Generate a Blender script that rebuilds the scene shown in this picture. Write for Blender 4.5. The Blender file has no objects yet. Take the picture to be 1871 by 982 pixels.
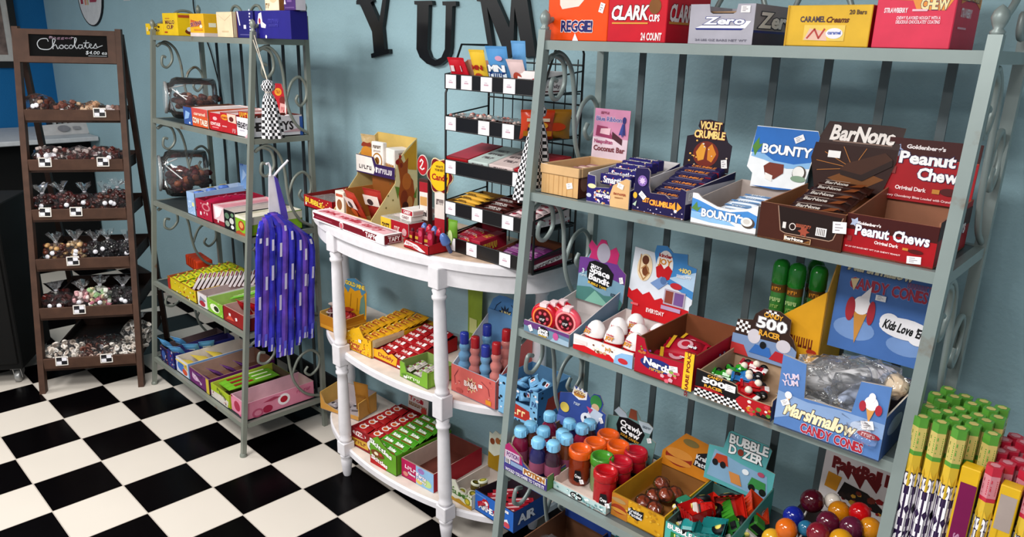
import bpy, math, random
from mathutils import Vector as V, Matrix as M4, noise as mnoise
random.seed(7)
sc = bpy.context.scene
COL = sc.collection
# ------------------------------------------------------------------ camera
FPX = 1365.55
CAM = V((4.72677, -0.97631, 2.09446))
RR = ((0.71353097, 0.70008867, 0.02737539), (0.22036095, -0.18715923, -0.95729435), (-0.66506737, 0.68909163, -0.28781611))
cd = bpy.data.cameras.new('camera'); cam = bpy.data.objects.new('camera', cd); COL.objects.link(cam)
cd.sensor_width = 36.0; cd.lens = FPX * 36.0 / 1871.0; cd.clip_start = 0.02
m = M4.Identity(4)
for i in range(3):
    m[i][0] = RR[0][i]; m[i][1] = -RR[1][i]; m[i][2] = -RR[2][i]; m[i][3] = CAM[i]
cam.matrix_world = m
sc.camera = cam
# ------------------------------------------------------------------ light and exposure
sc.view_settings.view_transform = 'Standard'
sc.view_settings.look = 'None'
sc.view_settings.gamma = 1.0
sc.view_settings.use_curve_mapping = False
sc.view_settings.exposure = 0.0
w = bpy.data.worlds.new('world'); sc.world = w; w.use_nodes = True
w.node_tree.nodes['Background'].inputs[0].default_value = (0.84, 0.93, 1.0, 1)
w.node_tree.nodes['Background'].inputs[1].default_value = 0.5
def area(name, loc, size, energy, col=(1, 0.985, 0.96), rot=(0, 0, 0)):
    d = bpy.data.lights.new(name, 'AREA'); d.shape = 'RECTANGLE'; d.size, d.size_y = size; d.energy = energy; d.color = col
    o = bpy.data.objects.new(name, d); o.location = loc; o.rotation_euler = rot; COL.objects.link(o); return o
area('ceiling_panel_light', (1.55, -0.65, 2.98), (1.2, 0.6), 74)
area('ceiling_panel_light', (4.1, -1.2, 2.98), (1.2, 0.6), 80)
area('ceiling_panel_light', (-1.1, -1.5, 2.98), (1.2, 0.6), 70)
area('ceiling_panel_light', (2.6, -3.2, 2.98), (1.2, 0.6), 95)
# ------------------------------------------------------------------ pixel rays of the photograph -> points on real planes
def ray(u, v):
    a, b = (u - 935.5) / FPX, (v - 491.0) / FPX
    return V([RR[0][i] * a + RR[1][i] * b + RR[2][i] for i in range(3)])
def atz(u, v, z): d = ray(u, v); return CAM + d * ((z - CAM.z) / d.z)
def aty(u, v, y): d = ray(u, v); return CAM + d * ((y - CAM.y) / d.y)
def atx(u, v, x): d = ray(u, v); return CAM + d * ((x - CAM.x) / d.x)
def hz(p, v):                      # height of the vertical through p where it meets photo row v
    q = V((p[0], p[1], 0)) - CAM; k = (v - 491.0) / FPX
    a1 = sum(RR[1][i] * q[i] for i in range(3)); a2 = sum(RR[2][i] * q[i] for i in range(3))
    return (k * a2 - a1) / (RR[1][2] - k * RR[2][2])
# ------------------------------------------------------------------ materials
MATS = {}
def lin(c): return c / 12.92 if c <= 0.04045 else ((c + 0.055) / 1.055) ** 2.4
def hexc(h):
    h = h.lstrip('#'); return tuple(lin(int(h[i:i + 2], 16) / 255.0) for i in (0, 2, 4)) + (1,)
def mat(h, rough=0.5, metal=0.0, var=0.07, scale=18.0, bump=0.0, bscale=80.0, trans=0.0):
    key = (h, rough, metal, var, scale, bump, trans)
    if key in MATS: return MATS[key]
    mm = bpy.data.materials.new('paint_' + h.strip('#')); mm.use_nodes = True
    nt = mm.node_tree; b = nt.nodes['Principled BSDF']
    b.inputs['Roughness'].default_value = rough; b.inputs['Metallic'].default_value = metal; b.inputs['Specular IOR Level'].default_value = 0.25 if rough > .4 else 0.5
    c = tuple(x ** 1.10 for x in hexc(h)[:3]) + (1,)
    tc = nt.nodes.new('ShaderNodeTexCoord'); n = nt.nodes.new('ShaderNodeTexNoise'); n.inputs['Scale'].default_value = scale; n.inputs['Detail'].default_value = 3
    nt.links.new(tc.outputs['Object'], n.inputs['Vector'])
    r = nt.nodes.new('ShaderNodeValToRGB')
    r.color_ramp.elements[0].position = 0.3; r.color_ramp.elements[1].position = 0.7
    r.color_ramp.elements[0].color = tuple(x * (1 - var) for x in c[:3]) + (1,)
    r.color_ramp.elements[1].color = tuple(min(1, x * (1 + var)) for x in c[:3]) + (1,)
    nt.links.new(n.outputs['Fac'], r.inputs['Fac']); nt.links.new(r.outputs['Color'], b.inputs['Base Color'])
    if bump:
        n2 = nt.nodes.new('ShaderNodeTexNoise'); n2.inputs['Scale'].default_value = bscale; n2.inputs['Detail'].default_value = 4
        nt.links.new(tc.outputs['Object'], n2.inputs['Vector'])
        bp = nt.nodes.new('ShaderNodeBump'); bp.inputs['Strength'].default_value = bump; bp.inputs['Distance'].default_value = 0.004
        nt.links.new(n2.outputs['Fac'], bp.inputs['Height']); nt.links.new(bp.outputs['Normal'], b.inputs['Normal'])
    MATS[key] = mm; return mm
def film(h='#ffffff', alpha=0.22, rough=0.12, name='clear_film', bump=0.6, bscale=45.0, ior=1.45):
    key = (name, h, alpha, rough)
    if key in MATS: return MATS[key]
    mm = bpy.data.materials.new(name); mm.use_nodes = True; nt = mm.node_tree
    for n in list(nt.nodes): nt.nodes.remove(n)
    out = nt.nodes.new('ShaderNodeOutputMaterial'); mix = nt.nodes.new('ShaderNodeMixShader'); tr = nt.nodes.new('ShaderNodeBsdfTransparent')
    gl = nt.nodes.new('ShaderNodeBsdfGlossy'); gl.inputs['Color'].default_value = (1, 1, 1, 1); gl.inputs['Roughness'].default_value = rough
    df = nt.nodes.new('ShaderNodeBsdfDiffuse'); df.inputs['Color'].default_value = hexc(h); m0 = nt.nodes.new('ShaderNodeMixShader'); m0.inputs[0].default_value = alpha; nt.links.new(tr.outputs[0], m0.inputs[1]); nt.links.new(df.outputs[0], m0.inputs[2])
    tc = nt.nodes.new('ShaderNodeTexCoord'); nz = nt.nodes.new('ShaderNodeTexNoise'); nz.inputs['Scale'].default_value = bscale; nz.inputs['Detail'].default_value = 3
    nt.links.new(tc.outputs['Object'], nz.inputs['Vector'])
    bp = nt.nodes.new('ShaderNodeBump'); bp.inputs['Strength'].default_value = bump; bp.inputs['Distance'].default_value = 0.01
    nt.links.new(nz.outputs['Fac'], bp.inputs['Height']); nt.links.new(bp.outputs['Normal'], gl.inputs['Normal'])
    fr = nt.nodes.new('ShaderNodeFresnel'); fr.inputs['IOR'].default_value = ior; nt.links.new(bp.outputs['Normal'], fr.inputs['Normal'])
    nt.links.new(fr.outputs['Fac'], mix.inputs[0]); nt.links.new(m0.outputs[0], mix.inputs[1]); nt.links.new(gl.outputs[0], mix.inputs[2]); nt.links.new(mix.outputs[0], out.inputs[0])
    MATS[key] = mm; return mm
def asmat(c): return mat(c) if isinstance(c, str) else c
# ------------------------------------------------------------------ glyph outlines of the built-in font
GL = {}
def load_glyphs():
    chars = "ABCDEFGHIJKLMNOPQRSTUVWXYZabcdefghijklmnopqrstuvwxyz0123456789!'.$&,-+"
    todo = []
    for off in (0.0, 0.036, 0.075):
        for ch in chars:
            cu = bpy.data.curves.new('g', 'FONT'); cu.body = ch; cu.resolution_u = 2; cu.offset = off; cu.size = 1
            o = bpy.data.objects.new('g', cu); COL.objects.link(o); todo.append((ch, off, o, cu))
    dg = bpy.context.evaluated_depsgraph_get(); dg.update()
    for ch, off, o, cu in todo:
        me = bpy.data.meshes.new_from_object(o.evaluated_get(dg))
        GL[(ch, off)] = ([(v.co.x, v.co.y) for v in me.vertices], [tuple(p.vertices) for p in me.polygons])
        bpy.data.meshes.remove(me)
    for ch, off, o, cu in todo:
        bpy.data.objects.remove(o); bpy.data.curves.remove(cu)
load_glyphs()
CAPH = max(y for x, y in GL[('H', 0.0)][0])
# ------------------------------------------------------------------ mesh builder
MARKS = set('fruity|mix|sour|tube|snack|nut snax|medley|milk|fizz|treats|lime|cows|lip pops|candy is wild|eat gummy & insects|yuck|toy|recycle|flavors|surprises|chocolate|sours|cherry|kisses|sweets|dark|sweet|butter|snax on|bar|tape|cones|flavored|milk choc|gold|cocoa|cherries|deli|bakery|50|mixer|gummies|gummy|rot|24|mint'.split('|'))
class MB:
    def __init__(s): s.v = []; s.f = []; s.mi = []; s.sm = []; s.mats = []
    def mid(s, c):
        mm = asmat(c)
        if mm not in s.mats: s.mats.append(mm)
        return s.mats.index(mm)
    def add(s, vs, fs, c, smooth=False, M=None):
        b = len(s.v); k = s.mid(c)
        for p in vs:
            p = V(p)
            s.v.append(tuple(M @ p) if M is not None else tuple(p))
        for f in fs: s.f.append(tuple(b + i for i in f)); s.mi.append(k); s.sm.append(smooth)
    def box(s, x0, y0, z0, x1, y1, z1, c, M=None, ch=0.0):
        if ch <= 0:
            vs = [(x0, y0, z0), (x1, y0, z0), (x1, y1, z0), (x0, y1, z0), (x0, y0, z1), (x1, y0, z1), (x1, y1, z1), (x0, y1, z1)]
            fs = [(0, 3, 2, 1), (4, 5, 6, 7), (0, 1, 5, 4), (1, 2, 6, 5), (2, 3, 7, 6), (3, 0, 4, 7)]
            s.add(vs, fs, c, False, M); return
        lo, hi = (x0, y0, z0), (x1, y1, z1); ch = min(ch, *( (hi[i] - lo[i]) * .49 for i in range(3)))
        vs = []; idx = {}
        for cx in (0, 1):
            for cy in (0, 1):
                for cz in (0, 1):
                    cc = (cx, cy, cz)
                    for ax in range(3):
                        p = [hi[i] if cc[i] else lo[i] for i in range(3)]
                        for i in range(3):
                            if i != ax: p[i] += -ch if cc[i] else ch
                        idx[(cc, ax)] = len(vs); vs.append(tuple(p))
        fs = []
        for ax in range(3):
            a, b = (ax + 1) % 3, (ax + 2) % 3
            for sd in (0, 1):
                q = []
                for (i, j) in ((0, 0), (1, 0), (1, 1), (0, 1)):
                    cc = [0, 0, 0]; cc[ax] = sd; cc[a] = i; cc[b] = j; q.append(idx[(tuple(cc), ax)])
                fs.append(tuple(q if sd else q[::-1]))
        for ax in range(3):
            a, b = (ax + 1) % 3, (ax + 2) % 3
            for i in (0, 1):
                for j in (0, 1):
                    c0 = [0, 0, 0]; c0[a] = i; c0[b] = j; c1 = list(c0); c1[ax] = 1; c0, c1 = tuple(c0), tuple(c1)
                    fs.append((idx[(c0, a)], idx[(c1, a)], idx[(c1, b)], idx[(c0, b)]) if i == j else (idx[(c0, b)], idx[(c1, b)], idx[(c1, a)], idx[(c0, a)]))
        for cx in (0, 1):
            for cy in (0, 1):
                for cz in (0, 1):
                    t = [idx[((cx, cy, cz), ax)] for ax in range(3)]; fs.append(tuple(t) if (cx + cy + cz) % 2 else tuple(t[::-1]))
        s.add(vs, fs, c, False, M)
    def prism(s, out, O, U, W, N, d, c, c2=None):
        # outline (metres along U, W) extruded from O by d along -N (front face towards N)
        n = len(out); O, U, W, N = V(O), V(U), V(W), V(N)
        fr = [O + U * x + W * y for x, y in out]; bk = [p - N * d for p in fr]
        s.add(fr, [tuple(range(n))], c); s.add(bk, [tuple(range(n))[::-1]], c2 or c)
        s.add(fr + bk, [(i, n + i, n + (i + 1) % n, (i + 1) % n) for i in range(n)], c2 or c)
    def tube(s, pts, r, n, c, cap=True, r2=None):
        pts = [V(p) for p in pts]; k = len(pts); rings = []; up = None
        for i, p in enumerate(pts):
            t = (pts[min(i + 1, k - 1)] - pts[max(i - 1, 0)]).normalized()
            if up is None:
                up = t.orthogonal().normalized()
            up = (up - t * up.dot(t)); up = up.normalized() if up.length > 1e-6 else t.orthogonal().normalized()
            sd = t.cross(up); rr = r if r2 is None else r + (r2 - r) * i / (k - 1)
            rings.append([p + (up * math.cos(2 * math.pi * j / n) + sd * math.sin(2 * math.pi * j / n)) * rr for j in range(n)])
        vs = [q for rg in rings for q in rg]; fs = []
        for i in range(k - 1):
            for j in range(n): fs.append((i * n + j, i * n + (j + 1) % n, (i + 1) * n + (j + 1) % n, (i + 1) * n + j))
        s.add(vs, fs, c, n > 4)
        if cap: s.add(rings[0], [tuple(range(n))[::-1]], c); s.add(rings[-1], [tuple(range(n))], c)
    def lathe(s, prof, O, n, c, A=(0, 0, 1), smooth=True, cap=True):
        O, A = V(O), V(A).normalized(); U = A.orthogonal().normalized(); W = A.cross(U); vs = []; k = len(prof)
        for r, z in prof:
            for j in range(n):
                a = 2 * math.pi * j / n; vs.append(O + A * z + (U * math.cos(a) + W * math.sin(a)) * max(r, 1e-5))
        fs = [(i * n + j, i * n + (j + 1) % n, (i + 1) * n + (j + 1) % n, (i + 1) * n + j) for i in range(k - 1) for j in range(n)]
        s.add(vs, fs, c, smooth)
        if cap and prof[0][0] > 2e-5: s.add(vs[:n], [tuple(range(n))[::-1]], c)
        if cap and prof[-1][0] > 2e-5: s.add(vs[-n:], [tuple(range(n))], c)
    def ball(s, O, r, n, c, M=None, k=None):
        r = (r, r, r) if not hasattr(r, '__len__') else r; k = k or max(4, n // 2); vs = []; O = V(O)
        for i in range(k + 1):
            t = math.pi * i / k
            for j in range(n):
                a = 2 * math.pi * j / n; p = V((r[0] * math.sin(t) * math.cos(a), r[1] * math.sin(t) * math.sin(a), -r[2] * math.cos(t)))
                if M is not None: p = M @ p
                vs.append(O + p)
        fs = [(i * n + j, i * n + (j + 1) % n, (i + 1) * n + (j + 1) % n, (i + 1) * n + j) for i in range(k) for j in range(n)]
        s.add(vs, fs, c, True)
    def text(s, t, F, cx, cy, h, wd, c, off, boff=0.036, shear=0.0, rot=0.0):
        O, U, W, N = F; x = 0.0; pl = []
        for ch in t:
            if ch == ' ': x += 0.3; continue
            if (ch, boff) not in GL: continue
            vs, fs = GL[(ch, boff)]; v0 = GL[(ch, 0.0)][0]
            a, b = min(p[0] for p in v0), max(p[0] for p in v0)
            pl.append((x - a, vs, fs)); x += b - a + 0.07
        x = max(x - 0.07, 0.01); sy = h / CAPH; sx = wd / x if wd else sy
        cr, sr = math.cos(rot), math.sin(rot)
        for dx, vs, fs in pl:
            pts = []
            for px, py in vs:
                X = (px + dx - x / 2) * sx; Y = (py - CAPH / 2) * sy; X += Y * shear
                pts.append(O + U * (cx + X * cr - Y * sr) + W * (cy + X * sr + Y * cr) + N * off)
            s.add(pts, fs, c)
    def gfx(s, F, w, h, items, base=0.0004):
        O, U, W, N = F; k = 0
        for it in items:
            k += 1; off = base + 0.00022 * k; t = it[0]
            def pt(x, y): return O + U * (x * w) + W * (y * h) + N * off
            if t == 'r': s.add([pt(it[1], it[2]), pt(it[3], it[2]), pt(it[3], it[4]), pt(it[1], it[4])], [(0, 1, 2, 3)], it[5])
            elif t == 'e':
                n = 20; s.add([pt(it[1] + it[3] * math.cos(6.2832 * i / n), it[2] + it[4] * math.sin(6.2832 * i / n)) for i in range(n)], [tuple(range(n))], it[5])
            elif t == 'p': s.add([pt(x, y) for x, y in it[1]], [tuple(range(len(it[1])))], it[2])
            elif t == 'star':
                _, cx, cy, r, n, c = it; q = []
                for i in range(2 * n):
                    rr = r if i % 2 == 0 else r * .55; a = math.pi * i / n; q.append(O + U * (cx * w + rr * math.cos(a)) + W * (cy * h + rr * math.sin(a)) + N * off)
                s.add(q, [tuple(range(2 * n))], c)
            elif t == 'chk':
                _, x0, y0, x1, y1, nx, ny, c = it
                for i in range(nx):
                    for j in range(ny):
                        if (i + j) % 2 == 0:
                            xa, xb = x0 + (x1 - x0) * i / nx, x0 + (x1 - x0) * (i + 1) / nx; ya, yb = y0 + (y1 - y0) * j / ny, y0 + (y1 - y0) * (j + 1) / ny
                            s.add([pt(xa, ya), pt(xb, ya), pt(xb, yb), pt(xa, yb)], [(0, 1, 2, 3)], c)
            elif t == 's':
                cx, cy = it[1] * w, it[2] * h; sw = it[3] if len(it) > 3 else .022; sh = it[4] if len(it) > 4 else .012; rot = it[5] if len(it) > 5 else 0
                cr, sr = math.cos(rot), math.sin(rot)
                def q(x, y, e): return O + U * (cx + x * cr - y * sr) + W * (cy + x * sr + y * cr) + N * (off + e)
                s.add([q(-sw / 2, -sh / 2, 0), q(sw / 2, -sh / 2, 0), q(sw / 2, sh / 2, 0), q(-sw / 2, sh / 2, 0)], [(0, 1, 2, 3)], '#f4f1f2')
                for yy in (.22, -.05, -.28): s.add([q(-sw * .33, sh * yy, .0002), q(sw * (.3 - abs(yy)), sh * yy, .0002), q(sw * (.3 - abs(yy)), sh * (yy + .1), .0002), q(-sw * .33, sh * (yy + .1), .0002)], [(0, 1, 2, 3)], '#a9a2a8')
            elif t == 't' and it[1].lower() in MARKS:      # lettering too small in the photo to be read: a row of strokes
                _, txt, cx, cy, hh, ww, c = it[:7]; kw = it[8] if len(it) > 8 else {}; n = max(2, len(txt)); rg = random.Random(len(txt) * 3 + ord(txt[0])); hm = hh * h; wm = ww * w if ww else n * hm * .7; cr, sr = math.cos(kw.get('rot', 0)), math.sin(kw.get('rot', 0)); s_ = wm / n
                def bar_(xa, ya, xb, yb):
                    s.add([O + U * (cx * w + x * cr - y * sr) + W * (cy * h + x * sr + y * cr) + N * off for x, y in ((xa, ya), (xb, ya), (xb, yb), (xa, yb))], [(0, 1, 2, 3)], c)
                for i in range(n):
                    x0 = -wm / 2 + i * s_; k2 = rg.random()
                    bar_(x0, -hm / 2, x0 + s_ * .26, hm / 2)
                    if k2 < .7: bar_(x0 + s_ * .26, hm * (.18 if k2 < .3 else -.5), x0 + s_ * .78, hm * (.5 if k2 < .3 else -.25))
                    if k2 > .4: bar_(x0 + s_ * .55, -hm / 2 * (1 if k2 < .7 else .2), x0 + s_ * .8, hm / 2)
            elif t == 't':
                _, txt, cx, cy, hh, ww, c = it[:7]; o = it[7] if len(it) > 7 else None; kw = it[8] if len(it) > 8 else {}
                if o: s.text(txt, F, cx * w, cy * h, hh * h, ww * w if ww else None, o, off, 0.075, **kw); k += 1; off += 0.00022
                s.text(txt, F, cx * w, cy * h, hh * h, ww * w if ww else None, c, off, **kw)
            elif t == 'sp':      # scatter of small blobs (printed confetti)
                _, x0, y0, x1, y1, n, r, cs = it; rg = random.Random(n * 7 + int(x0 * 100))
                for i in range(n):
                    X, Y = (x0 + (x1 - x0) * rg.random()) * w, (y0 + (y1 - y0) * rg.random()) * h; rr = r * (.6 + .8 * rg.random()); a0 = rg.random() * 6
                    s.add([O + U * (X + rr * math.cos(a0 + 1.2566 * j)) + W * (Y + rr * .8 * math.sin(a0 + 1.2566 * j)) + N * (off + .00002 * i) for j in range(5)], [(0, 1, 2, 3, 4)], cs[i % len(cs)])
            elif t == 'ln':      # brush line
                _, pts, lw, c = it
                P = [(x * w, y * h) for x, y in pts]
                for i in range(len(P) - 1):
                    a, b = V((P[i][0], P[i][1], 0)), V((P[i + 1][0], P[i + 1][1], 0)); d = (b - a)
                    if d.length < 1e-7: continue
                    d.normalize(); nn = V((-d.y, d.x, 0)) * lw / 2; a = a - d * lw * .3; b = b + d * lw * .3
                    s.add([O + U * p.x + W * p.y + N * off for p in (a - nn, b - nn, b + nn, a + nn)], [(0, 1, 2, 3)], c)
    def build(s, name, parent=None, M=None):
        me = bpy.data.meshes.new(name); me.from_pydata(s.v, [], s.f)
        for mm in s.mats: me.materials.append(mm)
        me.polygons.foreach_set('material_index', s.mi); me.polygons.foreach_set('use_smooth', s.sm); me.update()
        o = bpy.data.objects.new(name, me); COL.objects.link(o)
        if M is not None: o.matrix_world = M
        if parent is not None: o.parent = parent
        return o
def tag(o, label, cat, group=None):
    o['label'] = label; o['category'] = cat
    if group: o['group'] = group
    return o
def thing(name, label, cat, M=None, group=None):
    o = bpy.data.objects.new(name, None); o.empty_display_size = .05; COL.objects.link(o)
    if M is not None: o.matrix_world = M
    return tag(o, label, cat, group)
def struct(mb, name, M=None):
    o = mb.build(name, None, M); o['kind'] = 'structure'; return o
def dup(o, M=None, label=None, group=None, parent=None):
    c = o.copy(); COL.objects.link(c)
    if parent is not None: c.parent = parent
    if M is not None: c.matrix_world = M
    if label: c['label'] = label
    if group: c['group'] = group
    for ch in o.children: dup(ch, None, None, None, c)
    return c
def TM(p, yaw=0.0, rx=0.0, ry=0.0): return M4.Translation(V(p)) @ M4.Rotation(yaw, 4, 'Z') @ M4.Rotation(rx, 4, 'X') @ M4.Rotation(ry, 4, 'Y')
ORD = ['first', 'second', 'third', 'fourth', 'fifth', 'sixth', 'seventh', 'eighth', 'ninth', 'tenth', 'eleventh', 'twelfth', 'thirteenth', 'fourteenth', 'fifteenth', 'sixteenth', 'seventeenth', 'eighteenth']
XA, YA, ZA = V((1, 0, 0)), V((0, 1, 0)), V((0, 0, 1))
# ================================================================== THE SETTING
WY = 1.31; WX = aty(85, 40, WY).x; T = 0.3048
def floor_mat():
    mm = bpy.data.materials.new('checker_tile'); mm.use_nodes = True; nt = mm.node_tree; b = nt.nodes['Principled BSDF']
    b.inputs['Roughness'].default_value = 0.22; b.inputs['Specular IOR Level'].default_value = 0.09
    tc = nt.nodes.new('ShaderNodeTexCoord'); mp = nt.nodes.new('ShaderNodeMapping'); mp.inputs['Scale'].default_value = (1 / T,) * 3; mp.inputs['Location'].default_value = (100, 100, .5)
    nt.links.new(tc.outputs['Object'], mp.inputs['Vector'])
    ck = nt.nodes.new('ShaderNodeTexChecker'); ck.inputs['Scale'].default_value = 1.0; ck.inputs['Color2'].default_value = hexc('#040304'); ck.inputs['Color1'].default_value = hexc('#cfc7bd')
    nt.links.new(mp.outputs[0], ck.inputs['Vector'])
    sx = nt.nodes.new('ShaderNodeSeparateXYZ'); nt.links.new(mp.outputs[0], sx.inputs[0])
    ds = []
    for ax in (0, 1):
        a = nt.nodes.new('ShaderNodeMath'); a.operation = 'PINGPONG'; a.inputs[1].default_value = 0.5; nt.links.new(sx.outputs[ax], a.inputs[0]); ds.append(a)
    mn = nt.nodes.new('ShaderNodeMath'); mn.operation = 'MINIMUM'; nt.links.new(ds[0].outputs[0], mn.inputs[0]); nt.links.new(ds[1].outputs[0], mn.inputs[1])
    lt = nt.nodes.new('ShaderNodeMath'); lt.operation = 'LESS_THAN'; lt.inputs[1].default_value = 0.008; nt.links.new(mn.outputs[0], lt.inputs[0])
    mx = nt.nodes.new('ShaderNodeMixRGB'); mx.inputs[2].default_value = hexc('#b3aaa0'); nt.links.new(lt.outputs[0], mx.inputs[0]); nt.links.new(ck.outputs['Color'], mx.inputs[1])
    nz = nt.nodes.new('ShaderNodeTexNoise'); nz.inputs['Scale'].default_value = 2.5; nt.links.new(tc.outputs['Object'], nz.inputs['Vector'])
    r = nt.nodes.new('ShaderNodeValToRGB'); r.color_ramp.elements[0].color = (.9, .9, .9, 1); r.color_ramp.elements[1].color = (1, 1, 1, 1); nt.links.new(nz.outputs['Fac'], r.inputs[0])
    m2 = nt.nodes.new('ShaderNodeMixRGB'); m2.blend_type = 'MULTIPLY'; m2.inputs[0].default_value = 1; nt.links.new(mx.outputs[0], m2.inputs[1]); nt.links.new(r.outputs[0], m2.inputs[2])
    nt.links.new(m2.outputs[0], b.inputs['Base Color']); return mm
b = MB(); b.box(-4.5, -5.5, -.05, 7.5, WY + .1, 0, floor_mat()); struct(b, 'floor')
b = MB(); b.box(WX - .1, WY, 0, 7.5, WY + .1, 3.0, mat('#a0bec7', .75, var=.05, scale=2.2, bump=.55, bscale=70)); struct(b, 'wall_back')
b = MB(); b.box(WX - .1, -5.5, 0, WX, WY, 3.0, mat('#1a72ab', .7, var=.06, scale=2.0, bump=.4, bscale=70)); struct(b, 'wall_left')
b = MB(); b.box(WX - .1, -5.5, 3.0, 7.5, WY + .1, 3.1, mat('#e6e4de', .9)); struct(b, 'ceiling')
b = MB(); b.box(WX, WY - .014, 0, 7.5, WY, .1, mat('#2b2a2c', .5)); struct(b, 'baseboard_back')
b = MB(); b.box(WX, -5.5, 0, WX + .014, WY - .014, .1, mat('#2b2a2c', .5)); struct(b, 'baseboard_left')
# ---------------------------------------------------------------- wall letters
BLK = mat('#0b090a', .35)
LET = {'Y': [(238,38),(238,8),(250,-12),(370,-20),(380,8),(360,22),(432,185),(462,-10),(440,-20),(445,-45),(560,-60),(565,-30),(497,-22),(462,235),(480,422),(517,420),(520,458),(368,497),(363,460),(388,452),(372,270),(270,38)],
 'U': [(735,38),(733,8),(885,5),(890,40),(857,45),(845,420),(870,490),(915,515),(965,490),(995,420),(1003,48),(975,45),(973,12),(1088,10),(1090,48),(1058,55),(1045,400),(1038,455),(1015,510),(960,555),(905,568),(840,545),(780,490),(752,420),(758,42)],
 'M': [(1268,10),(1262,-30),(1420,-45),(1545,240),(1562,0),(1570,-50),(1690,-55),(1752,360),(1770,480),(1660,490),(1645,380),(1590,60),(1580,440),(1530,500),(1480,390),(1355,60),(1405,400),(1415,480),(1370,485),(1362,395),(1300,15)]}
for k, pts in LET.items():
    q = [aty(600 + x * .2138, y * .2138, WY - .022) for x, y in pts]; q0 = V((sum(p.x for p in q) / len(q), WY - .022, sum(p.z for p in q) / len(q)))
    b = MB(); b.prism([(p.x - q0.x, p.z - q0.z) for p in q], (0, 0, 0), XA, ZA, -YA, .02, BLK)
    tag(b.build('wall_letter', None, M4.Translation(q0)), 'large black serif letter %s mounted on the teal wall' % k, 'letter', 'black letters on the teal wall')
# ================================================================== BAKERS RACKS
def rmetal(h, rust='#6d5138'):
    key = 'rm' + h
    if key in MATS: return MATS[key]
    mm = bpy.data.materials.new('painted_metal'); mm.use_nodes = True; nt = mm.node_tree; b = nt.nodes['Principled BSDF']
    b.inputs['Roughness'].default_value = .42; b.inputs['Metallic'].default_value = .25
    tc = nt.nodes.new('ShaderNodeTexCoord'); n = nt.nodes.new('ShaderNodeTexNoise'); n.inputs['Scale'].default_value = 7; n.inputs['Detail'].default_value = 6
    nt.links.new(tc.outputs['Object'], n.inputs['Vector']); r = nt.nodes.new('ShaderNodeValToRGB')
    e = r.color_ramp.elements; e[0].position = .30; e[0].color = hexc(rust); e[1].position = .36; e[1].color = hexc(h)
    e2 = e.new(.7); e2.color = tuple(min(1, x * 1.12) for x in hexc(h)[:3]) + (1,)
    nt.links.new(n.outputs['Fac'], r.inputs[0]); nt.links.new(r.outputs[0], b.inputs['Base Color']); MATS[key] = mm; return mm
def spiral(cx, cy, r0, r1, a0, a1, n=16):
    return [(cx + (r0 + (r1 - r0) * i / n) * math.cos(a0 + (a1 - a0) * i / n), cy + (r0 + (r1 - r0) * i / n) * math.sin(a0 + (a1 - a0) * i / n)) for i in range(n + 1)]
def crom(P, n=6):
    out = []
    for i in range(len(P) - 1):
        p0, p1, p2, p3 = P[max(i - 1, 0)], P[i], P[i + 1], P[min(i + 2, len(P) - 1)]
        for j in range(n):
            t = j / n; out.append(tuple(.5 * (2 * p1[k] + (p2[k] - p0[k]) * t + (2 * p0[k] - 5 * p1[k] + 4 * p2[k] - p3[k]) * t * t + (3 * p1[k] - p0[k] - 3 * p2[k] + p3[k]) * t ** 3) for k in range(len(p1))))
    return out + [tuple(P[-1])]
FIN = [(.017, 0), (.020, .005), (.012, .011), (.018, .02), (.023, .032), (.018, .044), (.008, .052), (0, .056)]
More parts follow.
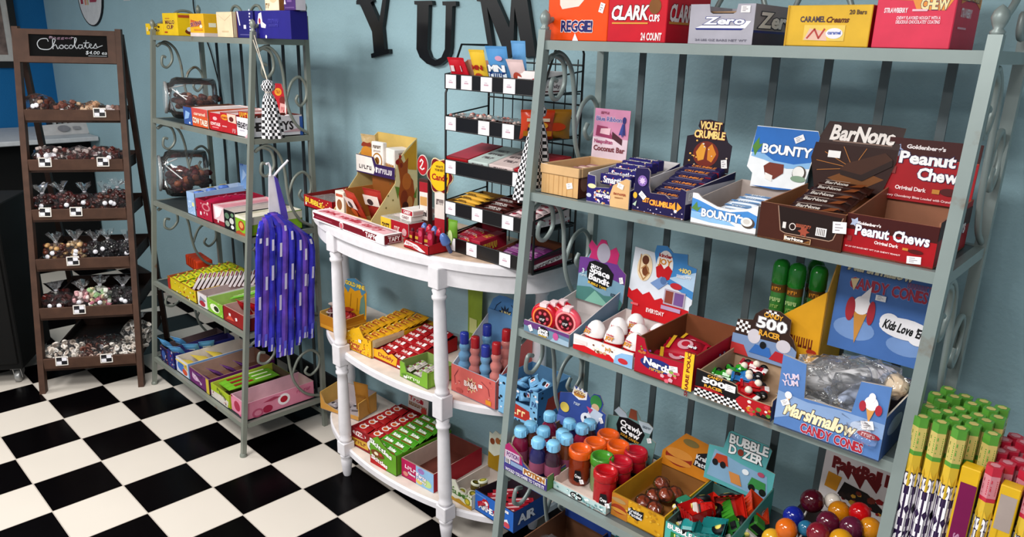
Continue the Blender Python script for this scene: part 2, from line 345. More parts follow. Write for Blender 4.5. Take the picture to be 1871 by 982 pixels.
def bakers_rack(label, O, yaw, W, zs, dep, slats, metal, dark, pw, cat='shelf rack'):
    R0 = thing('bakers_rack', label, cat, TM(O, yaw)); h = pw / 2; top = zs[0]
    for x in (0, W):
        b = MB(); f0, f1 = V((x, -dep(0), 0)), V((x, -dep(top + .03), top + .03))
        vs = []
        for p in (f0, f1): vs += [p + V((sx * h, sy * h, 0)) for sx, sy in ((-1, -1), (1, -1), (1, 1), (-1, 1))]
        b.add(vs, [(0, 3, 2, 1), (4, 5, 6, 7), (0, 1, 5, 4), (1, 2, 6, 5), (2, 3, 7, 6), (3, 0, 4, 7)], metal)
        po = b.build('front_post', R0)
        b = MB(); b.lathe([(r * pw / .036, z) for r, z in FIN], f1, 10, metal); b.build('finial', po)
        b = MB(); b.lathe([(pw * .8, 0), (pw * .8, .012), (pw * .55, .02)], f0, 12, metal); b.build('foot', po)
        b = MB(); b.box(x - h, -pw, 0, x + h, 0, top + .11, metal); po = b.build('back_post', R0)
        b = MB(); b.lathe([(r * pw / .036, z * 1.2) for r, z in FIN], (x, -h, top + .11), 10, metal); b.build('finial', po)
    for z in zs:
        d = dep(z); b = MB(); rt = .026
        b.box(h, -d - .008, z - rt, W - h, -d + .012, z, metal); b.box(h, -pw, z - rt, W - h, -pw + .02, z, metal)
        for x in (0, W): b.box(x - .010, -d + .012, z - rt, x + .010, -pw, z, metal)
        b.box(.0, -d + .012, z - .008, W, -pw, z - .002, dark)
        b.build('shelf', R0)
    for x in slats:
        b = MB(); b.box(x - .011, -.018, zs[-1] - .1, x + .011, -.012, top - .02, dark); b.build('back_slat', R0)
    b = MB(); b.box(h, -.02, zs[-1] - .11, W - h, -.004, zs[-1] - .085, metal); b.build('back_rail', R0)
    for x in (0, W):
        for i in range(len(zs) - 1):
            zt, zb = zs[i] - .03, zs[i + 1]; hh = zt - zb
            def L(s, t):
                z = zb + t * hh; dd = dep(z) - pw; return V((x, -pw * .5 - dd * (1 - s), z))
            up = spiral(.17, .80, .03, .115, 2.5, -3.3 + 1.0, 14)
            b = MB(); pts = crom([(.20, .80), (.13, .78), (.13, .70), (.24, .68), (.33, .78), (.28, .91), (.10, .95), (.03, .90)][::-1][2:] if False else [(.22, .79), (.15, .80), (.14, .70), (.24, .66), (.35, .76), (.30, .92), (.13, .97), (.03, .93)], 5)
            b.tube([L(*p) for p in pts], .0075, 7, metal); b.build('scroll', R0)
            b = MB(); pts = crom([(.04, .93), (.22, .99), (.42, .90), (.52, .72), (.56, .50), (.62, .30), (.76, .12), (.97, .02)], 6)
            b.tube([L(*p) for p in pts], .0075, 7, metal); b.build('scroll', R0)
            b = MB(); pts = crom([(.80, .46), (.76, .40), (.84, .34), (.95, .42), (.96, .56), (.84, .66), (.68, .60), (.58, .42)], 6)
            b.tube([L(*p) for p in pts], .0075, 7, metal); b.build('scroll', R0)
    for x in (0, W):     # upswept rail from the front post to a curl at the back post
        d = dep(top); b = MB()
        pts = crom([(-d, .045), (-d * .7, .085), (-d * .45, .135), (-d * .2, .13), (-.035, .075), (-.06, .03), (-.1, .04), (-.1, .075), (-.075, .07)], 6)
        b.tube([V((x, y, top + z)) for y, z in pts], .0075, 7, metal); b.build('top_scroll', R0)
    for sx in (1, -1):
        b = MB(); c0 = W / 2
        pts = crom([(.02, .02), (.06, .14), (.14, .16), (.19, .09), (.15, .05), (.12, .09)], 6)
        b.tube([V((c0 + sx * x, -.012, top + z)) for x, z in pts], .0075, 7, metal); b.build('crest_scroll', R0)
    return R0
MG = rmetal('#7d8279'); MD = mat('#3d4446', .5, .3); MR = rmetal('#84908e', '#75685c'); MRD = mat('#667073', .5, .3)
ZL = (2.0865, 1.629, 1.151, .664, .181); ZR = (2.1075, 1.6627, 1.2297, .7426, .25)
LO, LW = V((.19, 1.04, 0)), 1.168
RO, RYAW, RW = V((3.178, 1.035, 0)), .03, 1.148
def depL(z): return .497 - z * .1022
def depR(z): return .349 + (1.663 - z) * .09
bakers_rack('grey green metal bakers rack of five candy shelves beside the wooden ladder stand', LO, 0.0, LW, ZL, depL, (.206, .356, .50, .65, .806, .951, 1.10), MG, MD, .023)
bakers_rack('large grey metal bakers rack of candy cartons in the right foreground', RO, RYAW, RW, ZR, depR, (.155, .295, .44, .583, .726, .868, 1.015), MR, MRD, .026)
# ================================================================== HALF ROUND TABLE
TX, TY, TA, TB, TZ = 2.148, 1.14, .788, .358, 1.287
TEXT = .155
WHT = mat('#dedbdf', .45, var=.04, scale=30); WOOD = mat('#cdb39e', .6, var=.12, scale=40)
R0 = thing('half_round_table', 'white painted half round console table with two lower shelves between the metal racks', 'table', TM((TX, TY, 0)))
def half(a, bb, n=48): return [(a, TEXT)] + [(a * math.cos(math.pi * i / n), -bb * math.sin(math.pi * i / n)) for i in range(n + 1)] + [(-a, TEXT)]
def slab(mb, a, bb, z0, z1, c, ct=None, inset=.0):
    o0 = half(a, bb); o1 = half(a - inset, bb - inset); n = len(o0)
    mb.add([(x, y, z0) for x, y in o0] + [(x, y, z1) for x, y in o1], [(i, i + 1, n + i + 1, n + i) if False else (i + 1, i, n + i, n + i + 1) for i in range(n - 1)] + [(0, n - 1, 2 * n - 1, n)], c, True)
    mb.add([(x, y, z1) for x, y in o1], [tuple(range(n))[::-1]], ct or c); mb.add([(x, y, z0) for x, y in o0], [tuple(range(n))], c)
b = MB(); slab(b, TA, TB, TZ - .040, TZ - .012, WHT); slab(b, TA, TB, TZ - .012, TZ - .001, WHT, None, .012); slab(b, TA - .022, TB - .022, TZ - .001, TZ, WOOD); slab(b, TA - .02, TB - .018, TZ - .055, TZ - .040, WHT); b.build('tabletop', R0)
b = MB(); slab(b, TA - .022, TB - .020, TZ - .115, TZ - .055, WHT); b.build('apron', R0)
for z, nm in ((.67, 'shelf'), (.155, 'shelf')):
    b = MB(); slab(b, TA - .045, TB - .036, z - .034, z - .008, WHT); slab(b, TA - .045, TB - .036, z - .008, z, WHT, mat('#d9cdc4', .6, var=.1), .008); b.build(nm, R0)
lt, lb = V((1.848, .838, 1.24)), V((1.868, .838, 0)); rt, rb = V((aty(801, 505, .848).x, .848, 1.24)), V((aty(816, 970, .850).x, .850, 0))
for p1, p0 in ((lt, lb), (rt, rb), (V((aty(626, 478, 1.2).x, 1.2, 1.24)), V((aty(641, 682, 1.2).x, 1.2, 0))), (V((2.80, 1.2, 1.24)), V((2.80, 1.2, 0)))):
    b = MB(); A = (p1 - p0); Ln = A.length; A.normalize(); o = p0 - V((TX, TY, 0))
    prof = [(.017, 0), (.021, .012), (.026, .06), (.029, .09), (.024, .1), (.031, .108), (.031, .116), (.026, .122)]
    b.lathe(prof, o, 16, WHT, A)
    for za, zb in ((.188, .602), (.702, 1.165)):
        hh = zb - za
        b.lathe([(.024, 0), (.031, .008), (.031, .018), (.025, .026), (.029, .05), (.031, .07), (.0255, hh - .09), (.024, hh - .055), (.031, hh - .046), (.031, hh - .036), (.025, hh - .03), (.03, hh - .012), (.024, hh)], o + A * za, 16, WHT, A)
    for za, zb in ((.122, .19), (.60, .704), (1.163, 1.25)):
        c = o + A * (za + zb) / 2; b.box(c.x - .031, c.y - .031, za, c.x + .031, c.y + .031, zb, WHT, None, .003)
    b.build('leg', R0)
# ================================================================== WOODEN LADDER STAND
LF = V((-.127, .014, 0)); LEX = V((.531, .847, 0)).normalized(); LYAW = math.atan2(LEX.y, LEX.x); LWd = .545
BRN = mat('#543c30', .6, var=.22, scale=14); BRD = mat('#35241d', .65, var=.2, scale=14)
LM = TM(LF, LYAW); R0 = thing('ladder_shelf', 'dark brown wooden ladder stand with chalkboard top and six trays of bagged chocolates', 'ladder shelf', LM)
def bar(mb, p, q, wx, wy, c):
    p, q = V(p), V(q); vs = []
    for e in (p, q): vs += [e + V((sx * wx / 2, sy * wy / 2, 0)) for sx, sy in ((-1, -1), (1, -1), (1, 1), (-1, 1))]
    mb.add(vs, [(0, 3, 2, 1), (4, 5, 6, 7), (0, 1, 5, 4), (1, 2, 6, 5), (2, 3, 7, 6), (3, 0, 4, 7)], c)
LT, LH = .455, 2.115
for x in (.0, LWd):
    b = MB(); bar(b, (x, 0, 0), (x, LT, LH), .032, .046, BRN); b.build('front_leg', R0)
    b = MB(); bar(b, (x, .80, 0), (x, LT + .035, LH - .03), .03, .04, BRD); b.build('rear_leg', R0)
def ly(z): return LT * z / LH
TRAYZ = (1.612, 1.328, 1.042, .755, .468, .168)
def rear(z): return .80 + (LT + .035 - .80) * z / (LH - .03)
for z in TRAYZ:
    b = MB(); y0 = ly(z) - .022; y1 = max(rear(z) - .01, y0 + .13); x0, x1 = .018, LWd - .018
    b.box(x0, y0, z - .035, x1, y0 + .016, z + .04, BRN, None, .002); b.box(x0, y1 - .014, z - .035, x1, y1, z + .05, BRD)
    for x in (x0, x1 - .012): b.box(x, y0 + .016, z - .035, x + .012, y1 - .014, z + .03, BRD)
    b.box(x0, y0, z - .035, x1, y1, z - .022, BRD); b.build('tray', R0)
b = MB(); n = V((0, -LH, LT)).normalized(); u = XA; wv = V((0, LT, LH)).normalized()
o = V((.0, ly(1.915) - .012, 1.915)); hgt = .19
for (xa, ya, xb, yb) in ((.016, 0, LWd - .016, .035), (.016, hgt - .03, LWd - .016, hgt), (.016, .035, .07, hgt - .03), (LWd - .06, .035, LWd - .016, hgt - .03)):
    b.prism([(xa, ya), (xb, ya), (xb, yb), (xa, yb)], o + n * .012, u, wv, n, .024, BRN)
sg = b.build('sign_frame', R0)
b = MB(); b.prism([(.07, .035), (LWd - .06, .035), (LWd - .06, hgt - .03), (.07, hgt - .03)], o + n * .004, u, wv, n, .008, mat('#050506', .95))
F = (o + n * .004 + u * .07 + wv * .035, u, wv, n); CH = mat('#cfd3d8', .9); cw_, ch_ = LWd - .13, hgt - .065
def stroke(pts, lw=.0042): b.gfx(F, cw_, ch_, [('ln', crom(pts, 5), lw, CH)])
# chalk handwriting, letter by letter
stroke([(.24,.70),(.22,.82),(.14,.78),(.10,.58),(.13,.36),(.22,.32),(.27,.38)])
stroke([(.27,.38),(.31,.60),(.33,.78),(.30,.80),(.295,.60),(.295,.36)]); stroke([(.295,.46),(.33,.55),(.345,.45),(.355,.37),(.375,.42)])
stroke([(.40,.54),(.375,.46),(.395,.38),(.425,.42),(.42,.53),(.40,.54),(.43,.50)]); stroke([(.485,.52),(.455,.54),(.445,.44),(.465,.38),(.49,.42)])
stroke([(.52,.55),(.50,.47),(.515,.39),(.545,.43),(.54,.54),(.52,.55)]); stroke([(.55,.45),(.585,.68),(.60,.85),(.58,.86),(.575,.55),(.595,.40),(.61,.44)])
stroke([(.665,.56),(.63,.56),(.62,.44),(.645,.40),(.67,.48),(.672,.58),(.672,.45),(.69,.41)]); stroke([(.70,.48),(.72,.70),(.725,.78),(.715,.55),(.73,.42),(.75,.47)]); stroke([(.69,.66),(.76,.68)])
stroke([(.755,.50),(.785,.55),(.785,.62),(.765,.60),(.765,.48),(.79,.43),(.82,.50)]); stroke([(.82,.50),(.845,.64),(.85,.55),(.865,.47),(.84,.43),(.81,.45)]); stroke([(.86,.46),(.90,.52),(.93,.56)])
b.text('Bagged', F, .40 * cw_, .88 * ch_, .014, .12, mat('#93788a', .9), .0012, 0.0, .2); b.text('$4.00 ea', F, .85 * cw_, .22 * ch_, .020, .115, CH, .0012, 0.0, .2)
b.gfx(F, cw_, ch_, [('r', .26, .89, .30, .91, CH), ('r', .53, .89, .57, .91, CH), ('r', .74, .06, .98, .075, CH)])
b.build('chalkboard', sg)
# ================================================================== COUNTER, CABINET, WALL PIECES
CZ = aty(167, 247, 1.28).z; BK = mat('#040404', .7); CW = mat('#cfd0d3', .5)
R0 = thing('black_counter', 'low black counter with pale worktop along the blue wall behind the ladder stand', 'counter', TM((WX + .50, -.4, 0)))
b = MB(); b.box(-.49, -1.7, 0, .36, 1.69, CZ - .04, BK); b.build('cabinet_body', R0)
b = MB(); b.box(-.49, -1.72, CZ - .04, .62, 1.70, CZ, CW, None, .006); b.build('worktop', R0)
R0 = thing('rolling_cabinet', 'black cabinet on casters cut by the left edge of the photo', 'cabinet', TM((-.33, -.03, 0), LYAW))
b = MB(); b.box(-1.0, -.0, .10, .0, .5, 1.12, BK, None, .006); b.build('cabinet_body', R0)
b = MB(); b.box(-.99, -.012, .14, -.02, 0, 1.08, mat('#060606', .6), None, .004); b.build('door', R0)
for x, y in ((-.05, .05), (-.95, .05), (-.05, .45), (-.95, .45)):
    b = MB(); CR = mat('#a9a9a8', .3, .5); b.lathe([(.0, -.014), (.034, -.014), (.036, -.008), (.036, .008), (.034, .014), (0, .014)], (x, y, .036), 16, CR, (1, 0, .0)); b.prism([(-.012, .03), (.03, .06), (.03, .1), (-.03, .1)], (x - .02, y, 0), YA, ZA, -XA, .004, CR); b.prism([(-.012, .03), (.03, .06), (.03, .1), (-.03, .1)], (x + .022, y, 0), YA, ZA, -XA, .004, CR); b.box(x - .03, y - .035, .094, x + .03, y + .035, .1, CR); b.build('caster', R0)
p = atx(-10, 250, WX + .02)
q = [atx(-60, 120, WX), atx(27, 112, WX), atx(25, -60, WX)]
R0 = thing('framed_picture', 'white framed picture with black outer moulding on the blue wall, cut by the photo edge', 'picture', TM((WX + .002, q[1].y, q[1].z)))
b = MB()
for y0, z0, y1, z1 in ((-.75, -.06, .055, 0), (-.75, .9, .055, .96), (-.0, 0, .055, .9), (-.75, 0, -.70, .9)): b.box(0, y0, z0, .035, y1, z1, mat('#15110f', .4))
b.build('outer_frame', R0)
b = MB(); b.box(0.002, -.70, 0, .018, 0, .9, mat('#d4d0cb', .6)); b.build('mat_board', R0)
b = MB(); b.box(.018, -.62, .06, .021, -.05, .84, mat('#8d7a73', .6, var=.5, scale=9)); b.build('print', R0)
c = aty(163, -8, WY - .012); tp, bt = aty(163, -70, WY - .012), aty(163, 48, WY - .012)
R0 = thing('oval_sign', 'white oval wall sign with red lettering above the ladder stand', 'sign', TM((c.x, WY - .012, (tp.z + bt.z) / 2)))
ra = (aty(182, 8, WY).x - aty(141, 8, WY).x) / 2 * 1.08; rb_ = (tp.z - bt.z) / 2
b = MB(); o = [(ra * math.cos(.2094 * i), rb_ * math.sin(.2094 * i)) for i in range(30)]; b.prism(o, (0, 0, 0), XA, ZA, -YA, .012, '#23262a'); b.prism([(x * .93, y * .96) for x, y in o], (0, -.001, 0), XA, ZA, -YA, .002, '#d9dadb')
F = (V((-ra, -.001, -rb_)), XA, ZA, -YA); b.gfx(F, 2 * ra, 2 * rb_, [('r', .12, .36, .22, .7, '#a33a4c'), ('r', .28, .34, .36, .7, '#d99a84'), ('r', .39, .34, .44, .7, '#c9b884'), ('r', .50, .38, .55, .7, '#a8485c'), ('r', .60, .38, .65, .7, '#b85a6c'), ('r', .70, .40, .78, .7, '#a33a4c'), ('r', .55, .38, .76, .42, '#a8485c')]); b.build('sign_panel', R0)
c = aty(232, 0, WY - .003); b = MB(); b.box(-.07, 0, 0, .07, .003, .12, '#d9dcdd'); tag(b.build('paper_notice', None, TM((c.x, WY - .004, c.z - .005))), 'white paper notice on the teal wall, mostly above the photo edge', 'notice')
# ribbon spool and papers on the counter
c = atx(84, 190, -3.2); R0 = thing('ribbon_spool', 'black and white ribbon spools lying on the pale worktop', 'spool', TM((-3.2, c.y, CZ + .001)))
b = MB()
for i in range(4): b.lathe([(0, 0), (.09, 0), (.09, .006), (0, .006)], (0, i * .045, .09), 18, '#16181b', (0, 1, 0)); b.lathe([(.07, .008), (.07, .04)], (0, i * .045, .09), 18, '#8d9aa0' if i % 2 else '#e2e5e6', (0, 1, 0))
b.build('spools', R0)
R0 = None; b = MB(); b.prism([(0, 0), (.42, 0), (.42, .12), (0, .10)], (0, 0, 0), YA, V((-.5, 0, .85)), V((.85, 0, .5)), .01, '#c9c6c6'); b.gfx((V((.006, .1, .02)), YA, V((-.5, 0, .85)), V((.85, 0, .5))), .25, .08, [('e', .4, .5, .2, .4, '#8f8d92'), ('r', .7, .3, .95, .7, '#9c9a9e')]); c = atx(75, 258, -3.02)
tag(b.build('paper_stack', None, TM((-3.02, c.y, CZ + .001))), 'pale paper leaflets leaning on the worktop behind the ladder stand', 'papers')
b = MB(); pts = [aty(u, v, WY - .012) for u, v in ((352, -8), (355, 20), (363, 40), (372, 60), (385, 95), (397, 140), (405, 175), (410, 230), (413, 330))]; b.tube([p - pts[0] for p in crom(pts, 4) and [V(q) for q in crom([tuple(p) for p in pts], 4)]], .0045, 6, '#141416')
tag(b.build('power_cord', None, M4.Translation(pts[0])), 'thin black cord hanging down the teal wall behind the left metal rack', 'cord')
# ================================================================== CARTON BUILDERS
class Tray: pass
def grid_out(fo, w, h): return [(x * w, z * h) for x, z in fo]
def tray(label, bl, br, z, dep, hf, hb=None, hs=None, col='#888888', inn='#a58a70', front=(), fo=None, side=(), left=(), hdr=None, yaw=RYAW, group=None, name='candy_carton', cat='candy carton', hl=None, p=None, w=None, back=True, edge=None, hdrs=()):
    p = V(p) if p is not None else atz(bl[0], bl[1], z); ux = V((math.cos(yaw), math.sin(yaw), 0))
    if w is None: w = (atz(br[0], br[1], z) - p).dot(ux)
    p = V((p.x, p.y, z + .0008)); t = .0035
    if bl is not None: w -= .004
    if hf > 5: hf = hz(p, hf) - p.z
    hb = hb or hf; hs = hs or (hf, hb); hl = hl or hs
    Mx = TM(p, yaw); R0 = thing(name, label, cat, Mx, group); e = edge or inn
    b = MB(); b.box(0, 0, 0, w, dep, t, inn)
    o = grid_out(fo or [(0, 0), (1, 0), (1, 1), (0, 1)], w, hf)
    b.prism(o, (0, 0, 0), XA, ZA, -YA, t * .5, col, e); b.prism(o, (0, t, 0), XA, ZA, YA * -1, t * .5, inn, e)
    for x, N, hh in ((w, XA, hs), (0, -XA, hl)):
        q = [(t, 0), (dep, 0), (dep, hh[1]), (t, hh[0])]
        b.prism(q, (x, 0, 0), YA, ZA, N, t * .5, col, e); b.prism(q, (x - (t * .5 if x else -t * .5), 0, 0), YA, ZA, N, t * .5, inn, e)
    if back: b.box(0, dep - t, 0, w, dep - t * .5, hb, inn); b.box(0, dep - t * .5, 0, w, dep, hb, col)
    b.gfx((V((0, 0, 0)), XA, ZA, -YA), w, hf, front)
    if side: b.gfx((V((w, 0, 0)), YA, ZA, XA), dep, hs[0], side)
    if left: b.gfx((V((0, dep, 0)), -YA, ZA, -XA), dep, hl[0], left)
    b.build('tray', R0)
    for hd in ([hdr] if hdr else []) + list(hdrs): header(R0, w, dep, hb, **hd)
    T_ = Tray(); T_.root = R0; T_.M = Mx; T_.w = w; T_.d = dep; T_.hf = hf; T_.p = p; T_.yaw = yaw; T_.t = t; return T_
def header(R0, w, dep, hb, h, col, gfx=(), out=None, hw=None, x0=None, z0=None, y=None, lean=.08, th=.0025, back=None, nm='header_card'):
    hw = hw or w; x0 = (w - hw) / 2 if x0 is None else x0; z0 = hb * .5 if z0 is None else z0; y = dep - .006 if y is None else y
    wv = V((0, math.sin(lean), math.cos(lean))); n = V((0, -math.cos(lean), math.sin(lean)))
    b = MB(); O = V((x0, y, z0)); o = [(x * hw, zz * h) for x, zz in (out or [(0, 0), (1, 0), (1, 1), (0, 1)])]
    b.prism(o, O, XA, wv, n, th, col, back or '#b9a691'); b.gfx((O, XA, wv, n), hw, h, gfx); return b.build(nm, R0)
def cbox(label, p, yaw, w, d, h, col, front=(), side=(), topg=(), left=(), group=None, name='candy_box', cat='candy box', side_col=None, top_col=None, cut=None):
    R0 = None; b = MB(); b.box(0, 0, 0, w, d, h, col, None, .0018)
    if side_col: b.add([(w + .0002, .001, .001), (w + .0002, d - .001, .001), (w + .0002, d - .001, h - .001), (w + .0002, .001, h - .001)], [(0, 1, 2, 3)], side_col)
    if top_col: b.add([(.001, .001, h + .0002), (w - .001, .001, h + .0002), (w - .001, d - .001, h + .0002), (.001, d - .001, h + .0002)], [(0, 1, 2, 3)], top_col)
    b.gfx((V((0, 0, 0)), XA, ZA, -YA), w, h, front)
    b.gfx((V((w, 0, 0)), YA, ZA, XA), d, h, side); b.gfx((V((0, 0, h)), XA, YA, ZA), w, d, topg); b.gfx((V((0, d, 0)), -YA, ZA, -XA), d, h, left)
    o = b.build(name, None, TM(p, yaw)); tag(o, label, cat, group); o['w'] = w; return o
def inst(me, name, Mx, label, cat, group=None):
    o = bpy.data.objects.new(name, me.data if hasattr(me, 'data') else me); COL.objects.link(o); o.matrix_world = Mx; return tag(o, label, cat, group)
def mesh_of(mb, name):
    o = mb.build(name); me = o.data; bpy.data.objects.remove(o); return me
def pillow(l, w, h, c, top=(), front=(), fin=.008, fc=None, seg=8):
    b = MB(); rings = []; n = 10
    for i in range(seg + 1):
        u = i / seg; x = -l / 2 + fin + u * (l - 2 * fin); k = min(1, math.sin(math.pi * u) ** .35 + .04) if 0 < u < 1 else .06
        ww = w / 2 * (1 - .06 * math.sin(math.pi * u)); hh = h / 2 * k
        rings.append([(x, ww * max(-1, min(1, 1.15 * math.cos(6.2832 * j / n))), hh + hh * max(-1, min(1, 1.15 * math.sin(6.2832 * j / n))) + (h / 2 - hh)) for j in range(n)])
    vs = [q for r in rings for q in r]; b.add(vs, [(i * n + j, (i + 1) * n + j, (i + 1) * n + (j + 1) % n, i * n + (j + 1) % n) for i in range(seg) for j in range(n)], c, True)
    for s in (-1, 1):
        xa = s * (l / 2 - fin); zz = []; k = 9
        for j in range(k): zz += [(s * (l / 2 - (.002 if j % 2 else 0)), -w / 2 + w * j / (k - 1), h / 2)]
        b.prism([(0, -w / 2 * .97)] + [(abs(p[0]) - abs(xa), p[1]) for p in zz] + [(0, w / 2 * .97)], (xa, 0, h / 2), XA * s, YA, ZA, .0012, fc or c)
    b.gfx((V((-l / 2 + fin * 1.6, -w * .40, h)), XA, YA, ZA), l - fin * 3.2, w * .8, top); b.gfx((V((-l / 2 + fin * 1.6, -w / 2, h * .2)), XA, ZA, -YA), l - fin * 3.2, h * .6, front)
    return b
def place(T_, x, y, z, rz=0, rx=0, ry=0): return T_.M @ M4.Translation((x, y, z)) @ M4.Rotation(rz, 4, 'Z') @ M4.Rotation(rx, 4, 'X') @ M4.Rotation(ry, 4, 'Y')
def rows(T_, me, name, xs, ys, z0, dz, label, cat, where, group, rz=0, jit=.004, rx=0.0, tilt=0.0):
    rg = random.Random(len(label) + len(ys) * 13); side = {1: [''], 2: ['left', 'right'], 3: ['left', 'middle', 'right'], 4: ['far left', 'middle left', 'middle right', 'far right']}.get(len(xs))
    for i, x in enumerate(xs):
        for j, y in enumerate(ys):
            if len(xs) == 1: lb = '%s, %s from the front %s' % (label, ORD[j], where)
            elif len(ys) == 1: lb = '%s, %s from the left %s' % (label, ORD[i], where)
            else: lb = '%s, %s row, %s from the front %s' % (label, side[i] if side else ORD[i], ORD[j], where)
            z = z0 + (dz[j] if hasattr(dz, '__len__') else dz * j)
            inst(me, name, place(T_, x + rg.uniform(-jit, jit), y, z, rz + rg.uniform(-1, 1) * jit * 12, rx + rg.uniform(-1, 1) * tilt, rg.uniform(-1, 1) * tilt), lb, cat, group)
# ================================================================== RIGHT RACK, TOP SHELF
RU = V((math.cos(RYAW), math.sin(RYAW), 0)); Z1 = ZR[0] + .0008
def r1(u1, u2, d, y=None, back=.0):
    y1 = .762 + back; p = aty(u1, 85, y1); y1 = .762 + (p.x - 3.2) * .03 + back; p = aty(u1, 85, y1); q = aty(u2, 85, y1 + .003); return V((p.x, y1, Z1)), (q.x - p.x)
p, w_ = r1(994, 1106, .2); p = p + RU * .013; w_ -= .013
cbox('tall bright orange candy box at the left end of the top shelf', p, RYAW, w_, .22, .235, '#f4570f', front=[('p', [(.16, .97), (.74, .97), (.66, .52), (.52, .40), (.24, .37), (.2, .42)], '#f3e3da'), ('p', [(.5, .62), (.75, .7), (.72, .52), (.6, .48)], '#d94a14'), ('e', .68, .68, .09, .06, '#f0ece8'), ('t', 'REGGIE!', .50, .17, .12, .52, '#2a2a70', '#f2edf0'), ('s', .90, .38, .016, .026, -.3), ('p', [(.44, .0), (.48, .09), (.52, .03), (.54, 0)], '#f2edf0')], left=[('r', 0, 0, 1, 1, '#e6cdb8')])
p, w_ = r1(1108, 1213, .2)
cbox('red candy box with white slanted lettering beside the orange box', p, RYAW, w_, .225, .20, '#cf1830', front=[('t', 'CLARK', .38, .38, .17, .62, '#f7f2f2', '#7d0d1c', {'shear': .15}), ('e', .80, .46, .10, .10, '#8a5a2c'), ('t', 'CUPS', .80, .31, .08, .17, '#f7f2f2'), ('r', .08, .235, .70, .255, '#e0a64a'), ('t', '24 COUNT', .77, .075, .09, .34, '#f5e6e6'), ('t', 'milk', .12, .93, .12, .15, '#e77b86')], side=[('t', 'CLARK', .32, .38, .20, .5, '#e9dfe0', '#7d0d1c', {'shear': .15}), ('r', .05, .24, .5, .27, '#c98b3f'), ('t', 'milk', .1, .93, .12, .15, '#e77b86')])
p, w_ = r1(1256, 1372, .2)
def zero_box(p, w, d, h):
    R0 = thing('candy_box', 'silver grey candy box with finger notch and blue edged lettering', 'candy box', TM(p, RYAW)); b = MB()
    fo = [(0, 0), (w, 0), (w, h), (w * .74, h), (w * .72, h * .80), (w * .68, h * .76), (w * .36, h * .76), (w * .32, h * .80), (w * .30, h), (0, h)]
    GRY = '#b3b0bb'; b.prism(fo, (0, 0, 0), XA, ZA, -YA, .003, GRY); b.box(0, d - .003, 0, w, d, h, GRY)
    for x in (0, w - .003): b.box(x, .003, 0, x + .003, d - .003, h, '#98959f' if x else GRY)
    b.box(0, .003, 0, w, d, .003, GRY); b.box(.003, .02, h - .02, w - .003, d - .02, h - .016, '#a98a6d'); b.box(.004, .03, .003, w - .004, d - .03, h - .05, '#8a6a50')
    z = [('p', [(.10, .40), (.88, .40), (.96, .58), (.86, .58), (.80, .46), (.20, .46)], '#f3f3f6'), ('p', [(.10, .40), (.86, .40), (.82, .355), (.12, .355)], '#333a86'), ('t', 'Zero', .56, .585, .17, .60, '#f3f3f6', '#4a5296', {'shear': .25}), ('t', '24 1.85 OZ BARS NET WT', .52, .10, .05, .8, '#7d7a88')]
    b.gfx((V((0, 0, 0)), XA, ZA, -YA), w, h, z + [('s', .86, .87, .024, .016)]); b.gfx((V((w, 0, 0)), YA, ZA, XA), d, h, [('r', .0, .0, 1, .30, '#4b4458'), ('r', 0, .30, 1, .36, '#333a86'), ('t', 'Zero', .6, .62, .36, .9, '#f3f3f6', '#222644', {'shear': .25})])
    b.build('carton', R0)
zero_box(p, w_, .22, hz(p, 8) - Z1)
p, w_ = r1(1432, 1584, .2)
cbox('golden yellow candy box with brown script lettering on the top shelf', p, RYAW, w_, .17, hz(p, 10) - Z1, '#e5b93c', front=[('t', 'CARAMEL', .32, .66, .13, .30, '#5b4a52'), ('t', 'Creams', .62, .65, .13, .26, '#6d3a1c', None, {'shear': .3}), ('t', '20 Bars', .84, .83, .10, .19, '#6a5134'), ('r', .23, .14, .72, .52, '#f0cf6a'), ('p', [(.24, .16), (.30, .44), (.50, .36), (.52, .14)], '#e9c3b0'), ('ln', [(.28, .2), (.36, .42), (.42, .2), (.48, .42)], .004, '#c0504a'), ('e', .60, .32, .10, .13, '#efeaf0'), ('t', 'caramel', .60, .34, .08, .15, '#4a61b0'), ('r', .0, .0, .02, 1, '#d2a42e')], side_col='#b3202c')
p, w_ = r1(1591, 1734, .2)
CC = [('p', [(.14, .60), (.98, .60), (.98, .50), (.88, .37), (.52, .38), (.46, .47), (.16, .48)], '#f0a050'), ('t', 'CHARLESTON', .52, .54, .10, .80, '#f6e7b0', '#4a2166'), ('t', 'CHEW', .74, .435, .10, .34, '#f6e7b0', '#4a2166'), ('t', 'STRAWBERRY', .26, .375, .045, .30, '#fbe6ec'), ('r', .47, .365, .66, .385, '#f8cad5'), ('t', 'CHEWY FLAVORED NOUGAT WITH A', .56, .30, .03, .55, '#fbd5de'), ('t', 'DELICIOUS CHOCOLATEY COATING', .56, .26, .03, .55, '#fbd5de'), ('r', .0, .66, 1, .668, '#c9304c'), ('t', 'CHARLESTON', .52, .85, .16, .80, '#f6e7b0', '#4a2166')]
cbox('large hot pink candy box at the right end of the top shelf', p, RYAW, w_, .20, .205, '#e2425f', front=CC, side=[('p', [(.12, .66), (.99, .66), (.99, .42), (.80, .47), (.6, .50), (.3, .47), (.16, .44)], '#f0a050'), ('t', 'CHARLESTON CHEW', .55, .56, .14, .80, '#e9cfa0', '#4a2166'), ('t', 'STRAWBERRY', .42, .36, .08, .44, '#fbe6ec'), ('r', .15, .2, .5, .22, '#f6bccb')])
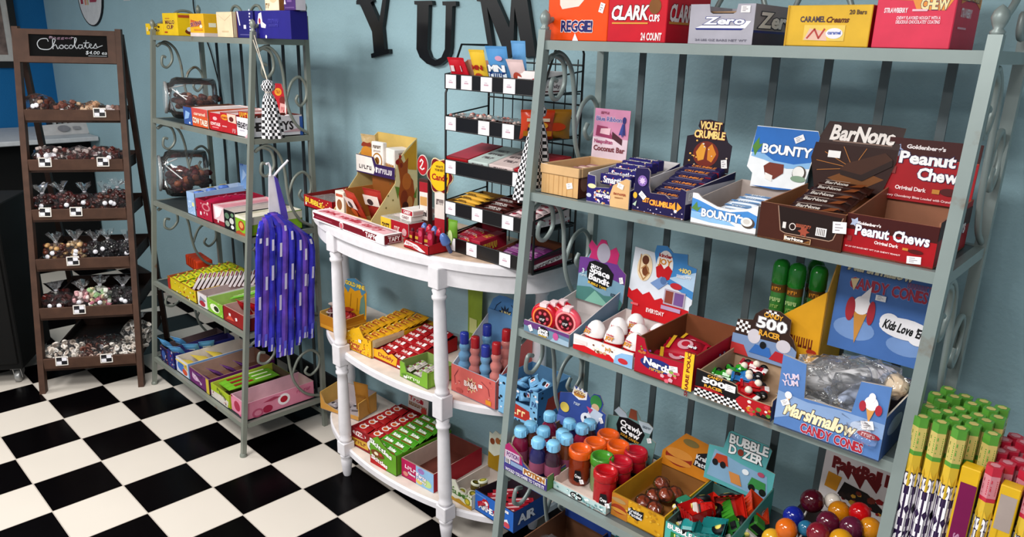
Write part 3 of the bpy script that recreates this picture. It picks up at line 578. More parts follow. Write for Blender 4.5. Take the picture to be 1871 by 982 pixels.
# ================================================================== RIGHT RACK, SECOND SHELF
Z2 = ZR[1]
W2 = [('r', 0, 0, 1, 1, '#d3ab78')] + [('r', x, 0, x + .012, 1, '#c79b66') for x in (.12, .2, .33, .47, .58, .7, .86)]
t = tray('tan wood grained carton with pink header card at the shelf left end', (989, 351), (1054, 365), Z2, .245, 298, hb=.085, col='#d3ab78', inn='#cfa98a', front=W2 + [('s', .78, .38, .022, .017, .25), ('s', .08, .93, .024, .014)], side=[('r', 0, 0, 1, 1, '#5a3528'), ('e', .12, .5, .08, .3, '#8d6a58'), ('t', 'Neapolitan', .5, .4, .2, .5, '#e6b9b5')],
 hdr=dict(h=.155, col='#d996b6', hw=.135, x0=.005, z0=.088, y=.238, lean=.06, gfx=[('r', 0, 0, 1, .42, '#e9d3dd'), ('t', 'Blue Ribbon', .42, .80, .085, .72, '#7b74ad', '#efdbe8'), ('t', 'sweets', .3, .92, .05, .24, '#8d2c50'), ('p', [(.08, .45), (.10, .66), (.40, .64), (.62, .40), (.40, .42)], '#a2486c'), ('p', [(.2, .50), (.22, .60), (.5, .62), (.48, .48)], '#efc9d2'), ('p', [(.55, .56), (.85, .42), (.85, .30), (.56, .42)], '#57303a'), ('t', 'Neapolitan', .32, .34, .075, .52, '#b25a80'), ('t', 'Coconut Bar', .50, .20, .10, .88, '#8a4a52'), ('e', .86, .80, .05, .07, '#3c3f80'), ('p', [(.82, .74), (.74, .5), (.80, .52), (.84, .46), (.86, .72)], '#44549c'), ('p', [(.88, .74), (.93, .50), (.89, .52), (.86, .46), (.85, .72)], '#3c3f80')]))
b = MB(); h0 = t.hf
for q in ((-.004, -.005, t.w + .004, .010), (-.004, t.d - .010, t.w + .004, t.d + .004)): b.box(q[0], q[1], h0 - .028, q[2], q[3], h0, '#d6b183', None, .002)
for x in (-.005, t.w - .006): b.box(x, .010, h0 - .028, x + .011, t.d - .01, h0, '#d6b183', None, .002)
b.build('rim', t.root)
me = mesh_of(pillow(.10, .032, .02, '#e6cdbd', top=[('r', .1, .2, .9, .8, '#c98d92')]), 'bar')
rows(t, me, 'candy_bar', [t.w / 2], [.06, .10, .14, .18], .052, 0, 'pale pink coconut bar', 'candy bar', 'in the tan wood grained carton', 'coconut bars in the tan carton')
PUR = '#2c2570'
sm = mesh_of(pillow(.0, 0, 0, PUR) if False else (lambda b: (b.box(-.052, -.016, 0, .052, .016, .03, PUR, None, .002), b.gfx((V((-.052, -.016, 0)), XA, ZA, -YA), .104, .03, [('t', 'Smarties', .5, .5, .6, .75, '#f4f0f4'), ('sp', 0, 0, 1, 1, 8, .003, ['#e8734e', '#d7c2a0', '#c75d86'])]), b.gfx((V((-.052, -.016, .03)), XA, YA, ZA), .104, .032, [('t', 'Smarties', .5, .5, .6, .75, '#f4f0f4'), ('sp', 0, 0, 1, 1, 8, .003, ['#e8734e', '#d7c2a0', '#c75d86'])]), b)[-1])(MB()), 'box')
KR = '#dcb483'
t = tray('purple candy tray with kraft paper corner panel and white inside', (1071, 369), (1152, 384), Z2, .26, 316, hb=.105, hs=(.05, .105), hl=(.085, .105), col=PUR, inn='#dcd7d8', fo=[(0, 0), (1, 0), (1, .97), (.9, 1), (.62, .72), (.52, .60), (.2, .55), (.18, .93), (0, .95)],
 front=[('p', [(.58, 0), (1, 0), (1, .97), (.9, 1), (.62, .72), (.54, .3)], KR), ('e', .12, .58, .1, .08, '#e6dcae'), ('e', .06, .25, .06, .07, '#c7cdd8'), ('sp', .2, .05, .55, .5, 26, .0035, ['#e9dfe4', '#cf7a50', '#a88ccf', '#e6d9a2']), ('t', 'Smarties', .38, .33, .15, .38, '#f6f1f4', '#43389a'), ('t', "I'M PAPER", .79, .46, .07, .28, '#a3553a'), ('t', 'recycle', .78, .34, .05, .2, '#a3704a'), ('s', .80, .74, .02, .014, -.3)])
rows(t, sm, 'candy_box', [.045, .045 + .004], [.065, .10, .135, .17], .05, [0, .012, .022, .03], 'purple sweets box', 'candy box', 'in the purple tray', 'boxes in the purple kraft tray', jit=.002) if False else rows(t, sm, 'candy_box', [t.w / 2], [.05, .085, .12, .155, .19], .052, [0, .013, .022, .028, .032], 'purple sweets box', 'candy box', 'in the purple kraft tray', 'boxes in the purple kraft tray', jit=.002)
NV = '#231a4e'
vc = (lambda b: (b.box(-.06, -.017, 0, .06, .017, .02, NV, None, .004), b.gfx((V((-.06, -.017, .02)), XA, YA, ZA), .12, .034, [('t', 'CRUMBLE', .5, .62, .35, .62, '#e38f4c'), ('r', .15, .18, .85, .26, '#a79fc4')]), b.gfx((V((-.06, -.017, 0)), XA, ZA, -YA), .12, .02, [('r', .1, .3, .8, .55, '#c9c2d6'), ('r', .82, .1, .97, .9, '#8d1f2e')]), b)[-1])(MB())
me = mesh_of(vc, 'bar')
VH = [(0, .06), (1, .06), (1, .56), (.90, .62), (.82, .78), (.74, .80), (.76, .95), (.46, 1), (.24, .97), (.22, .86), (.28, .80), (.16, .70), (.0, .66)]
t = tray('dark purple honeycomb bar tray with orange lettering and tall header', (1154, 385), (1259, 402), Z2, .27, 303, hb=.09, hs=(.075, .10), col=NV, inn='#a77a5a', edge='#d9d4d8', fo=[(0, 0), (1, 0), (1, .62), (.9, .66), (.86, .45), (.70, .40), (.62, .47), (.34, .46), (.30, .60), (.30, .92), (.26, .98), (.03, .96)],
 front=[('t', 'CRUMBLE', .55, .26, .11, .42, '#f0b04a', '#b0361c'), ('t', 'LET', .27, .29, .09, .12, '#f0b04a', '#b0361c'), ('p', [(.74, .24), (.82, .36), (.84, .15)], '#e3a23c'), ('p', [(.86, .36), (.86, .15), (.95, .26)], '#e3a23c'), ('star', .84, .16, .006, 7, '#efeaf2'), ('sp', .05, .02, .98, .14, 12, .002, ['#cfc6da']), ('s', .2, .38, .022, .014, -.7), ('e', .18, .70, .09, .12, '#8a6ab0'), ('star', .18, .70, .011, 8, '#d9c3e0'), ('e', .06, .36, .04, .07, '#e6b43c'), ('p', [(.02, .15), (.1, .25), (.08, .12)], '#b9cbb6')],
 side=[('r', 0, .0, 1, .55, NV), ('r', 0, .55, 1, 1.05, '#c9c4cc'), ('t', 'VIOLET', .25, .35, .2, .3, '#e08a3c'), ('t', 'CRUMBLE', .6, .3, .12, .3, '#d9cfd8'), ('s', .08, .8, .02, .02)],
 hdr=dict(h=.155, col='#241427', hw=.145, x0=-.0, z0=.085, y=.255, lean=.10, out=VH, back=NV, gfx=[('e', .47, .36, .28, .24, '#7a2a1c'), ('p', [(.25, .38), (.36, .56), (.46, .48), (.44, .26), (.32, .22)], '#e5a13a'), ('p', [(.70, .38), (.58, .56), (.50, .48), (.52, .26), (.62, .22)], '#d98a2c'), ('sp', .05, .1, .95, .6, 14, .0028, ['#e9d9c8', '#f0b85a']), ('t', 'VIOLET', .50, .885, .13, .46, '#f3d98a', '#8d1c14'), ('t', 'CRUMBLE', .50, .72, .13, .66, '#f3d98a', '#8d1c14'), ('s', .90, .22, .018, .024, .2)]))
rows(t, me, 'candy_bar', [t.w / 2 + .004], [.05, .085, .12, .155, .19, .225], .030, [0, .012, .024, .036, .048, .058], 'purple honeycomb bar', 'candy bar', 'in the dark purple tray', 'honeycomb bars', jit=.002, rx=.25)
BB = '#2f72bd'
me = mesh_of(pillow(.10, .034, .02, '#dfe6ef', top=[('r', 0, .1, 1, .55, '#6f9fd2'), ('t', 'BAR', .5, .4, .4, .5, '#f4f6f8')], front=[('r', .1, 0, .8, 1, '#7d9ec4')]), 'bar')
BH = [(.10, .0), (.84, .04), (.90, .12), (1, .90), (.96, 1), (.06, 1), (.0, .32), (.10, .22)]
t = tray('white and blue coconut bar tray with large coconut header card', (1261, 408), (1382, 432), Z2, .27, 352, hb=.085, hs=(.07, .085), hl=(.06, .085), col='#e9ecef', inn='#b9aca6', fo=[(0, 0), (1, 0), (1, .92), (.86, .78), (.60, .66), (.4, .68), (.16, .86), (.08, 1), (0, 1)],
 front=[('p', [(0, .42), (1, .22), (1, .6), (.86, .7), (.60, .58), (.4, .6), (.1, .8), (0, .84)], '#4e8fd0'), ('p', [(0, .2), (.3, .14), (.7, .16), (.6, .26), (.2, .36), (0, .42)], '#8fbbe2'), ('p', [(.0, .5), (.08, .74), (.10, .55), (.16, .6), (.10, .42)], '#5f8a4a'), ('t', 'BOUNTY', .46, .42, .24, .58, '#fdfdfd', '#3c5f94'), ('e', .88, .34, .10, .17, '#56483f'), ('e', .86, .37, .085, .14, '#e9e6e2'), ('e', .86, .38, .05, .08, '#cfcac5'), ('r', .74, .44, .80, .5, '#f4f4f4')],
 hdr=dict(h=.165, col='#eef0f2', hw=.185, x0=.014, z0=.072, y=.255, lean=.12, out=BH, gfx=[('p', [(.06, .99), (.96, .99), (1, .90), (.94, .50), (.70, .44), (.40, .46), (.20, .58), (.03, .56)], BB), ('p', [(.05, .56), (.2, .58), (.4, .46), (.7, .44), (.94, .50), (.93, .40), (.6, .36), (.25, .46), (.04, .5)], '#8fbbe2'), ('p', [(.04, .66), (.12, .82), (.14, .70), (.2, .72), (.13, .60), (.10, .50)], '#5a8a3c'), ('t', 'BOUNTY', .56, .645, .14, .72, '#fdfdfd', '#2a4a80'), ('p', [(.26, .36), (.34, .43), (.56, .42), (.57, .28), (.44, .16), (.30, .22)], '#7a3626'), ('p', [(.30, .26), (.42, .22), (.42, .12), (.31, .16)], '#ece8e4'), ('e', .80, .31, .10, .12, '#4f443c'), ('e', .79, .32, .085, .10, '#eceae6'), ('e', .80, .22, .11, .05, '#8aa38c'), ('s', .72, .85, .026, .016, .5), ('p', [(.11, .02), (.84, .05), (.5, .0)], BB)]))
rows(t, me, 'candy_bar', [t.w / 2], [.04, .08, .12, .16, .20], .025, [0, .004, .01, .012, .014], 'white and blue wrapped coconut bar', 'candy bar', 'in the coconut tray', 'coconut bars in the white tray', jit=.006, rx=.1)
BR = '#3a1a12'
me = mesh_of(pillow(.135, .036, .022, BR, top=[('t', 'BarNone', .35, .5, .5, .5, '#d9cfc8'), ('p', [(.65, .1), (.9, .3), (.98, .9), (.8, .8)], '#8a4c26'), ('r', .05, .88, .6, .96, '#b9a79c')], front=[('r', .08, .3, .7, .6, '#a38f86'), ('e', .86, .5, .08, .4, '#7a3a1c')]), 'bar')
t = tray('brown chocolate bar tray with window front and folded brown header', (1383, 433), (1535, 465), Z2, .27, 368, hb=.085, hs=(.085, .10), hl=(.085, .10), col='#4a2113', inn='#b37f5a', front=[('p', [(.22, .96), (.28, .30), (.34, .25), (.86, .25), (.90, .30), (.98, .90)], '#24110d'), ('ln', [(.22, .96), (.28, .30), (.34, .25), (.86, .25), (.90, .30), (.98, .90)], .002, '#a98a78'), ('r', .30, .38, .34, .55, '#e6dfdc'), ('e', .42, .46, .04, .10, '#d9cfca'), ('e', .42, .46, .03, .075, '#24110d'), ('t', 'milk choc', .55, .52, .09, .18, '#b8654c'), ('star', .56, .38, .014, 6, '#a0503c'), ('r', .70, .34, .82, .56, '#eeeaea')] + [('r', .715 + .02 * i, .36, .722 + .02 * i, .54, '#4a3c38') for i in range(5)] + [('r', .34, .06, .66, .21, '#c9a27c'), ('r', .35, .075, .65, .195, '#35150d'), ('t', 'BarNone', .46, .135, .08, .22, '#f2e9e2'), ('p', [(.58, .09), (.64, .17), (.65, .09)], '#8a5c2c'), ('s', .96, .66, .030, .026, .1)])
rows(t, me, 'candy_bar', [t.w / 2 + .008], [.03, .07, .11, .15, .19, .225], .045, [0, .014, .026, .034, .044, .052], 'brown wrapped chocolate bar', 'candy bar', 'in the brown tray', 'chocolate bars in the brown tray', jit=.004, rx=.3)
hd1 = [(.0, 0), (.86, 0), (1, .62), (.98, .74), (1.04, 1), (.10, 1), (-.04, .52)]
R0 = t.root
header(R0, t.w, t.d, .1, h=.125, col='#35160e', hw=.195, x0=.012, z0=.085, y=.262, lean=.10, out=[(.06, 0), (.88, 0), (1, .76), (1, 1), (-.03, 1), (-.06, .68)], gfx=[('p', [(.2, .30), (.52, .56), (.9, .40), (.6, .10)], '#7a4a1c'), ('p', [(.24, .86), (.40, .62), (.28, .8)], '#c9924a')] + [('ln', [(.5, .55), (.5 + .48 * math.cos(a), .58 + .40 * math.sin(a))], .0016, '#b9793c') for a in (.3, .8, 1.3, 1.9, 2.5, 3.0, 3.5)] + [('p', [(.34, .50), (.42, .64), (.86, .92), (.96, .80), (.62, .44)], '#4a2816'), ('p', [(.34, .50), (.62, .44), (.96, .80), (.97, .68), (.64, .32), (.36, .40)], '#2c140c'), ('r', .16, .72, .32, .86, '#f1eeec'), ('t', 'BarNone', .46, .10, .16, .56, '#efe6e0', '#24100a')], nm='header_card')
header(R0, t.w, t.d, .1, h=.058, col='#35160e', hw=.205, x0=.006, z0=.208, y=.276, lean=.30, out=[(0, 0), (.98, 0), (1.0, .95), (.84, 1), (.10, 1)], gfx=[('t', 'BarNone', .54, .52, .62, .74, '#efe6e0', '#24100a', {'shear': .1}), ('r', .2, .12, .9, .18, '#8a7064')], nm='header_flap')
RD = '#a90f1d'; DB = '#47110f'
PC = lambda a: [('r', 0, .60, 1, 1, DB)]
t = tray('red and dark brown peanut candy tray with big folded lid header', (1538, 461), (1703, 497), Z2, .27, 389, hb=.10, hs=(.10, .115), hl=(.085, .12), col=RD, inn='#9a6a52', front=[('r', 0, .62, 1, 1, DB), ('star', .10, .80, .012, 5, '#b9c3dd'), ('t', "Goldenberg's", .26, .80, .07, .26, '#f0e6e6'), ('t', 'Peanut Chews', .52, .63, .24, .80, '#fbf7f7', '#3f2f55'), ('t', 'Original Dark', .48, .39, .075, .26, '#f7dfdf'), ('r', .66, .33, .72, .39, '#c98a3c'), ('e', .80, .34, .08, .05, '#5a1414'), ('r', .04, .33, .09, .46, '#8d3a38'), ('t', '24 2.0 OZ BAGS NET WT 3 LB CHEWY PEANUT', .34, .19, .035, .62, '#f0c6c6'), ('s', .80, .14, .028, .016, .1)], side=[('r', 0, .6, 1, 1, DB), ('t', 'Chews', .6, .6, .3, .5, '#e9e0e0', '#3f2f55')])
header(t.root, t.w, t.d, .1, h=.148, col=RD, hw=.20, x0=-.016, z0=.092, y=.255, lean=.10, back='#7a2a1c', th=.004, gfx=[('r', 0, .70, 1, 1, DB), ('r', 0, .695, 1, .71, '#c04a30'), ('star', .11, .80, .016, 5, '#a9b5d6'), ('star', .11, .80, .009, 5, '#3a3f70'), ('t', "Goldenberg's", .42, .875, .06, .42, '#f0e6e6'), ('t', 'Peanut', .46, .70, .18, .60, '#fbf7f7', '#3f2f55'), ('t', 'Chews', .64, .46, .18, .50, '#fbf7f7', '#3f2f55'), ('t', 'Original Dark', .34, .205, .06, .34, '#f7dfdf'), ('r', .58, .17, .66, .24, '#c98a3c'), ('e', .76, .22, .10, .06, '#5a1414'), ('r', .08, .42, .14, .54, '#8d3a38'), ('t', 'Chewy Chocolatey Bites Loaded with Crunchy', .44, .07, .035, .78, '#f0c6c6')], nm='header_card')
cb = pillow(.09, .03, .02, '#7d121c', top=[('r', .1, .3, .9, .7, '#e0c6c0')])
rows(t, mesh_of(cb, 'bar'), 'candy_bar', [t.w * .35, t.w * .7], [.08, .14, .2], .012, 0, 'dark red peanut candy packet', 'candy bar', 'in the peanut tray', 'peanut candy packets')
# ================================================================== RIGHT RACK, THIRD SHELF
Z3 = ZR[2]
BL3 = '#7c9fb4'
t = tray('low teal and purple candy tray of red tape rolls with space themed header', (957, 606), (1046, 634), Z3, .27, 584, hb=.07, hs=(.038, .12), hl=(.03, .08), col='#6d8ba0', inn='#c3bcbb', front=[('p', [(0, .6), (.3, .5), (.6, .8), (1, .7), (1, 1), (0, 1)], '#6a3f7c'), ('p', [(.6, 0), (.7, .5), (1, .4), (1, 0)], '#9fb6c8'), ('e', .44, .5, .13, .42, '#131016'), ('t', 'Space', .44, .66, .28, .2, '#f0eef2'), ('t', 'Bandit', .44, .38, .28, .22, '#f0eef2'), ('r', .34, .12, .52, .2, '#c9a83c'), ('e', .72, .5, .06, .3, '#c05a94'), ('s', .16, .5, .014, .020, .5)],
 hdr=dict(h=.215, col='#7b9fb4', hw=.185, x0=.008, z0=.055, y=.25, lean=.08, out=[(.0, .0), (.95, .0), (1, .12), (1, .56), (.86, .64), (.80, .70), (.82, .84), (.74, .93), (.62, .86), (.52, 1), (.42, 1), (.34, .88), (.22, .96), (.16, .86), (.24, .78), (.16, .68), (0, .66)],
  gfx=[('p', [(0, .40), (.3, .52), (.6, .46), (1, .40), (1, .56), (.86, .64), (.80, .70), (.16, .68), (0, .66)], '#6f3f8c'), ('p', [(.16, .86), (.24, .78), (.2, .68), (.80, .68), (.82, .84), (.74, .93), (.62, .86), (.52, 1), (.42, 1), (.34, .88), (.22, .96)], '#bb2f6d'), ('e', .50, .80, .14, .15, '#a8a4b2'), ('p', [(0, 0), (.95, 0), (1, .12), (.9, .2), (.6, .16), (.3, .24), (0, .2)], '#4f7f7a'), ('p', [(.2, 0), (.4, .2), (.7, .04), (.6, 0)], '#7fb0a0'), ('e', .47, .44, .28, .19, '#0f0d12'), ('p', [(.18, .5), (.22, .62), (.34, .66), (.6, .64), (.76, .52), (.74, .34), (.5, .26), (.24, .32)], '#0f0d12'), ('t', 'TRICKY', .38, .565, .04, .24, '#eceaf0', None, {'rot': -.15}), ('t', 'Space', .47, .50, .09, .42, '#f4f2f6', None, {'rot': -.12}), ('t', 'Bandit', .47, .385, .09, .44, '#f4f2f6', None, {'rot': -.12}), ('t', 'BUBBLE TAPE', .44, .29, .035, .40, '#d9b23c', None, {'rot': -.12}), ('t', '3', .11, .46, .07, None, '#c9d6dc'), ('t', 'flavors', .12, .39, .035, .16, '#c9d6dc'), ('s', .93, .46, .014, .02, .3), ('t', 'KOKOA', .84, .21, .045, .18, '#22303a')]))
def roll_mesh(c, ring):
    b = MB(); b.lathe([(0, -.011), (.024, -.011), (.031, -.009), (.035, -.003), (.035, .003), (.031, .009), (.024, .011), (0, .011)], (0, 0, .035), 24, c, (0, 1, 0))
    b.lathe([(.0225, -.0118), (.0265, -.0118)], (0, 0, .035), 24, ring, (0, 1, 0), True, False); b.lathe([(0, -.0114), (.021, -.0114)], (0, 0, .035), 20, '#8d2a33', (0, 1, 0))
    for a in range(6): b.gfx((V((0, -.0116, .035)), XA, ZA, -YA), 1, 1, [('e', .013 * math.cos(a * 1.047), .013 * math.sin(a * 1.047), .004, .004, '#d9596a')])
    b.gfx((V((0, -.012, .035)), XA, ZA, -YA), 1, 1, [('e', 0, -.003, .009, .010, '#2a1a1e'), ('t', 'tape', 0, -.004, .006, .014, '#f0e8ea')])
    b.gfx((V((0, -.012, .067)), XA, ZA, -YA), 1, 1, []); b.box(-.008, -.013, .062, .010, .010, .0715, '#f2d9dc'); return mesh_of(b, 'roll')
rm_, rp_ = roll_mesh(mat('#c4132c', .25), '#f08a4a'), roll_mesh(mat('#e55a6c', .25), '#f5a0a0')
for x, dy, mm, lb in ((.05, .04, rm_, 'red tape roll with orange ring at the front of the space tray'), (.062, .068, rm_, 'red tape roll standing second from the front in the space tray'), (.074, .096, rm_, 'red tape roll standing third from the front in the space tray'), (t.w - .055, .06, rp_, 'pink tape roll standing alone at the right of the space tray')):
    inst(mm, 'gum_roll', place(t, x, dy, .006, .2) @ M4.Scale(1.32, 4), lb, 'gum roll', 'gum tape rolls in the space tray')
t = tray('white and red candy tray of egg toys with blue and red header card', (1047, 637), (1158, 676), Z3, .27, 610, hb=.06, hs=(.03, .06), col='#efe6e4', inn='#d8cfcc', front=[('p', [(0, 0), (0, .3), (.2, .45), (.4, .3), (.62, .42), (.7, .2), (.7, 0)], '#c81a24'), ('p', [(.7, 0), (.72, .5), (.82, .8), (1, .9), (1, 0)], '#8fb7dc'), ('sp', .3, .3, .7, .9, 12, .005, ['#7a4a30', '#c9a884', '#efe0d0']), ('e', .85, .3, .08, .18, '#c2303a'), ('r', .02, .5, .24, .75, '#e6d8d6'), ('t', 'joy', .6, .74, .2, .1, '#c58a2c')],
 hdr=dict(h=.24, col='#dfe4ec', hw=.225, x0=.004, z0=.05, y=.262, lean=.10, out=[(.10, 0), (.92, 0), (.98, .14), (.97, .3), (1, .34), (1, .80), (.86, .82), (.84, .95), (.62, .93), (.52, 1), (.36, .98), (.34, .88), (.02, .90), (0, .22), (.10, .18)],
  gfx=[('p', [(.36, .98), (.52, 1), (.62, .93), (.84, .95), (.86, .82), (1, .80), (1, .40), (.7, .5), (.45, .55), (.34, .88)], '#4a8fcb'), ('p', [(.6, .6), (1, .75), (1, .5)], '#b9d3ea'), ('p', [(0, .22), (.10, .18), (.10, 0), (.92, 0), (.98, .14), (.97, .25), (.8, .26), (.72, .30), (.64, .25), (.54, .32), (.44, .27), (.34, .36), (.24, .30), (.14, .36), (.06, .31), (0, .35)], '#c81a24'), ('e', .52, .74, .13, .20, '#f4efec'), ('p', [(.39, .70), (.46, .76), (.52, .70), (.58, .76), (.65, .70), (.62, .58), (.52, .54), (.42, .58)], '#c81a24'), ('t', 'kinder', .52, .87, .045, .20, '#a81a24'), ('t', 'JOY', .52, .79, .07, .20, '#d9902c'), ('e', .22, .66, .12, .18, '#e9d3b0'), ('e', .22, .76, .055, .06, '#6a3a22'), ('e', .24, .62, .055, .07, '#7a4424'), ('ln', [(.14, .82), (.14, .6), (.22, .5), (.3, .6), (.24, .7), (.17, .64)], .004, '#b98c5c'), ('p', [(.34, .48), (.5, .60), (.62, .54), (.48, .42)], '#7f9cc9'), ('e', .54, .55, .05, .05, '#5c7aa8'), ('e', .74, .52, .09, .04, '#c2303a'), ('r', .58, .26, .90, .46, '#b8aab8'), ('r', .60, .28, .72, .44, '#8d4a3c'), ('r', .74, .28, .88, .44, '#7a5a94'), ('t', '+100', .84, .74, .055, .18, '#f3dc8a'), ('t', 'surprises', .84, .66, .04, .22, '#f3f3f6'), ('t', 'EVERYDAY', .48, .12, .05, .28, '#f6e4e4'), ('r', .56, .19, .86, .24, '#b9a0c0'), ('r', .08, .14, .2, .17, '#e06a70')]))
eg = MB(); pr = [(0, 0), (.010, .001), (.017, .006), (.0205, .016), (.021, .024)]; eg.lathe(pr, (0, 0, 0), 20, mat('#c4121e', .25))
eg.lathe([(.021, .024), (.0205, .032), (.018, .042), (.013, .050), (.007, .0545), (0, .056)], (0, 0, 0), 20, mat('#f3efee', .25)); eg.lathe([(.0213, .0235), (.0215, .0255), (.0212, .0275)], (0, 0, 0), 20, '#f3efee')
FE = (V((0, -.0222, .033)), XA, V((0, .18, .98)), V((0, -.98, .18))); eg.gfx(FE, 1, 1, [('t', 'kinder', 0, .007, .0038, .017, '#b8242c'), ('t', 'JOY', 0, 0, .0065, .018, '#d9982c', '#b8501c'), ('r', -.008, -.0085, .008, -.0065, '#d9bcb0')])
em = mesh_of(eg, 'egg'); EG = [(.17, .035, 'front left'), (.50, .035, 'front middle'), (.83, .035, 'front right'), (.34, .085, 'second row left'), (.68, .085, 'second row right'), (.42, .135, 'third row left'), (.86, .12, 'third row right'), (.2, .17, 'back row left')]
for k, (x, y, nm) in enumerate(EG[:7]): inst(em, 'candy_egg', place(t, x * t.w, y + .004 + y * .35, .006, [-.3, .1, -.15, .2, -.1, .3, -.2][k], -.12, .05) @ M4.Scale(1.42, 4), 'white and red candy egg, %s of the egg tray' % nm, 'candy egg', 'candy eggs in the white tray')
NR = '#b01230'
t = tray('crimson candy tray with cut down front and yellow pouch strip', (1158, 679), (1265, 718), Z3, .27, 612, hb=.105, hs=(.098, .105), hl=(.10, .105), col=NR, inn='#7d4a30', fo=[(0, 0), (1, 0), (1, .98), (.84, .98), (.83, .66), (.25, .62), (.20, .70), (.14, .96), (0, 1)],
 front=[('e', .40, .36, .30, .17, '#27357c'), ('t', 'Nerds', .40, .38, .17, .46, '#f6f4f6', '#1c2458', {'rot': -.1}), ('t', 'gummies', .40, .23, .07, .26, '#e6b43c'), ('sp', .04, .5, .3, .8, 8, .005, ['#7c9a3c', '#c2703c', '#7a3a8c']), ('sp', .5, .05, .82, .35, 14, .006, ['#d9a8b4', '#e06a7c', '#c9506a', '#8fb04c']), ('s', .68, .42, .026, .016, .15), ('r', .845, 0, 1.0, .97, '#efc030'), ('t', 'SHARE POUCH', .92, .48, .085, .76, '#7a1420', None, {'rot': 1.5708})], side=[('t', 'Nerds', .72, .5, .3, .4, '#c9c3e0', '#27357c')])
nb = pillow(.085, .062, .022, NR, top=[('r', 0, 0, .12, 1, '#e9b832'), ('e', .55, .5, .26, .36, '#d9a0ac'), ('e', .55, .55, .14, .2, '#b81c34'), ('t', 'Nerds', .82, .4, .2, .3, '#f6f4f6', '#27357c')]); me = mesh_of(nb, 'pouch')
for k, (x, y, z, a, rx, nm) in enumerate(((.055, .11, .012, .5, .15, 'nearest the front'), (.06, .15, .034, .2, .2, 'lying on top in the middle'), (.055, .2, .02, -.3, .5, 'leaning at the back'))): inst(me, 'candy_pouch', place(t, x + .012, y - .01, z, a, rx) @ M4.Scale(1.4, 4), 'crimson candy pouch %s in the crimson tray' % nm, 'candy pouch', 'pouches in the crimson tray')
t = tray('black checkered racing candy tray with race car header', (1268, 722), (1411, 772), Z3, .215, 674, hb=.075, hs=(.055, .075), hl=(.065, .075), col='#151114', inn='#b49a80', fo=[(0, 0), (1, 0), (1, .55), (.66, .56), (.56, .62), (.54, .86), (.48, .90), (0, 1)],
 front=[('chk', .0, .02, .72, .34, 18, 4, '#efecec'), ('p', [(.55, .38), (.6, .56), (.98, .56), (1, .2), (.75, .0), (.6, .2)], '#b01a24'), ('sp', .72, .05, 1, .5, 14, .007, ['#c8404a', '#5f8a3c', '#e6dcd8', '#c98a2c', '#2a2024']), ('t', 'CANDY', .26, .88, .09, .20, '#e0a63c'), ('t', '500', .25, .70, .19, .30, '#f4f2f2', '#6a6468'), ('t', 'RACER', .25, .50, .10, .24, '#e0a63c'), ('p', [(0, .36), (.2, .46), (.4, .38), (.4, .34), (0, .34)], '#a81c24'), ('s', .47, .70, .028, .018)], side=[('r', 0, 0, 1, 1, '#5a5f8a')],
 hdr=dict(h=.145, col='#3a241c', hw=.18, x0=-.008, z0=.062, y=.20, lean=.10, out=[(0, 0), (1, 0), (1, .35), (.92, .55), (.86, .62), (.84, .9), (.66, 1), (.42, .98), (.30, .84), (.28, .72), (.04, .66)],
  gfx=[('p', [(0, 0), (1, 0), (1, .35), (.92, .42), (0, .38)], '#7f95b8'), ('p', [(0, 0), (.3, 0), (.2, .2), (0, .2)], '#b83a3a'), ('chk', .04, .44, .26, .66, 5, 4, '#efecec'), ('e', .34, .42, .10, .14, '#cfc9d0'), ('e', .80, .38, .11, .12, '#cfc9d0'), ('chk', .46, .90, .66, .98, 5, 2, '#efecec'), ('t', 'CANDY', .58, .88, .08, .28, '#e0a63c'), ('t', '500', .58, .72, .19, .44, '#f4f2f2', '#7a7478'), ('t', 'RACER', .57, .53, .10, .32, '#e0a63c'), ('p', [(.3, .1), (.38, .28), (.6, .28), (.66, .1)], '#3c70b4'), ('p', [(.62, .08), (.7, .26), (.9, .24), (.98, .06)], '#b42a34'), ('e', .5, .30, .05, .07, '#14161c')]))
def car_mesh(c):
    b = MB(); cm = mat(c, .2); b.box(-.022, -.009, .006, .022, .009, .014, cm, None, .003); b.box(-.010, -.008, .013, .010, .008, .021, cm, None, .004); b.box(-.024, -.010, .010, -.019, .010, .018, cm, None, .001); b.ball((.004, 0, .021), .0065, 10, '#e9dfd0')
    for x in (-.014, .014):
        for y in (-.012, .012): b.lathe([(0, -.003), (.0075, -.003), (.0075, .003), (0, .003)], (x, y, .0075), 12, '#17171a', (0, 1, 0)); b.lathe([(0, -.0034), (.0035, -.0034), (.0035, .0034), (0, .0034)], (x, y, .0075), 8, '#c9c9c9', (0, 1, 0))
    b.box(.016, -.006, .012, .024, .006, .015, '#e9e6e4', None, .001)
    return b
cms = {'green': mesh_of(car_mesh('#35a02c'), 'car'), 'blue': mesh_of(car_mesh('#2a78b8'), 'car'), 'red': mesh_of(car_mesh('#b8101c'), 'car')}
for x, y, z, a, c, nm in ((.03, .05, .012, .6, 'green', 'at the front left'), (.034, .10, .016, .3, 'green', 'in the second row left'), (.05, .145, .024, 1.0, 'green', 'at the back left'), (.085, .13, .020, -.6, 'blue', 'at the back right'), (.09, .095, .024, .4, 'blue', 'in the middle right'), (.118, .05, .012, -.2, 'red', 'at the front right corner'), (.12, .085, .018, .5, 'red', 'in the second row right'), (.075, .175, .030, .1, 'red', 'at the very back')):
    inst(cms[c], 'toy_car', place(t, x, y, z, a, .2, .1) @ M4.Scale(1.55, 4), '%s candy race car %s of the checkered tray' % (c, nm), 'toy car', 'toy race cars')
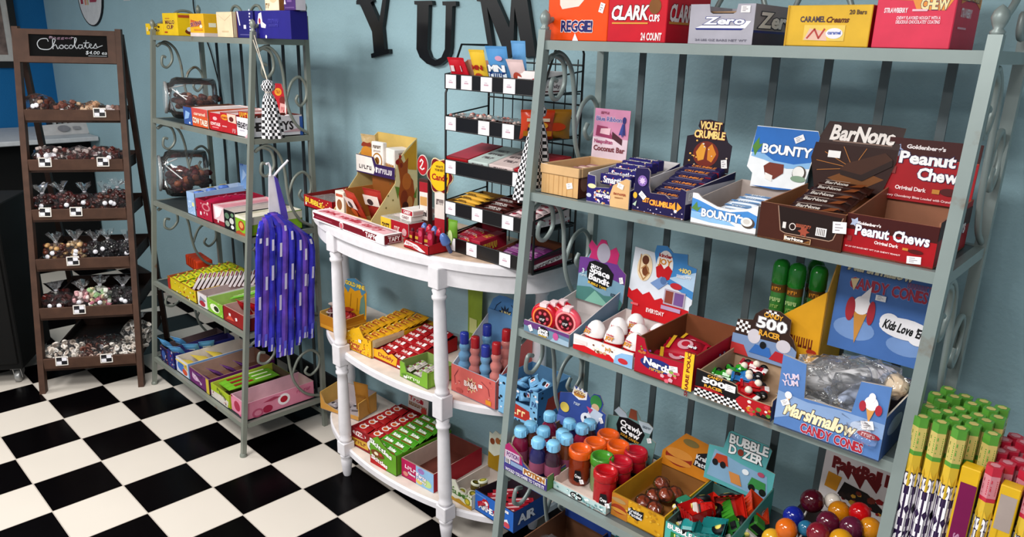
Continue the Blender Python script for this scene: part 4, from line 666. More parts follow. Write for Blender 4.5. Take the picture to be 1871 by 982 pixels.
# wedge display of green tubes behind the race cars
t = Tray(); t.M = TM(RO + RU * .705 + V((0, -.18, Z3 + .0008)), RYAW); R0 = thing('wedge_display', 'tall yellow wedge shaped display holding green capped candy tubes', 'candy display', t.M); YD = '#d9a024'
b = MB(); b.prism([(0, 0), (.17, 0), (.17, .285), (.03, .165), (0, .165)], (0, 0, 0), XA, ZA, -YA, .003, YD, '#b98a3c'); b.gfx((V((0, 0, 0)), XA, ZA, -YA), .17, .285, [('t', 'Fruity', .66, .46, .10, .46, '#7a3418', '#e9c060'), ('e', .88, .39, .08, .025, '#a8361c')]); b.build('front_panel', R0)
b = MB(); b.prism([(0, 0), (.16, 0), (.16, .37), (.05, .37), (0, .285)], (.17, 0, 0), YA, ZA, XA, .003, YD, '#c99a4c'); b.gfx((V((.17, 0, 0)), YA, ZA, XA), .16, .37, [('p', [(.35, .72), (.95, .80), (.95, .94), (.35, .86)], '#b3302a'), ('t', 'SOUR', .65, .83, .07, .5, '#e9c9a0')]); b.build('side_panel', R0)
b = MB(); b.prism([(0, 0), (.16, 0), (.16, .165), (0, .165)], (0, 0, 0), YA, ZA, -XA, .003, YD); b.build('side_panel', R0)
b = MB(); b.box(.004, .004, .150, .167, .158, .158, '#8a6a34'); b.box(.0, .157, 0, .17, .16, .165, YD); b.box(.148, .12, .158, .166, .156, .36, '#d9c9d9'); b.build('inner_step', R0)
gb = MB(); G1 = mat('#2c8f34', .15); gb.lathe([(0, .0), (.016, 0), (.017, .004), (.017, .085), (.0155, .09)], (0, 0, 0), 16, mat('#3c7a34', .2)); gb.lathe([(.0175, .086), (.0185, .088), (.0185, .122), (.016, .132), (.010, .138), (0, .14)], (0, 0, 0), 18, G1); gb.lathe([(.0173, .066), (.0174, .068), (.0174, .082), (.0173, .084)], (0, 0, 0), 16, '#6a4a1c')
gb.gfx((V((0, -.0178, 0)), XA, ZA, -YA), 1, 1, [('t', 'MIX', 0, .075, .008, .02, '#e0962c'), ('t', 'Sour', 0, .050, .009, .024, '#b9d08c'), ('t', 'tube', 0, .034, .008, .018, '#8fae5c')])
gm = mesh_of(gb, 'tube')
for x, y, nm in ((.022, .05, 'front left'), (.068, .045, 'front middle'), (.118, .065, 'front right'), (.09, .115, 'back')): inst(gm, 'candy_tube', place(t, x, y, .159, .1) @ M4.Scale(1.22, 4), 'green capped candy tube, %s one in the yellow wedge display' % nm, 'candy tube', 'green candy tubes')
CB = '#5d83bb'
t = tray('large sky blue cone candy tray with cut away front and tall header', (1413, 776), (1611, 843), Z3, .27, 648, hb=.105, hs=(.108, .108), hl=(.105, .105), col=CB, inn='#5a5560', edge='#e6d9cc', fo=[(0, 0), (1, 0), (1, .99), (.74, .95), (.70, .52), (.26, .50), (.235, .96), (0, 1)],
 front=[('p', [(0, .1), (.3, .3), (.5, .2), (.7, .34), (1, .3), (1, .5), (.6, .5), (.3, .46), (0, .5)], '#8fa9d0'), ('e', .80, .36, .09, .08, '#c3d0e6'), ('t', 'Marshmallow', .43, .29, .17, .66, '#f3e6c0', '#4a3a44', {'shear': .2}), ('t', 'CANDY CONES', .56, .10, .12, .58, '#b02a3c', '#d0cfe2'), ('e', .88, .30, .10, .045, '#a8192c'), ('t', 'cones', .88, .30, .045, .12, '#e9c9cc'), ('t', 'YUM', .11, .74, .07, .15, '#d9c9da', None, {'rot': .25}), ('t', 'YUM', .11, .65, .07, .15, '#d9c9da', None, {'rot': .25}), ('p', [(.09, .44), (.11, .34), (.13, .44)], '#d9a05c'), ('e', .11, .48, .035, .05, '#efe9ea'), ('s', .09, .37, .02, .014, .6), ('p', [(.82, .66), (.86, .46), (.90, .66)], '#d9a05c'), ('e', .86, .72, .06, .09, '#f2ecee'), ('e', .79, .66, .03, .07, '#b03444'), ('e', .93, .66, .03, .07, '#b03444'), ('e', .86, .80, .03, .06, '#f2ecee'), ('s', .86, .43, .026, .02, .3)],
 side=[('r', 0, 0, 1, .98, '#41639f'), ('e', .3, .6, .2, .2, '#9db5da')],
 hdr=dict(h=.24, col='#4f76b3', hw=.228, x0=.010, z0=.135, y=.262, lean=.06, gfx=[('e', .25, .25, .22, .12, '#7d9bcb'), ('e', .8, .2, .2, .1, '#7d9bcb'), ('t', 'Marshmallow', .42, .92, .10, .66, '#e6dcc0', '#33405c', {'shear': .2}), ('t', 'flavored', .82, .83, .06, .24, '#a06a8c'), ('t', 'CANDY CONES', .52, .74, .11, .78, '#a8384c', '#7d8fc0'), ('p', [(.22, .44), (.28, .10), (.36, .44)], '#c98f44'), ('e', .29, .52, .09, .10, '#eee8ea'), ('p', [(.22, .55), (.36, .74), (.36, .55)], '#eee8ea'), ('e', .18, .46, .05, .13, '#a8303c'), ('e', .40, .46, .04, .13, '#a8303c'), ('p', [(.13, .78), (.18, .66), (.22, .8)], '#e0c79c'), ('e', .76, .38, .26, .11, '#e9e6ea'), ('e', .6, .42, .1, .09, '#e9e6ea'), ('e', .9, .32, .1, .08, '#e9e6ea'), ('t', "Kids Love 'Em", .76, .38, .09, .42, '#14141a', None, {'rot': -.08, 'shear': .15}), ('s', .47, .64, .024, .014)]))
FM = film('#f4f6fa', .05, .05, 'clear_film', .9, 55)
def crumpled(mb, rx, ry, rz, c, n=14, k=9, amp=.25, seed=0):
    vs = []
    for i in range(k + 1):
        tt = math.pi * i / k
        for j in range(n):
            a = 6.2832 * j / n; d = V((math.sin(tt) * math.cos(a), math.sin(tt) * math.sin(a), -math.cos(tt)))
            f = 1 + amp * (mnoise.noise(d * 2.6 + V((seed * 3.1, seed, 0))) + .5 * mnoise.noise(d * 5 + V((0, seed * 2.7, 1))))
            vs.append((d.x * rx * f, d.y * ry * f, d.z * rz * f + rz))
    mb.add(vs, [(i * n + j, i * n + (j + 1) % n, (i + 1) * n + (j + 1) % n, (i + 1) * n + j) for i in range(k) for j in range(n)], c, False)
def cone_bag(seed, lab, Mx, tone):
    R0 = thing('cone_bag', lab, 'candy bag', Mx, 'clear bags of cones in the blue tray'); rg = random.Random(seed)
    b = MB(); b.lathe([(.004, -.045), (.008, -.04), (.016, .018), (.0185, .02), (.0185, .026), (.017, .027)], (0, 0, .02), 14, tone, (1, .1, 0)); b.lathe([(.0162, .017), (.0168, .0185)], (0, 0, .02), 14, '#8d93a8', (1, .1, 0)); b.build('cone', R0)
    b = MB(); b.ball((.038, .004, .021), (.02, .019, .019), 12, ['#cfe0e6', '#e6d0b4', '#d8d4dc', '#e9dfe6'][seed % 4]); b.build('marshmallow', R0)
    b = MB(); crumpled(b, .062, .032, .024, FM, 16, 10, .38, seed); b.build('clear_bag', R0); return R0
for k, (x, y, z, a, rx, lab) in enumerate(((.075, .055, .010, 3.0, 0, 'clear bag with a white paper cone at the front of the blue cone tray'), (.155, .05, .012, 2.2, .3, 'clear crumpled cone bag at the front right of the blue tray'), (.06, .12, .03, .4, .2, 'clear crumpled cone bag in the left middle of the blue tray'), (.14, .115, .036, 1.2, .2, 'clear crumpled cone bag in the middle of the blue tray'), (.075, .175, .045, .1, .3, 'clear cone bag with bluish sweet at the back left of the blue tray'), (.155, .19, .055, -.3, .3, 'clear cone bag with tan sweet on top at the back of the blue tray'), (.12, .15, .062, .7, .3, 'clear cone bag lying highest in the heap in the blue tray'))):
    cone_bag(k, lab, place(t, x, y, z + (.03 if k > 1 else .012), a, rx) @ M4.Scale(1.5, 4), mat('#dedde0', .5) if k % 2 == 0 else mat('#b9c3dc', .4))
# ================================================================== RIGHT RACK, FOURTH SHELF
Z4 = ZR[3]
t = tray('blue and purple candy tray of small potion bottles and pictured header', (921, 857), (1011, 893), Z4, .30, .052, hb=.075, hs=(.05, .075), hl=(.04, .075), col='#3c4a90', inn='#9a7f66', fo=[(0, 0), (1, 0), (1, .85), (.7, .6), (.44, 1.1), (.4, 1.4), (.1, 2.0), (.02, 1.75), (0, 1)] ,
 front=[('p', [(.0, .9), (.02, 1.75), (.1, 2.0), (.4, 1.4), (.44, .85)], '#a82868'), ('r', .02, .9, .36, 1.45, '#c9b9c9'), ('t', 'POTION', .2, 1.2, .3, .28, '#6a3a74'), ('p', [(0, .45), (1, .5), (1, 0), (0, 0)], '#4a3c84'), ('r', .03, .55, .15, .9, '#e9e6ea')] + [('r', .04 + .02 * i, .58, .05 + .02 * i, .88, '#2a2a34') for i in range(5)] + [('r', .17, .55, .45, .85, '#8aa0c0'), ('r', .46, .38, .98, .82, '#e6ddd0'), ('t', 'POTION', .72, .6, .3, .46, '#b0702c', '#5a3a1c'), ('t', 'WOULD YOU DARE TO TASTE IT!', .5, .16, .2, .9, '#d9d6e0')], side=[('r', 0, 0, 1, 1, '#5c8a4c')],
 hdr=dict(h=.165, col='#3a5298', hw=.20, x0=-.01, z0=.06, y=.285, lean=.08, out=[(0, 0), (1, 0), (1, .62), (.9, .66), (.93, .82), (.84, .98), (.72, .96), (.64, .84), (.58, .92), (.30, .98), (.26, .80), (0, .70)],
  gfx=[('p', [(.26, .78), (.30, .97), (.34, .90), (.38, .98), (.42, .91), (.47, .98), (.51, .90), (.58, .94), (.58, .76), (.42, .70)], '#efeaea'), ('e', .42, .83, .13, .075, '#7a2c3c'), ('t', 'POTION', .42, .86, .06, .24, '#efd9a0'), ('t', 'MIXER', .42, .79, .06, .22, '#efb43c'), ('e', .78, .80, .12, .15, '#3f8a4a'), ('e', .78, .68, .08, .08, '#d0b08c'), ('p', [(.55, .3), (.7, .66), (.95, .6), (.8, .2)], '#c3cede'), ('e', .62, .36, .12, .13, '#e3e6ee'), ('e', .60, .38, .03, .04, '#2c3450'), ('e', .14, .42, .10, .11, '#d6c05c'), ('p', [(.6, .64), (.68, .5), (.74, .62)], '#c04a74'), ('t', 'sour', .40, .60, .06, .14, '#c3cede'), ('s', .93, .46, .014, .02, .5), ('r', 0, 0, .5, .2, '#5c74b8')]))
CAPB = mat('#8ccbee', .3); bodyc = ['#7a1c3c', '#6a3a24', '#2c2a5c', '#8a2440', '#3c2434']
def bot_mesh(c):
    b = MB(); b.lathe([(0, 0), (.014, 0), (.0155, .003), (.0155, .046), (.013, .054), (.0085, .060), (.0085, .064)], (0, 0, 0), 14, mat(c, .12)); b.lathe([(.0158, .012), (.0158, .034)], (0, 0, 0), 14, '#8a4a64'); b.lathe([(.0118, .062), (.0122, .064), (.0122, .076), (.0108, .079), (0, .079)], (0, 0, 0), 14, CAPB)
    for i in range(8): a = i * .785; b.box(.0115 * math.cos(a) - .001, .0115 * math.sin(a) - .001, .064, .0128 * math.cos(a) + .001, .0128 * math.sin(a) + .001, .075, CAPB)
    return mesh_of(b, 'bottle')
bms = [bot_mesh(c) for c in bodyc]
BT = [(938, 773, 'front left corner'), (964, 768, 'left, second from corner'), (978, 803, 'front middle'), (994, 780, 'middle of the second row'), (1012, 806, 'front right'), (1029, 785, 'right of the second row'), (1050, 800, 'right corner, beside the jars'), (1041, 766, 'right in the third row'), (1064, 775, 'right edge, third row'), (1078, 767, 'back right corner'), (990, 746, 'back left, near the pipes')]
for k, (u, v, nm) in enumerate(BT):
    lo = t.M.inverted() @ atz(u, v, Z4 + .152)
    inst(bms[k % 5], 'candy_bottle', place(t, min(max(lo.x, .03), t.w - .018), max(lo.y, .03), .012, k * .7) @ M4.Scale(1.72, 4), 'dark bottle with pale blue cap, %s of potion tray' % nm, 'candy bottle', 'potion bottles')
pm = MB(); pm.tube([(-.055, 0, .006), (.055, 0, .006)], .0035, 8, '#9a6a44'); pm.tube([(-.055, 0, .006), (-.02, 0, .006)], .004, 8, '#e6d9c4'); pm.box(.03, -.006, .002, .05, .006, .012, '#c9b090'); pm = mesh_of(pm, 'stick')
for k in range(4): inst(pm, 'candy_stick', place(t, .05 + .014 * k, .22, .045 + .004 * k, 1.1 + .1 * k, 0, .25), 'brown candy stick, %s from the left at the back of the potion tray' % ORD[k], 'candy stick', 'candy sticks in the potion tray')
JT = '#7fa9a6'
t = tray('white and teal candy tray of lidded jars with insect themed header', (1011, 893), (1110, 943), Z4, .30, .028, hb=.055, hs=(.03, .055), hl=(.04, .06), col='#b9cfcf', inn='#d9c9c0', front=[('e', .45, .5, .12, .42, '#141416'), ('t', 'Crew', .45, .5, .3, .18, '#f0eeee'), ('sp', 0, .1, 1, .9, 26, .005, ['#8fb4b4', '#6f9a9c', '#e6efee']), ('t', 'candy is wild', .76, .3, .18, .3, '#3c5a5c')],
 hdr=dict(h=.165, col='#6f918f', hw=.195, x0=-.012, z0=.035, y=.285, lean=.10, out=[(0, 0), (.98, 0), (1, .50), (.86, .56), (.92, .78), (.82, .84), (.66, .84), (.56, 1), (.44, 1), (.36, .86), (.2, .94), (.12, .82), (.22, .74), (0, .68)],
  gfx=[('p', [(.36, .86), (.2, .94), (.12, .82), (.26, .74), (.4, .78)], '#aab6c0'), ('p', [(.62, .82), (.82, .84), (.92, .78), (.88, .64), (.7, .62)], '#b9c6ce'), ('p', [(.42, .80), (.44, 1), (.56, 1), (.6, .8)], '#8a4a34'), ('p', [(.2, .56), (.24, .74), (.42, .78), (.66, .74), (.78, .58), (.72, .36), (.5, .28), (.26, .36)], '#111013'), ('t', 'Crawly', .50, .62, .11, .44, '#f4f3f4', None, {'rot': -.13}), ('t', 'Crew', .49, .49, .11, .38, '#f4f3f4', None, {'rot': -.13}), ('t', 'SOUR CANDY', .50, .375, .05, .38, '#d9a23c', None, {'rot': -.13}), ('t', 'Eat Gummy & Insects', .42, .27, .05, .58, '#e9eeee', None, {'rot': -.13}), ('s', .88, .50, .016, .016, .4), ('t', 'KOKOA', .82, .18, .05, .2, '#33484a'), ('t', 'yuck', .8, .74, .05, .16, '#6a7a84')]))
def jar_mesh(cap, body):
    b = MB(); b.lathe([(0, 0), (.021, 0), (.023, .004), (.023, .058), (.020, .066)], (0, 0, 0), 18, mat(body, .12)); b.lathe([(.0232, .014), (.0234, .016), (.0234, .044), (.0232, .046)], (0, 0, 0), 18, mat(body, .3)); b.gfx((V((.004, -.0240, .012)), V((.98, .12, 0)), ZA, V((.12, -.98, 0))), .02, .03, [('p', [(0, .1), (.1, .9), (.8, 1), (1, .3), (.5, 0)], '#17141a'), ('t', 'Crew', .5, .5, .25, .75, '#f0eeee'), ('s', 1.0, .2, .010, .010, .4)])
    b.lathe([(.0245, .062), (.0255, .064), (.0255, .076), (.0235, .080), (.020, .080), (.019, .074), (0, .074)], (0, 0, 0), 20, mat(cap, .22)); b.box(.022, -.004, .066, .0268, .004, .074, mat(cap, .22)); return mesh_of(b, 'jar')
jms = {'orange': jar_mesh('#e2621c', '#8a3414'), 'green': jar_mesh('#4a8f2c', '#7a8a5c'), 'red': jar_mesh('#b8141e', '#a81420'), 'crimson': jar_mesh('#b3182c', '#9a1426')}
for u, v, c, nm in ((1061, 819, 'orange', 'front left'), (1088, 807, 'orange', 'second row left'), (1112, 792, 'orange', 'back left'), (1130, 812, 'orange', 'back middle'), (1101, 833, 'green', 'in the middle of the group'), (1105, 862, 'red', 'frontmost, by the tray edge'), (1137, 843, 'crimson', 'second row right'), (1166, 825, 'crimson', 'back right')):
    q = atz(u, v, Z4 + .125); lo = t.M.inverted() @ q
    inst(jms[c], 'candy_jar', place(t, min(max(lo.x, .035), t.w - .035), max(lo.y, .038), .0045, 0) @ M4.Scale(1.5, 4), '%s lidded candy jar, %s in the insect tray' % (c, nm), 'candy jar', 'lidded candy jars')
YB_ = '#cf9a1c'
t = tray('yellow burger candy tray with orange flap header standing behind', (1116, 940), (1213, 990), Z4, .28, .075, hb=.08, hs=(.078, .08), hl=(.078, .08), col=YB_, inn='#8a5f34', edge='#c9992c', front=[('r', 0, 0, .32, 1, '#b9782c'), ('e', .15, .40, .15, .2, '#9a3a1c'), ('e', .15, .34, .16, .08, '#c8903c'), ('e', .14, .78, .14, .10, '#a88a5c'), ('sp', .3, 0, 1, 1, 22, .005, ['#b8841c', '#dcb03c']), ('p', [(.32, .45), (.38, .78), (.5, .72), (.62, .8), (.62, .5), (.52, .3), (.4, .36)], '#17141c'), ('t', 'Krabby', .47, .63, .13, .26, '#d9d9dc'), ('t', 'Patties', .48, .47, .13, .24, '#d9d9dc')], left=[('sp', 0, 0, 1, 1, 20, .006, ['#b8841c', '#dcb03c'])],
 hdr=dict(h=.125, col='#c07a1c', hw=.20, x0=-.002, z0=.06, y=.27, lean=.22, out=[(0, 0), (1, 0), (1.0, .9), (.34, 1), (.0, .35)], gfx=[('e', .30, .32, .24, .22, '#8d2c18'), ('e', .30, .42, .24, .12, '#c8883c'), ('e', .30, .22, .24, .08, '#c8883c'), ('e', .46, .8, .14, .09, '#7a6a3c'), ('p', [(.56, .3), (.6, .62), (.78, .74), (.92, .56), (.9, .26)], '#17141c'), ('t', 'Krabby', .74, .54, .11, .3, '#d9d9dc'), ('t', 'Patties', .74, .38, .11, .3, '#d9d9dc')]))
bg = MB(); bg.lathe([(0, 0), (.016, .001), (.0185, .005), (.0175, .008)], (0, 0, 0), 16, mat('#8a4a1c', .25)); bg.lathe([(.0195, .008), (.0200, .010), (.0195, .012)], (0, 0, 0), 16, '#6d7a2c'); bg.lathe([(.018, .012), (.019, .014), (.018, .017)], (0, 0, 0), 16, mat('#7a2414', .3)); bg.lathe([(.0185, .017), (.0185, .021), (.015, .026), (.008, .029), (0, .030)], (0, 0, 0), 16, mat('#8d3a18', .22)); crumpled(bg, .024, .022, .017, film('#fff2e6', .01, .06), 14, 8, .2, 3); bm_ = mesh_of(bg, 'burger')
for k, (x, y, z, a, nm) in enumerate(((.05, .10, .006, 0, 'front left'), (.09, .095, .006, .4, 'front right'), (.055, .145, .010, .2, 'second row left'), (.095, .15, .03, .1, 'highest, in the middle'), (.10, .20, .012, 0, 'back right'), (.05, .19, .03, .6, 'back left'))): inst(bm_, 'burger_candy', place(t, x, y, z, a, .5, .2) @ M4.Scale(1.15, 4), 'wrapped burger shaped gummy, %s in the yellow burger tray' % nm, 'gummy candy', 'burger gummies')
TL = '#54b0a8'
t = tray('teal toy truck candy tray with stepped header sign', (1212, 1000), (1322, 1062), Z4, .27, .085, hb=.085, hs=(.115, .15), hl=(.085, .1), col=TL, inn='#4a6a64', fo=[(0, 0), (1, 0), (1, 1.36), (.98, 1.38), (.84, 1.36), (.80, 1.02), (0, 1)], front=[('t', 'BUBBLE D ZER', .44, .88, .17, .80, '#f2f4f4', '#132a2c'), ('r', .1, .2, .45, .72, '#2c7a34'), ('t', 'toy', .6, .5, .2, .2, '#f2f4f4')], side=[('t', 'BUBBLE', .60, .74, .17, .42, '#dfe8e6', '#132a2c', {'rot': .2}), ('t', 'D ZER', .58, .52, .17, .36, '#dfe8e6', '#132a2c', {'rot': .2})],
 hdr=dict(h=.175, col='#5fa9ac', hw=.21, x0=-.026, z0=.10, y=.255, lean=.12, out=[(0, 0), (1, 0), (1, .56), (.86, .58), (.90, .92), (.84, .98), (.30, 1), (.26, .96), (.22, .66), (0, .62)], gfx=[('p', [(.04, .08), (.96, .06), (.9, .46), (.5, .5), (.1, .58)], '#86a9c4'), ('t', 'BUBBLE', .575, .87, .15, .56, '#f4f6f6', '#1c2424'), ('t', 'D', .36, .69, .15, .10, '#f4f6f6', '#1c2424'), ('e', .48, .69, .045, .06, '#8d3c2c'), ('t', 'ZER', .66, .69, .15, .28, '#f4f6f6', '#1c2424'), ('p', [(.1, .38), (.14, .52), (.30, .54), (.34, .36)], '#b8492c'), ('e', .14, .36, .045, .06, '#1c1c20'), ('e', .26, .36, .045, .06, '#1c1c20'), ('p', [(.36, .3), (.52, .3), (.58, .12), (.42, .12)], '#c98a4c'), ('p', [(.66, .2), (.7, .36), (.9, .34), (.92, .18)], '#3f8a4a'), ('e', .72, .18, .05, .06, '#16201a'), ('e', .88, .17, .05, .06, '#16201a'), ('e', .6, .4, .05, .05, '#dfe6ea'), ('e', .82, .46, .05, .04, '#b0506a')]))
def truck_mesh(c, c2):
    b = MB(); cm, c2m = mat(c, .2), mat(c2, .2)
    b.box(-.036, -.012, .013, .034, .012, .021, '#17171a', None, .002); b.box(-.034, -.014, .02, -.008, .014, .046, c2m, None, .005); b.box(-.030, -.0145, .031, -.012, .0145, .042, '#10161a', None, .001); b.box(-.0345, -.011, .031, -.033, .011, .042, '#10161a')
    b.add([(-.004, -.017, .022), (.034, -.017, .022), (.034, .017, .022), (-.004, .017, .022), (-.008, -.021, .046), (.044, -.021, .046), (.044, .021, .046), (-.008, .021, .046)], [(0, 3, 2, 1), (0, 1, 5, 4), (1, 2, 6, 5), (2, 3, 7, 6), (3, 0, 4, 7)], cm)
    b.add([(-.002, -.015, .026), (.032, -.015, .026), (.032, .015, .026), (-.002, .015, .026), (-.005, -.018, .0455), (.041, -.018, .0455), (.041, .018, .0455), (-.005, .018, .0455)], [(0, 1, 2, 3), (0, 4, 5, 1), (1, 5, 6, 2), (2, 6, 7, 3), (3, 7, 4, 0)], cm)
    for k in range(4):
        for y in (-.0205, .0190): b.box(-.001 + .010 * k, y, .024, .003 + .010 * k, y + .0015, .045, cm)
    b.box(-.044, -.015, .016, -.034, .015, .027, '#d9d5cf' if c2 != c else cm, None, .002)
    for y in (-.010, .010): b.lathe([(0, 0), (.005, 0), (.005, .002), (0, .002)], (-.044, y, .022), 10, '#e9dc7a', (-1, 0, 0))
    for x in (-.022, .022):
        for y in (-.020, .020): b.lathe([(0, -.006), (.012, -.006), (.0145, -.003), (.0145, .003), (.012, .006), (0, .006)], (x, y, .0145), 14, '#131316', (0, 1, 0)); b.lathe([(0, -.0066), (.006, -.0066), (.006, .0066), (0, .0066)], (x, y, .0145), 10, '#e6d66a', (0, 1, 0))
    return mesh_of(b, 'truck')
tms = {'red': truck_mesh('#c0281c', '#b81c14'), 'green and red': truck_mesh('#b81c1c', '#2f7a5c'), 'green': truck_mesh('#3f8a2c', '#2f7a34'), 'teal': truck_mesh('#2a8a8a', '#2a8a8a'), 'orange and green': truck_mesh('#c8401c', '#3a7a2c')}
for x, y, z, a, rx, c, nm in ((.07, .155, .088, .9, .9, 'red', 'lying highest at the back'), (.045, .085, .058, -.5, .2, 'green and red', 'in the front left'), (.105, .10, .066, 2.4, .9, 'green', 'lying tilted in the middle'), (.145, .165, .070, 2.2, .7, 'orange and green', 'at the right by the header'), (.10, .045, .045, .3, .2, 'teal', 'at the front edge'), (.05, .12, .038, 1.2, .1, 'red', 'buried at the left'), (.12, .14, .02, .8, .1, 'orange and green', 'buried at the right')):
    inst(tms[c], 'toy_truck', place(t, x, y, z - .01, a, rx, -.2) @ M4.Scale(1.6, 4), '%s toy truck %s of the teal truck tray' % (c, nm), 'toy truck', 'toy trucks')
# paintball pop tray at the right end
t = tray('white paint splat candy ball tray with tall header, right end of the rack', None, None, Z4, .33, .05, hb=.075, hs=(.05, .075), col='#3a2a28', inn='#2a201e', p=RO + RU * .86 + V((0, -.40, Z4)), w=.26, front=[('t', 'PaintBall Pops', .5, .5, .4, .8, '#8d1c20')],
 hdr=dict(h=.23, col='#d9d0cf', hw=.21, x0=.045, z0=.06, y=.315, lean=.08, gfx=[('t', 'PaintBall Pops', .62, .86, .13, 1.0, '#6d1418', '#8d2024'), ('p', [(.16, .82), (.2, .70), (.22, .82), (.34, .70), (.36, .8), (.5, .64), (.54, .8), (.7, .66), (.74, .8)], '#6d1418'), ('p', [(.06, .52), (.08, .72), (.26, .70), (.22, .5)], '#c98a24'), ('p', [(.24, .48), (.3, .66), (.6, .62), (.8, .50), (.84, .42), (.4, .44)], '#1c1514'), ('sp', .3, .4, .9, .6, 16, .009, ['#6d2a1c', '#b88a34', '#2a1c1a', '#8d1c20']), ('sp', .05, .05, .95, .4, 18, .006, ['#2a2a4c', '#3a4a2c', '#8d1c20', '#7a5a8a', '#c98a24'])]))
BALLS = [(1484, 916, .86, 'dark purple', '#4a0f1e', .031), (1533, 936, .86, 'golden yellow', '#c07c14', .028), (1571, 938, .86, 'bright red', '#c0141a', .027), (1450, 945, .82, 'deep blue', '#1c2a8a', .028), (1513, 956, .79, 'plum', '#5c1a30', .029), (1556, 966, .79, 'violet', '#5c2038', .029), (1590, 966, .82, 'amber', '#c8841c', .027), (1437, 968, .74, 'orange and yellow', '#d06a1c', .028), (1495, 976, .71, 'maroon', '#7a1c2c', .028), (1537, 990, .72, 'mustard', '#c8901c', .029), (1410, 985, .74, 'pale yellow', '#d0a02c', .026), (1472, 966, .77, 'teal blue', '#2a6a8a', .020), (1521, 917, .895, 'white', '#d9cfc4', .022)]
b = MB(); b.box(.006, .006, .06, t.w - .006, t.d - .012, .066, '#2a201e'); b.box(.006, .2, .066, t.w - .006, t.d - .012, .10, '#2a201e'); b.build('inner_step', t.root)
for u, v, yy, nm, c, r in BALLS:
    q = aty(u, v, yy); b = MB(); b.ball((0, 0, 0), (r, r, r * 1.04), 20, mat(c, .12, var=.12, scale=30)); b.lathe([(r * .4, r * .93), (r * .2, r * 1.05), (.003, r * 1.12)], (0, 0, 0), 10, mat(c, .12), (.6, -.2, -.5))
    o = tag(b.build('candy_ball', None, TM(q, u, .3)), 'shiny %s candy ball in the paint splat tray' % nm, 'candy ball', 'candy balls in the paint splat tray')
    s_ = MB(); s_.tube([(0, 0, -r * .9), (0, 0, -r * 2.1)], .0028, 6, '#ece6e2') ; s_.build('stick', o)
# ================================================================== RIGHT RACK, BOTTOM SHELF
Z5 = ZR[4]
t = tray('blue and brown chewing candy carton on the bottom shelf, mostly below the photo edge', None, None, Z5, .34, .16, hb=.16, col='#2f4f9a', inn='#7a5640', p=RO + RU * .02 + V((0, -.42, Z5)), w=.20, left=[('sp', 0, .3, 1, 1, 20, .007, ['#8fb0dc', '#1c3470'])],
 hdr=dict(h=.12, col='#2c4a94', hw=.21, x0=.004, z0=.14, y=.325, lean=.1, gfx=[('t', 'PLAY NOW', .24, .34, .12, .36, '#e6d98a'), ('t', '- CHEW LATER', .72, .34, .12, .44, '#e6d98a'), ('e', .38, .74, .06, .14, '#3c7a4c'), ('e', .62, .74, .06, .14, '#b0442c'), ('e', .8, .7, .05, .12, '#3c64b4')]))
for k in range(3): cone_bag(k + 9, 'clear crumpled candy bag in the bottom shelf carton, %s from the left' % ORD[k], place(t, .05 + .05 * k, .2, .08, .5 * k, .2), mat('#5a4a5a'))
cbox('teal candy carton on the bottom shelf with dark lettering', RO + RU * .27 + V((0, -.40, Z5 + .001)), RYAW, .22, .34, .19, '#3f8a8a', front=[('t', 'WA', .5, .8, .15, .7, '#10282c')], topg=[('t', 'WA', .5, .85, .12, .7, '#10282c')])
# ================================================================== LONG STICK BOXES AT THE RIGHT
R0 = thing('display_stand', 'low dark display stand under the bundle of long candy sticks', 'stand', TM((4.60, .86, 0)))
b = MB(); b.box(-.235, -.24, 0, .30, .26, .75, mat('#2a2428', .5), None, .006); b.build('stand_body', R0)
b = MB(); b.box(-.238, -.25, .75, .31, .27, .77, mat('#3a3236', .5), None, .004); b.build('stand_top', R0)
def stick_mesh(cap, body, band, dark, word, L_=.5):
    b = MB(); r = .0165; n = 6; out = [(r * math.cos(1.0472 * i + .5236), r * math.sin(1.0472 * i + .5236)) for i in range(n)]
    for z0, z1, c in ((0, L_ - .14, dark), (L_ - .14, L_ - .075, body), (L_ - .075, L_ - .066, cap), (L_ - .066, L_ - .018, band), (L_ - .018, L_, cap)):
        b.add([(x, y, z0) for x, y in out] + [(x, y, z1) for x, y in out], [(i, (i + 1) % n, n + (i + 1) % n, n + i) for i in range(n)], c)
    b.add([(x, y, L_) for x, y in out], [tuple(range(n))], cap); b.add([(x * .6, y * .6, L_ + .0006) for x, y in out], [tuple(range(n))], band)
    for a in (-1.5708, -2.618, -.5236):
        N = V((math.cos(a), math.sin(a), 0)); U = V((-N.y, N.x, 0)); O = N * (r * .866)
        b.gfx((O, U, ZA, N), 1, 1, [('t', word, 0, L_ - .235, .016, .24, '#f4f0f4', '#2a1c4c', {'rot': 1.5708}), ('t', 'SOUR', 0, L_ - .042, .008, .034, cap, None, {'rot': 1.5708}), ('p', [(-.008, L_ - .11), (0, L_ - .09), (.008, L_ - .11)], '#e0b83c')])
    b.add([(x, y, 0) for x, y in out], [tuple(range(n))[::-1]], dark); return mesh_of(b, 'stick')
sg_ = stick_mesh(mat('#5c9a3c', .3), mat('#d9b83c', .3), mat('#c9b870', .3), mat('#3a2450', .3), 'XTREMES'); sr_ = stick_mesh(mat('#c02c44', .3), mat('#d9b83c', .3), mat('#d08a94', .3), mat('#c9a02c', .3), 'XTREMES')
def sq_mesh(c, side):
    b = MB(); b.box(-.018, -.015, 0, .018, .015, .50, mat(c, .3), None, .002); b.gfx((V((-.018, -.015, 0)), XA, ZA, -YA), .036, .5, side); b.gfx((V((.018, -.015, 0)), YA, ZA, XA), .03, .5, [('r', 0, 0, 1, .96, '#3a2a1c')]); return mesh_of(b, 'box')
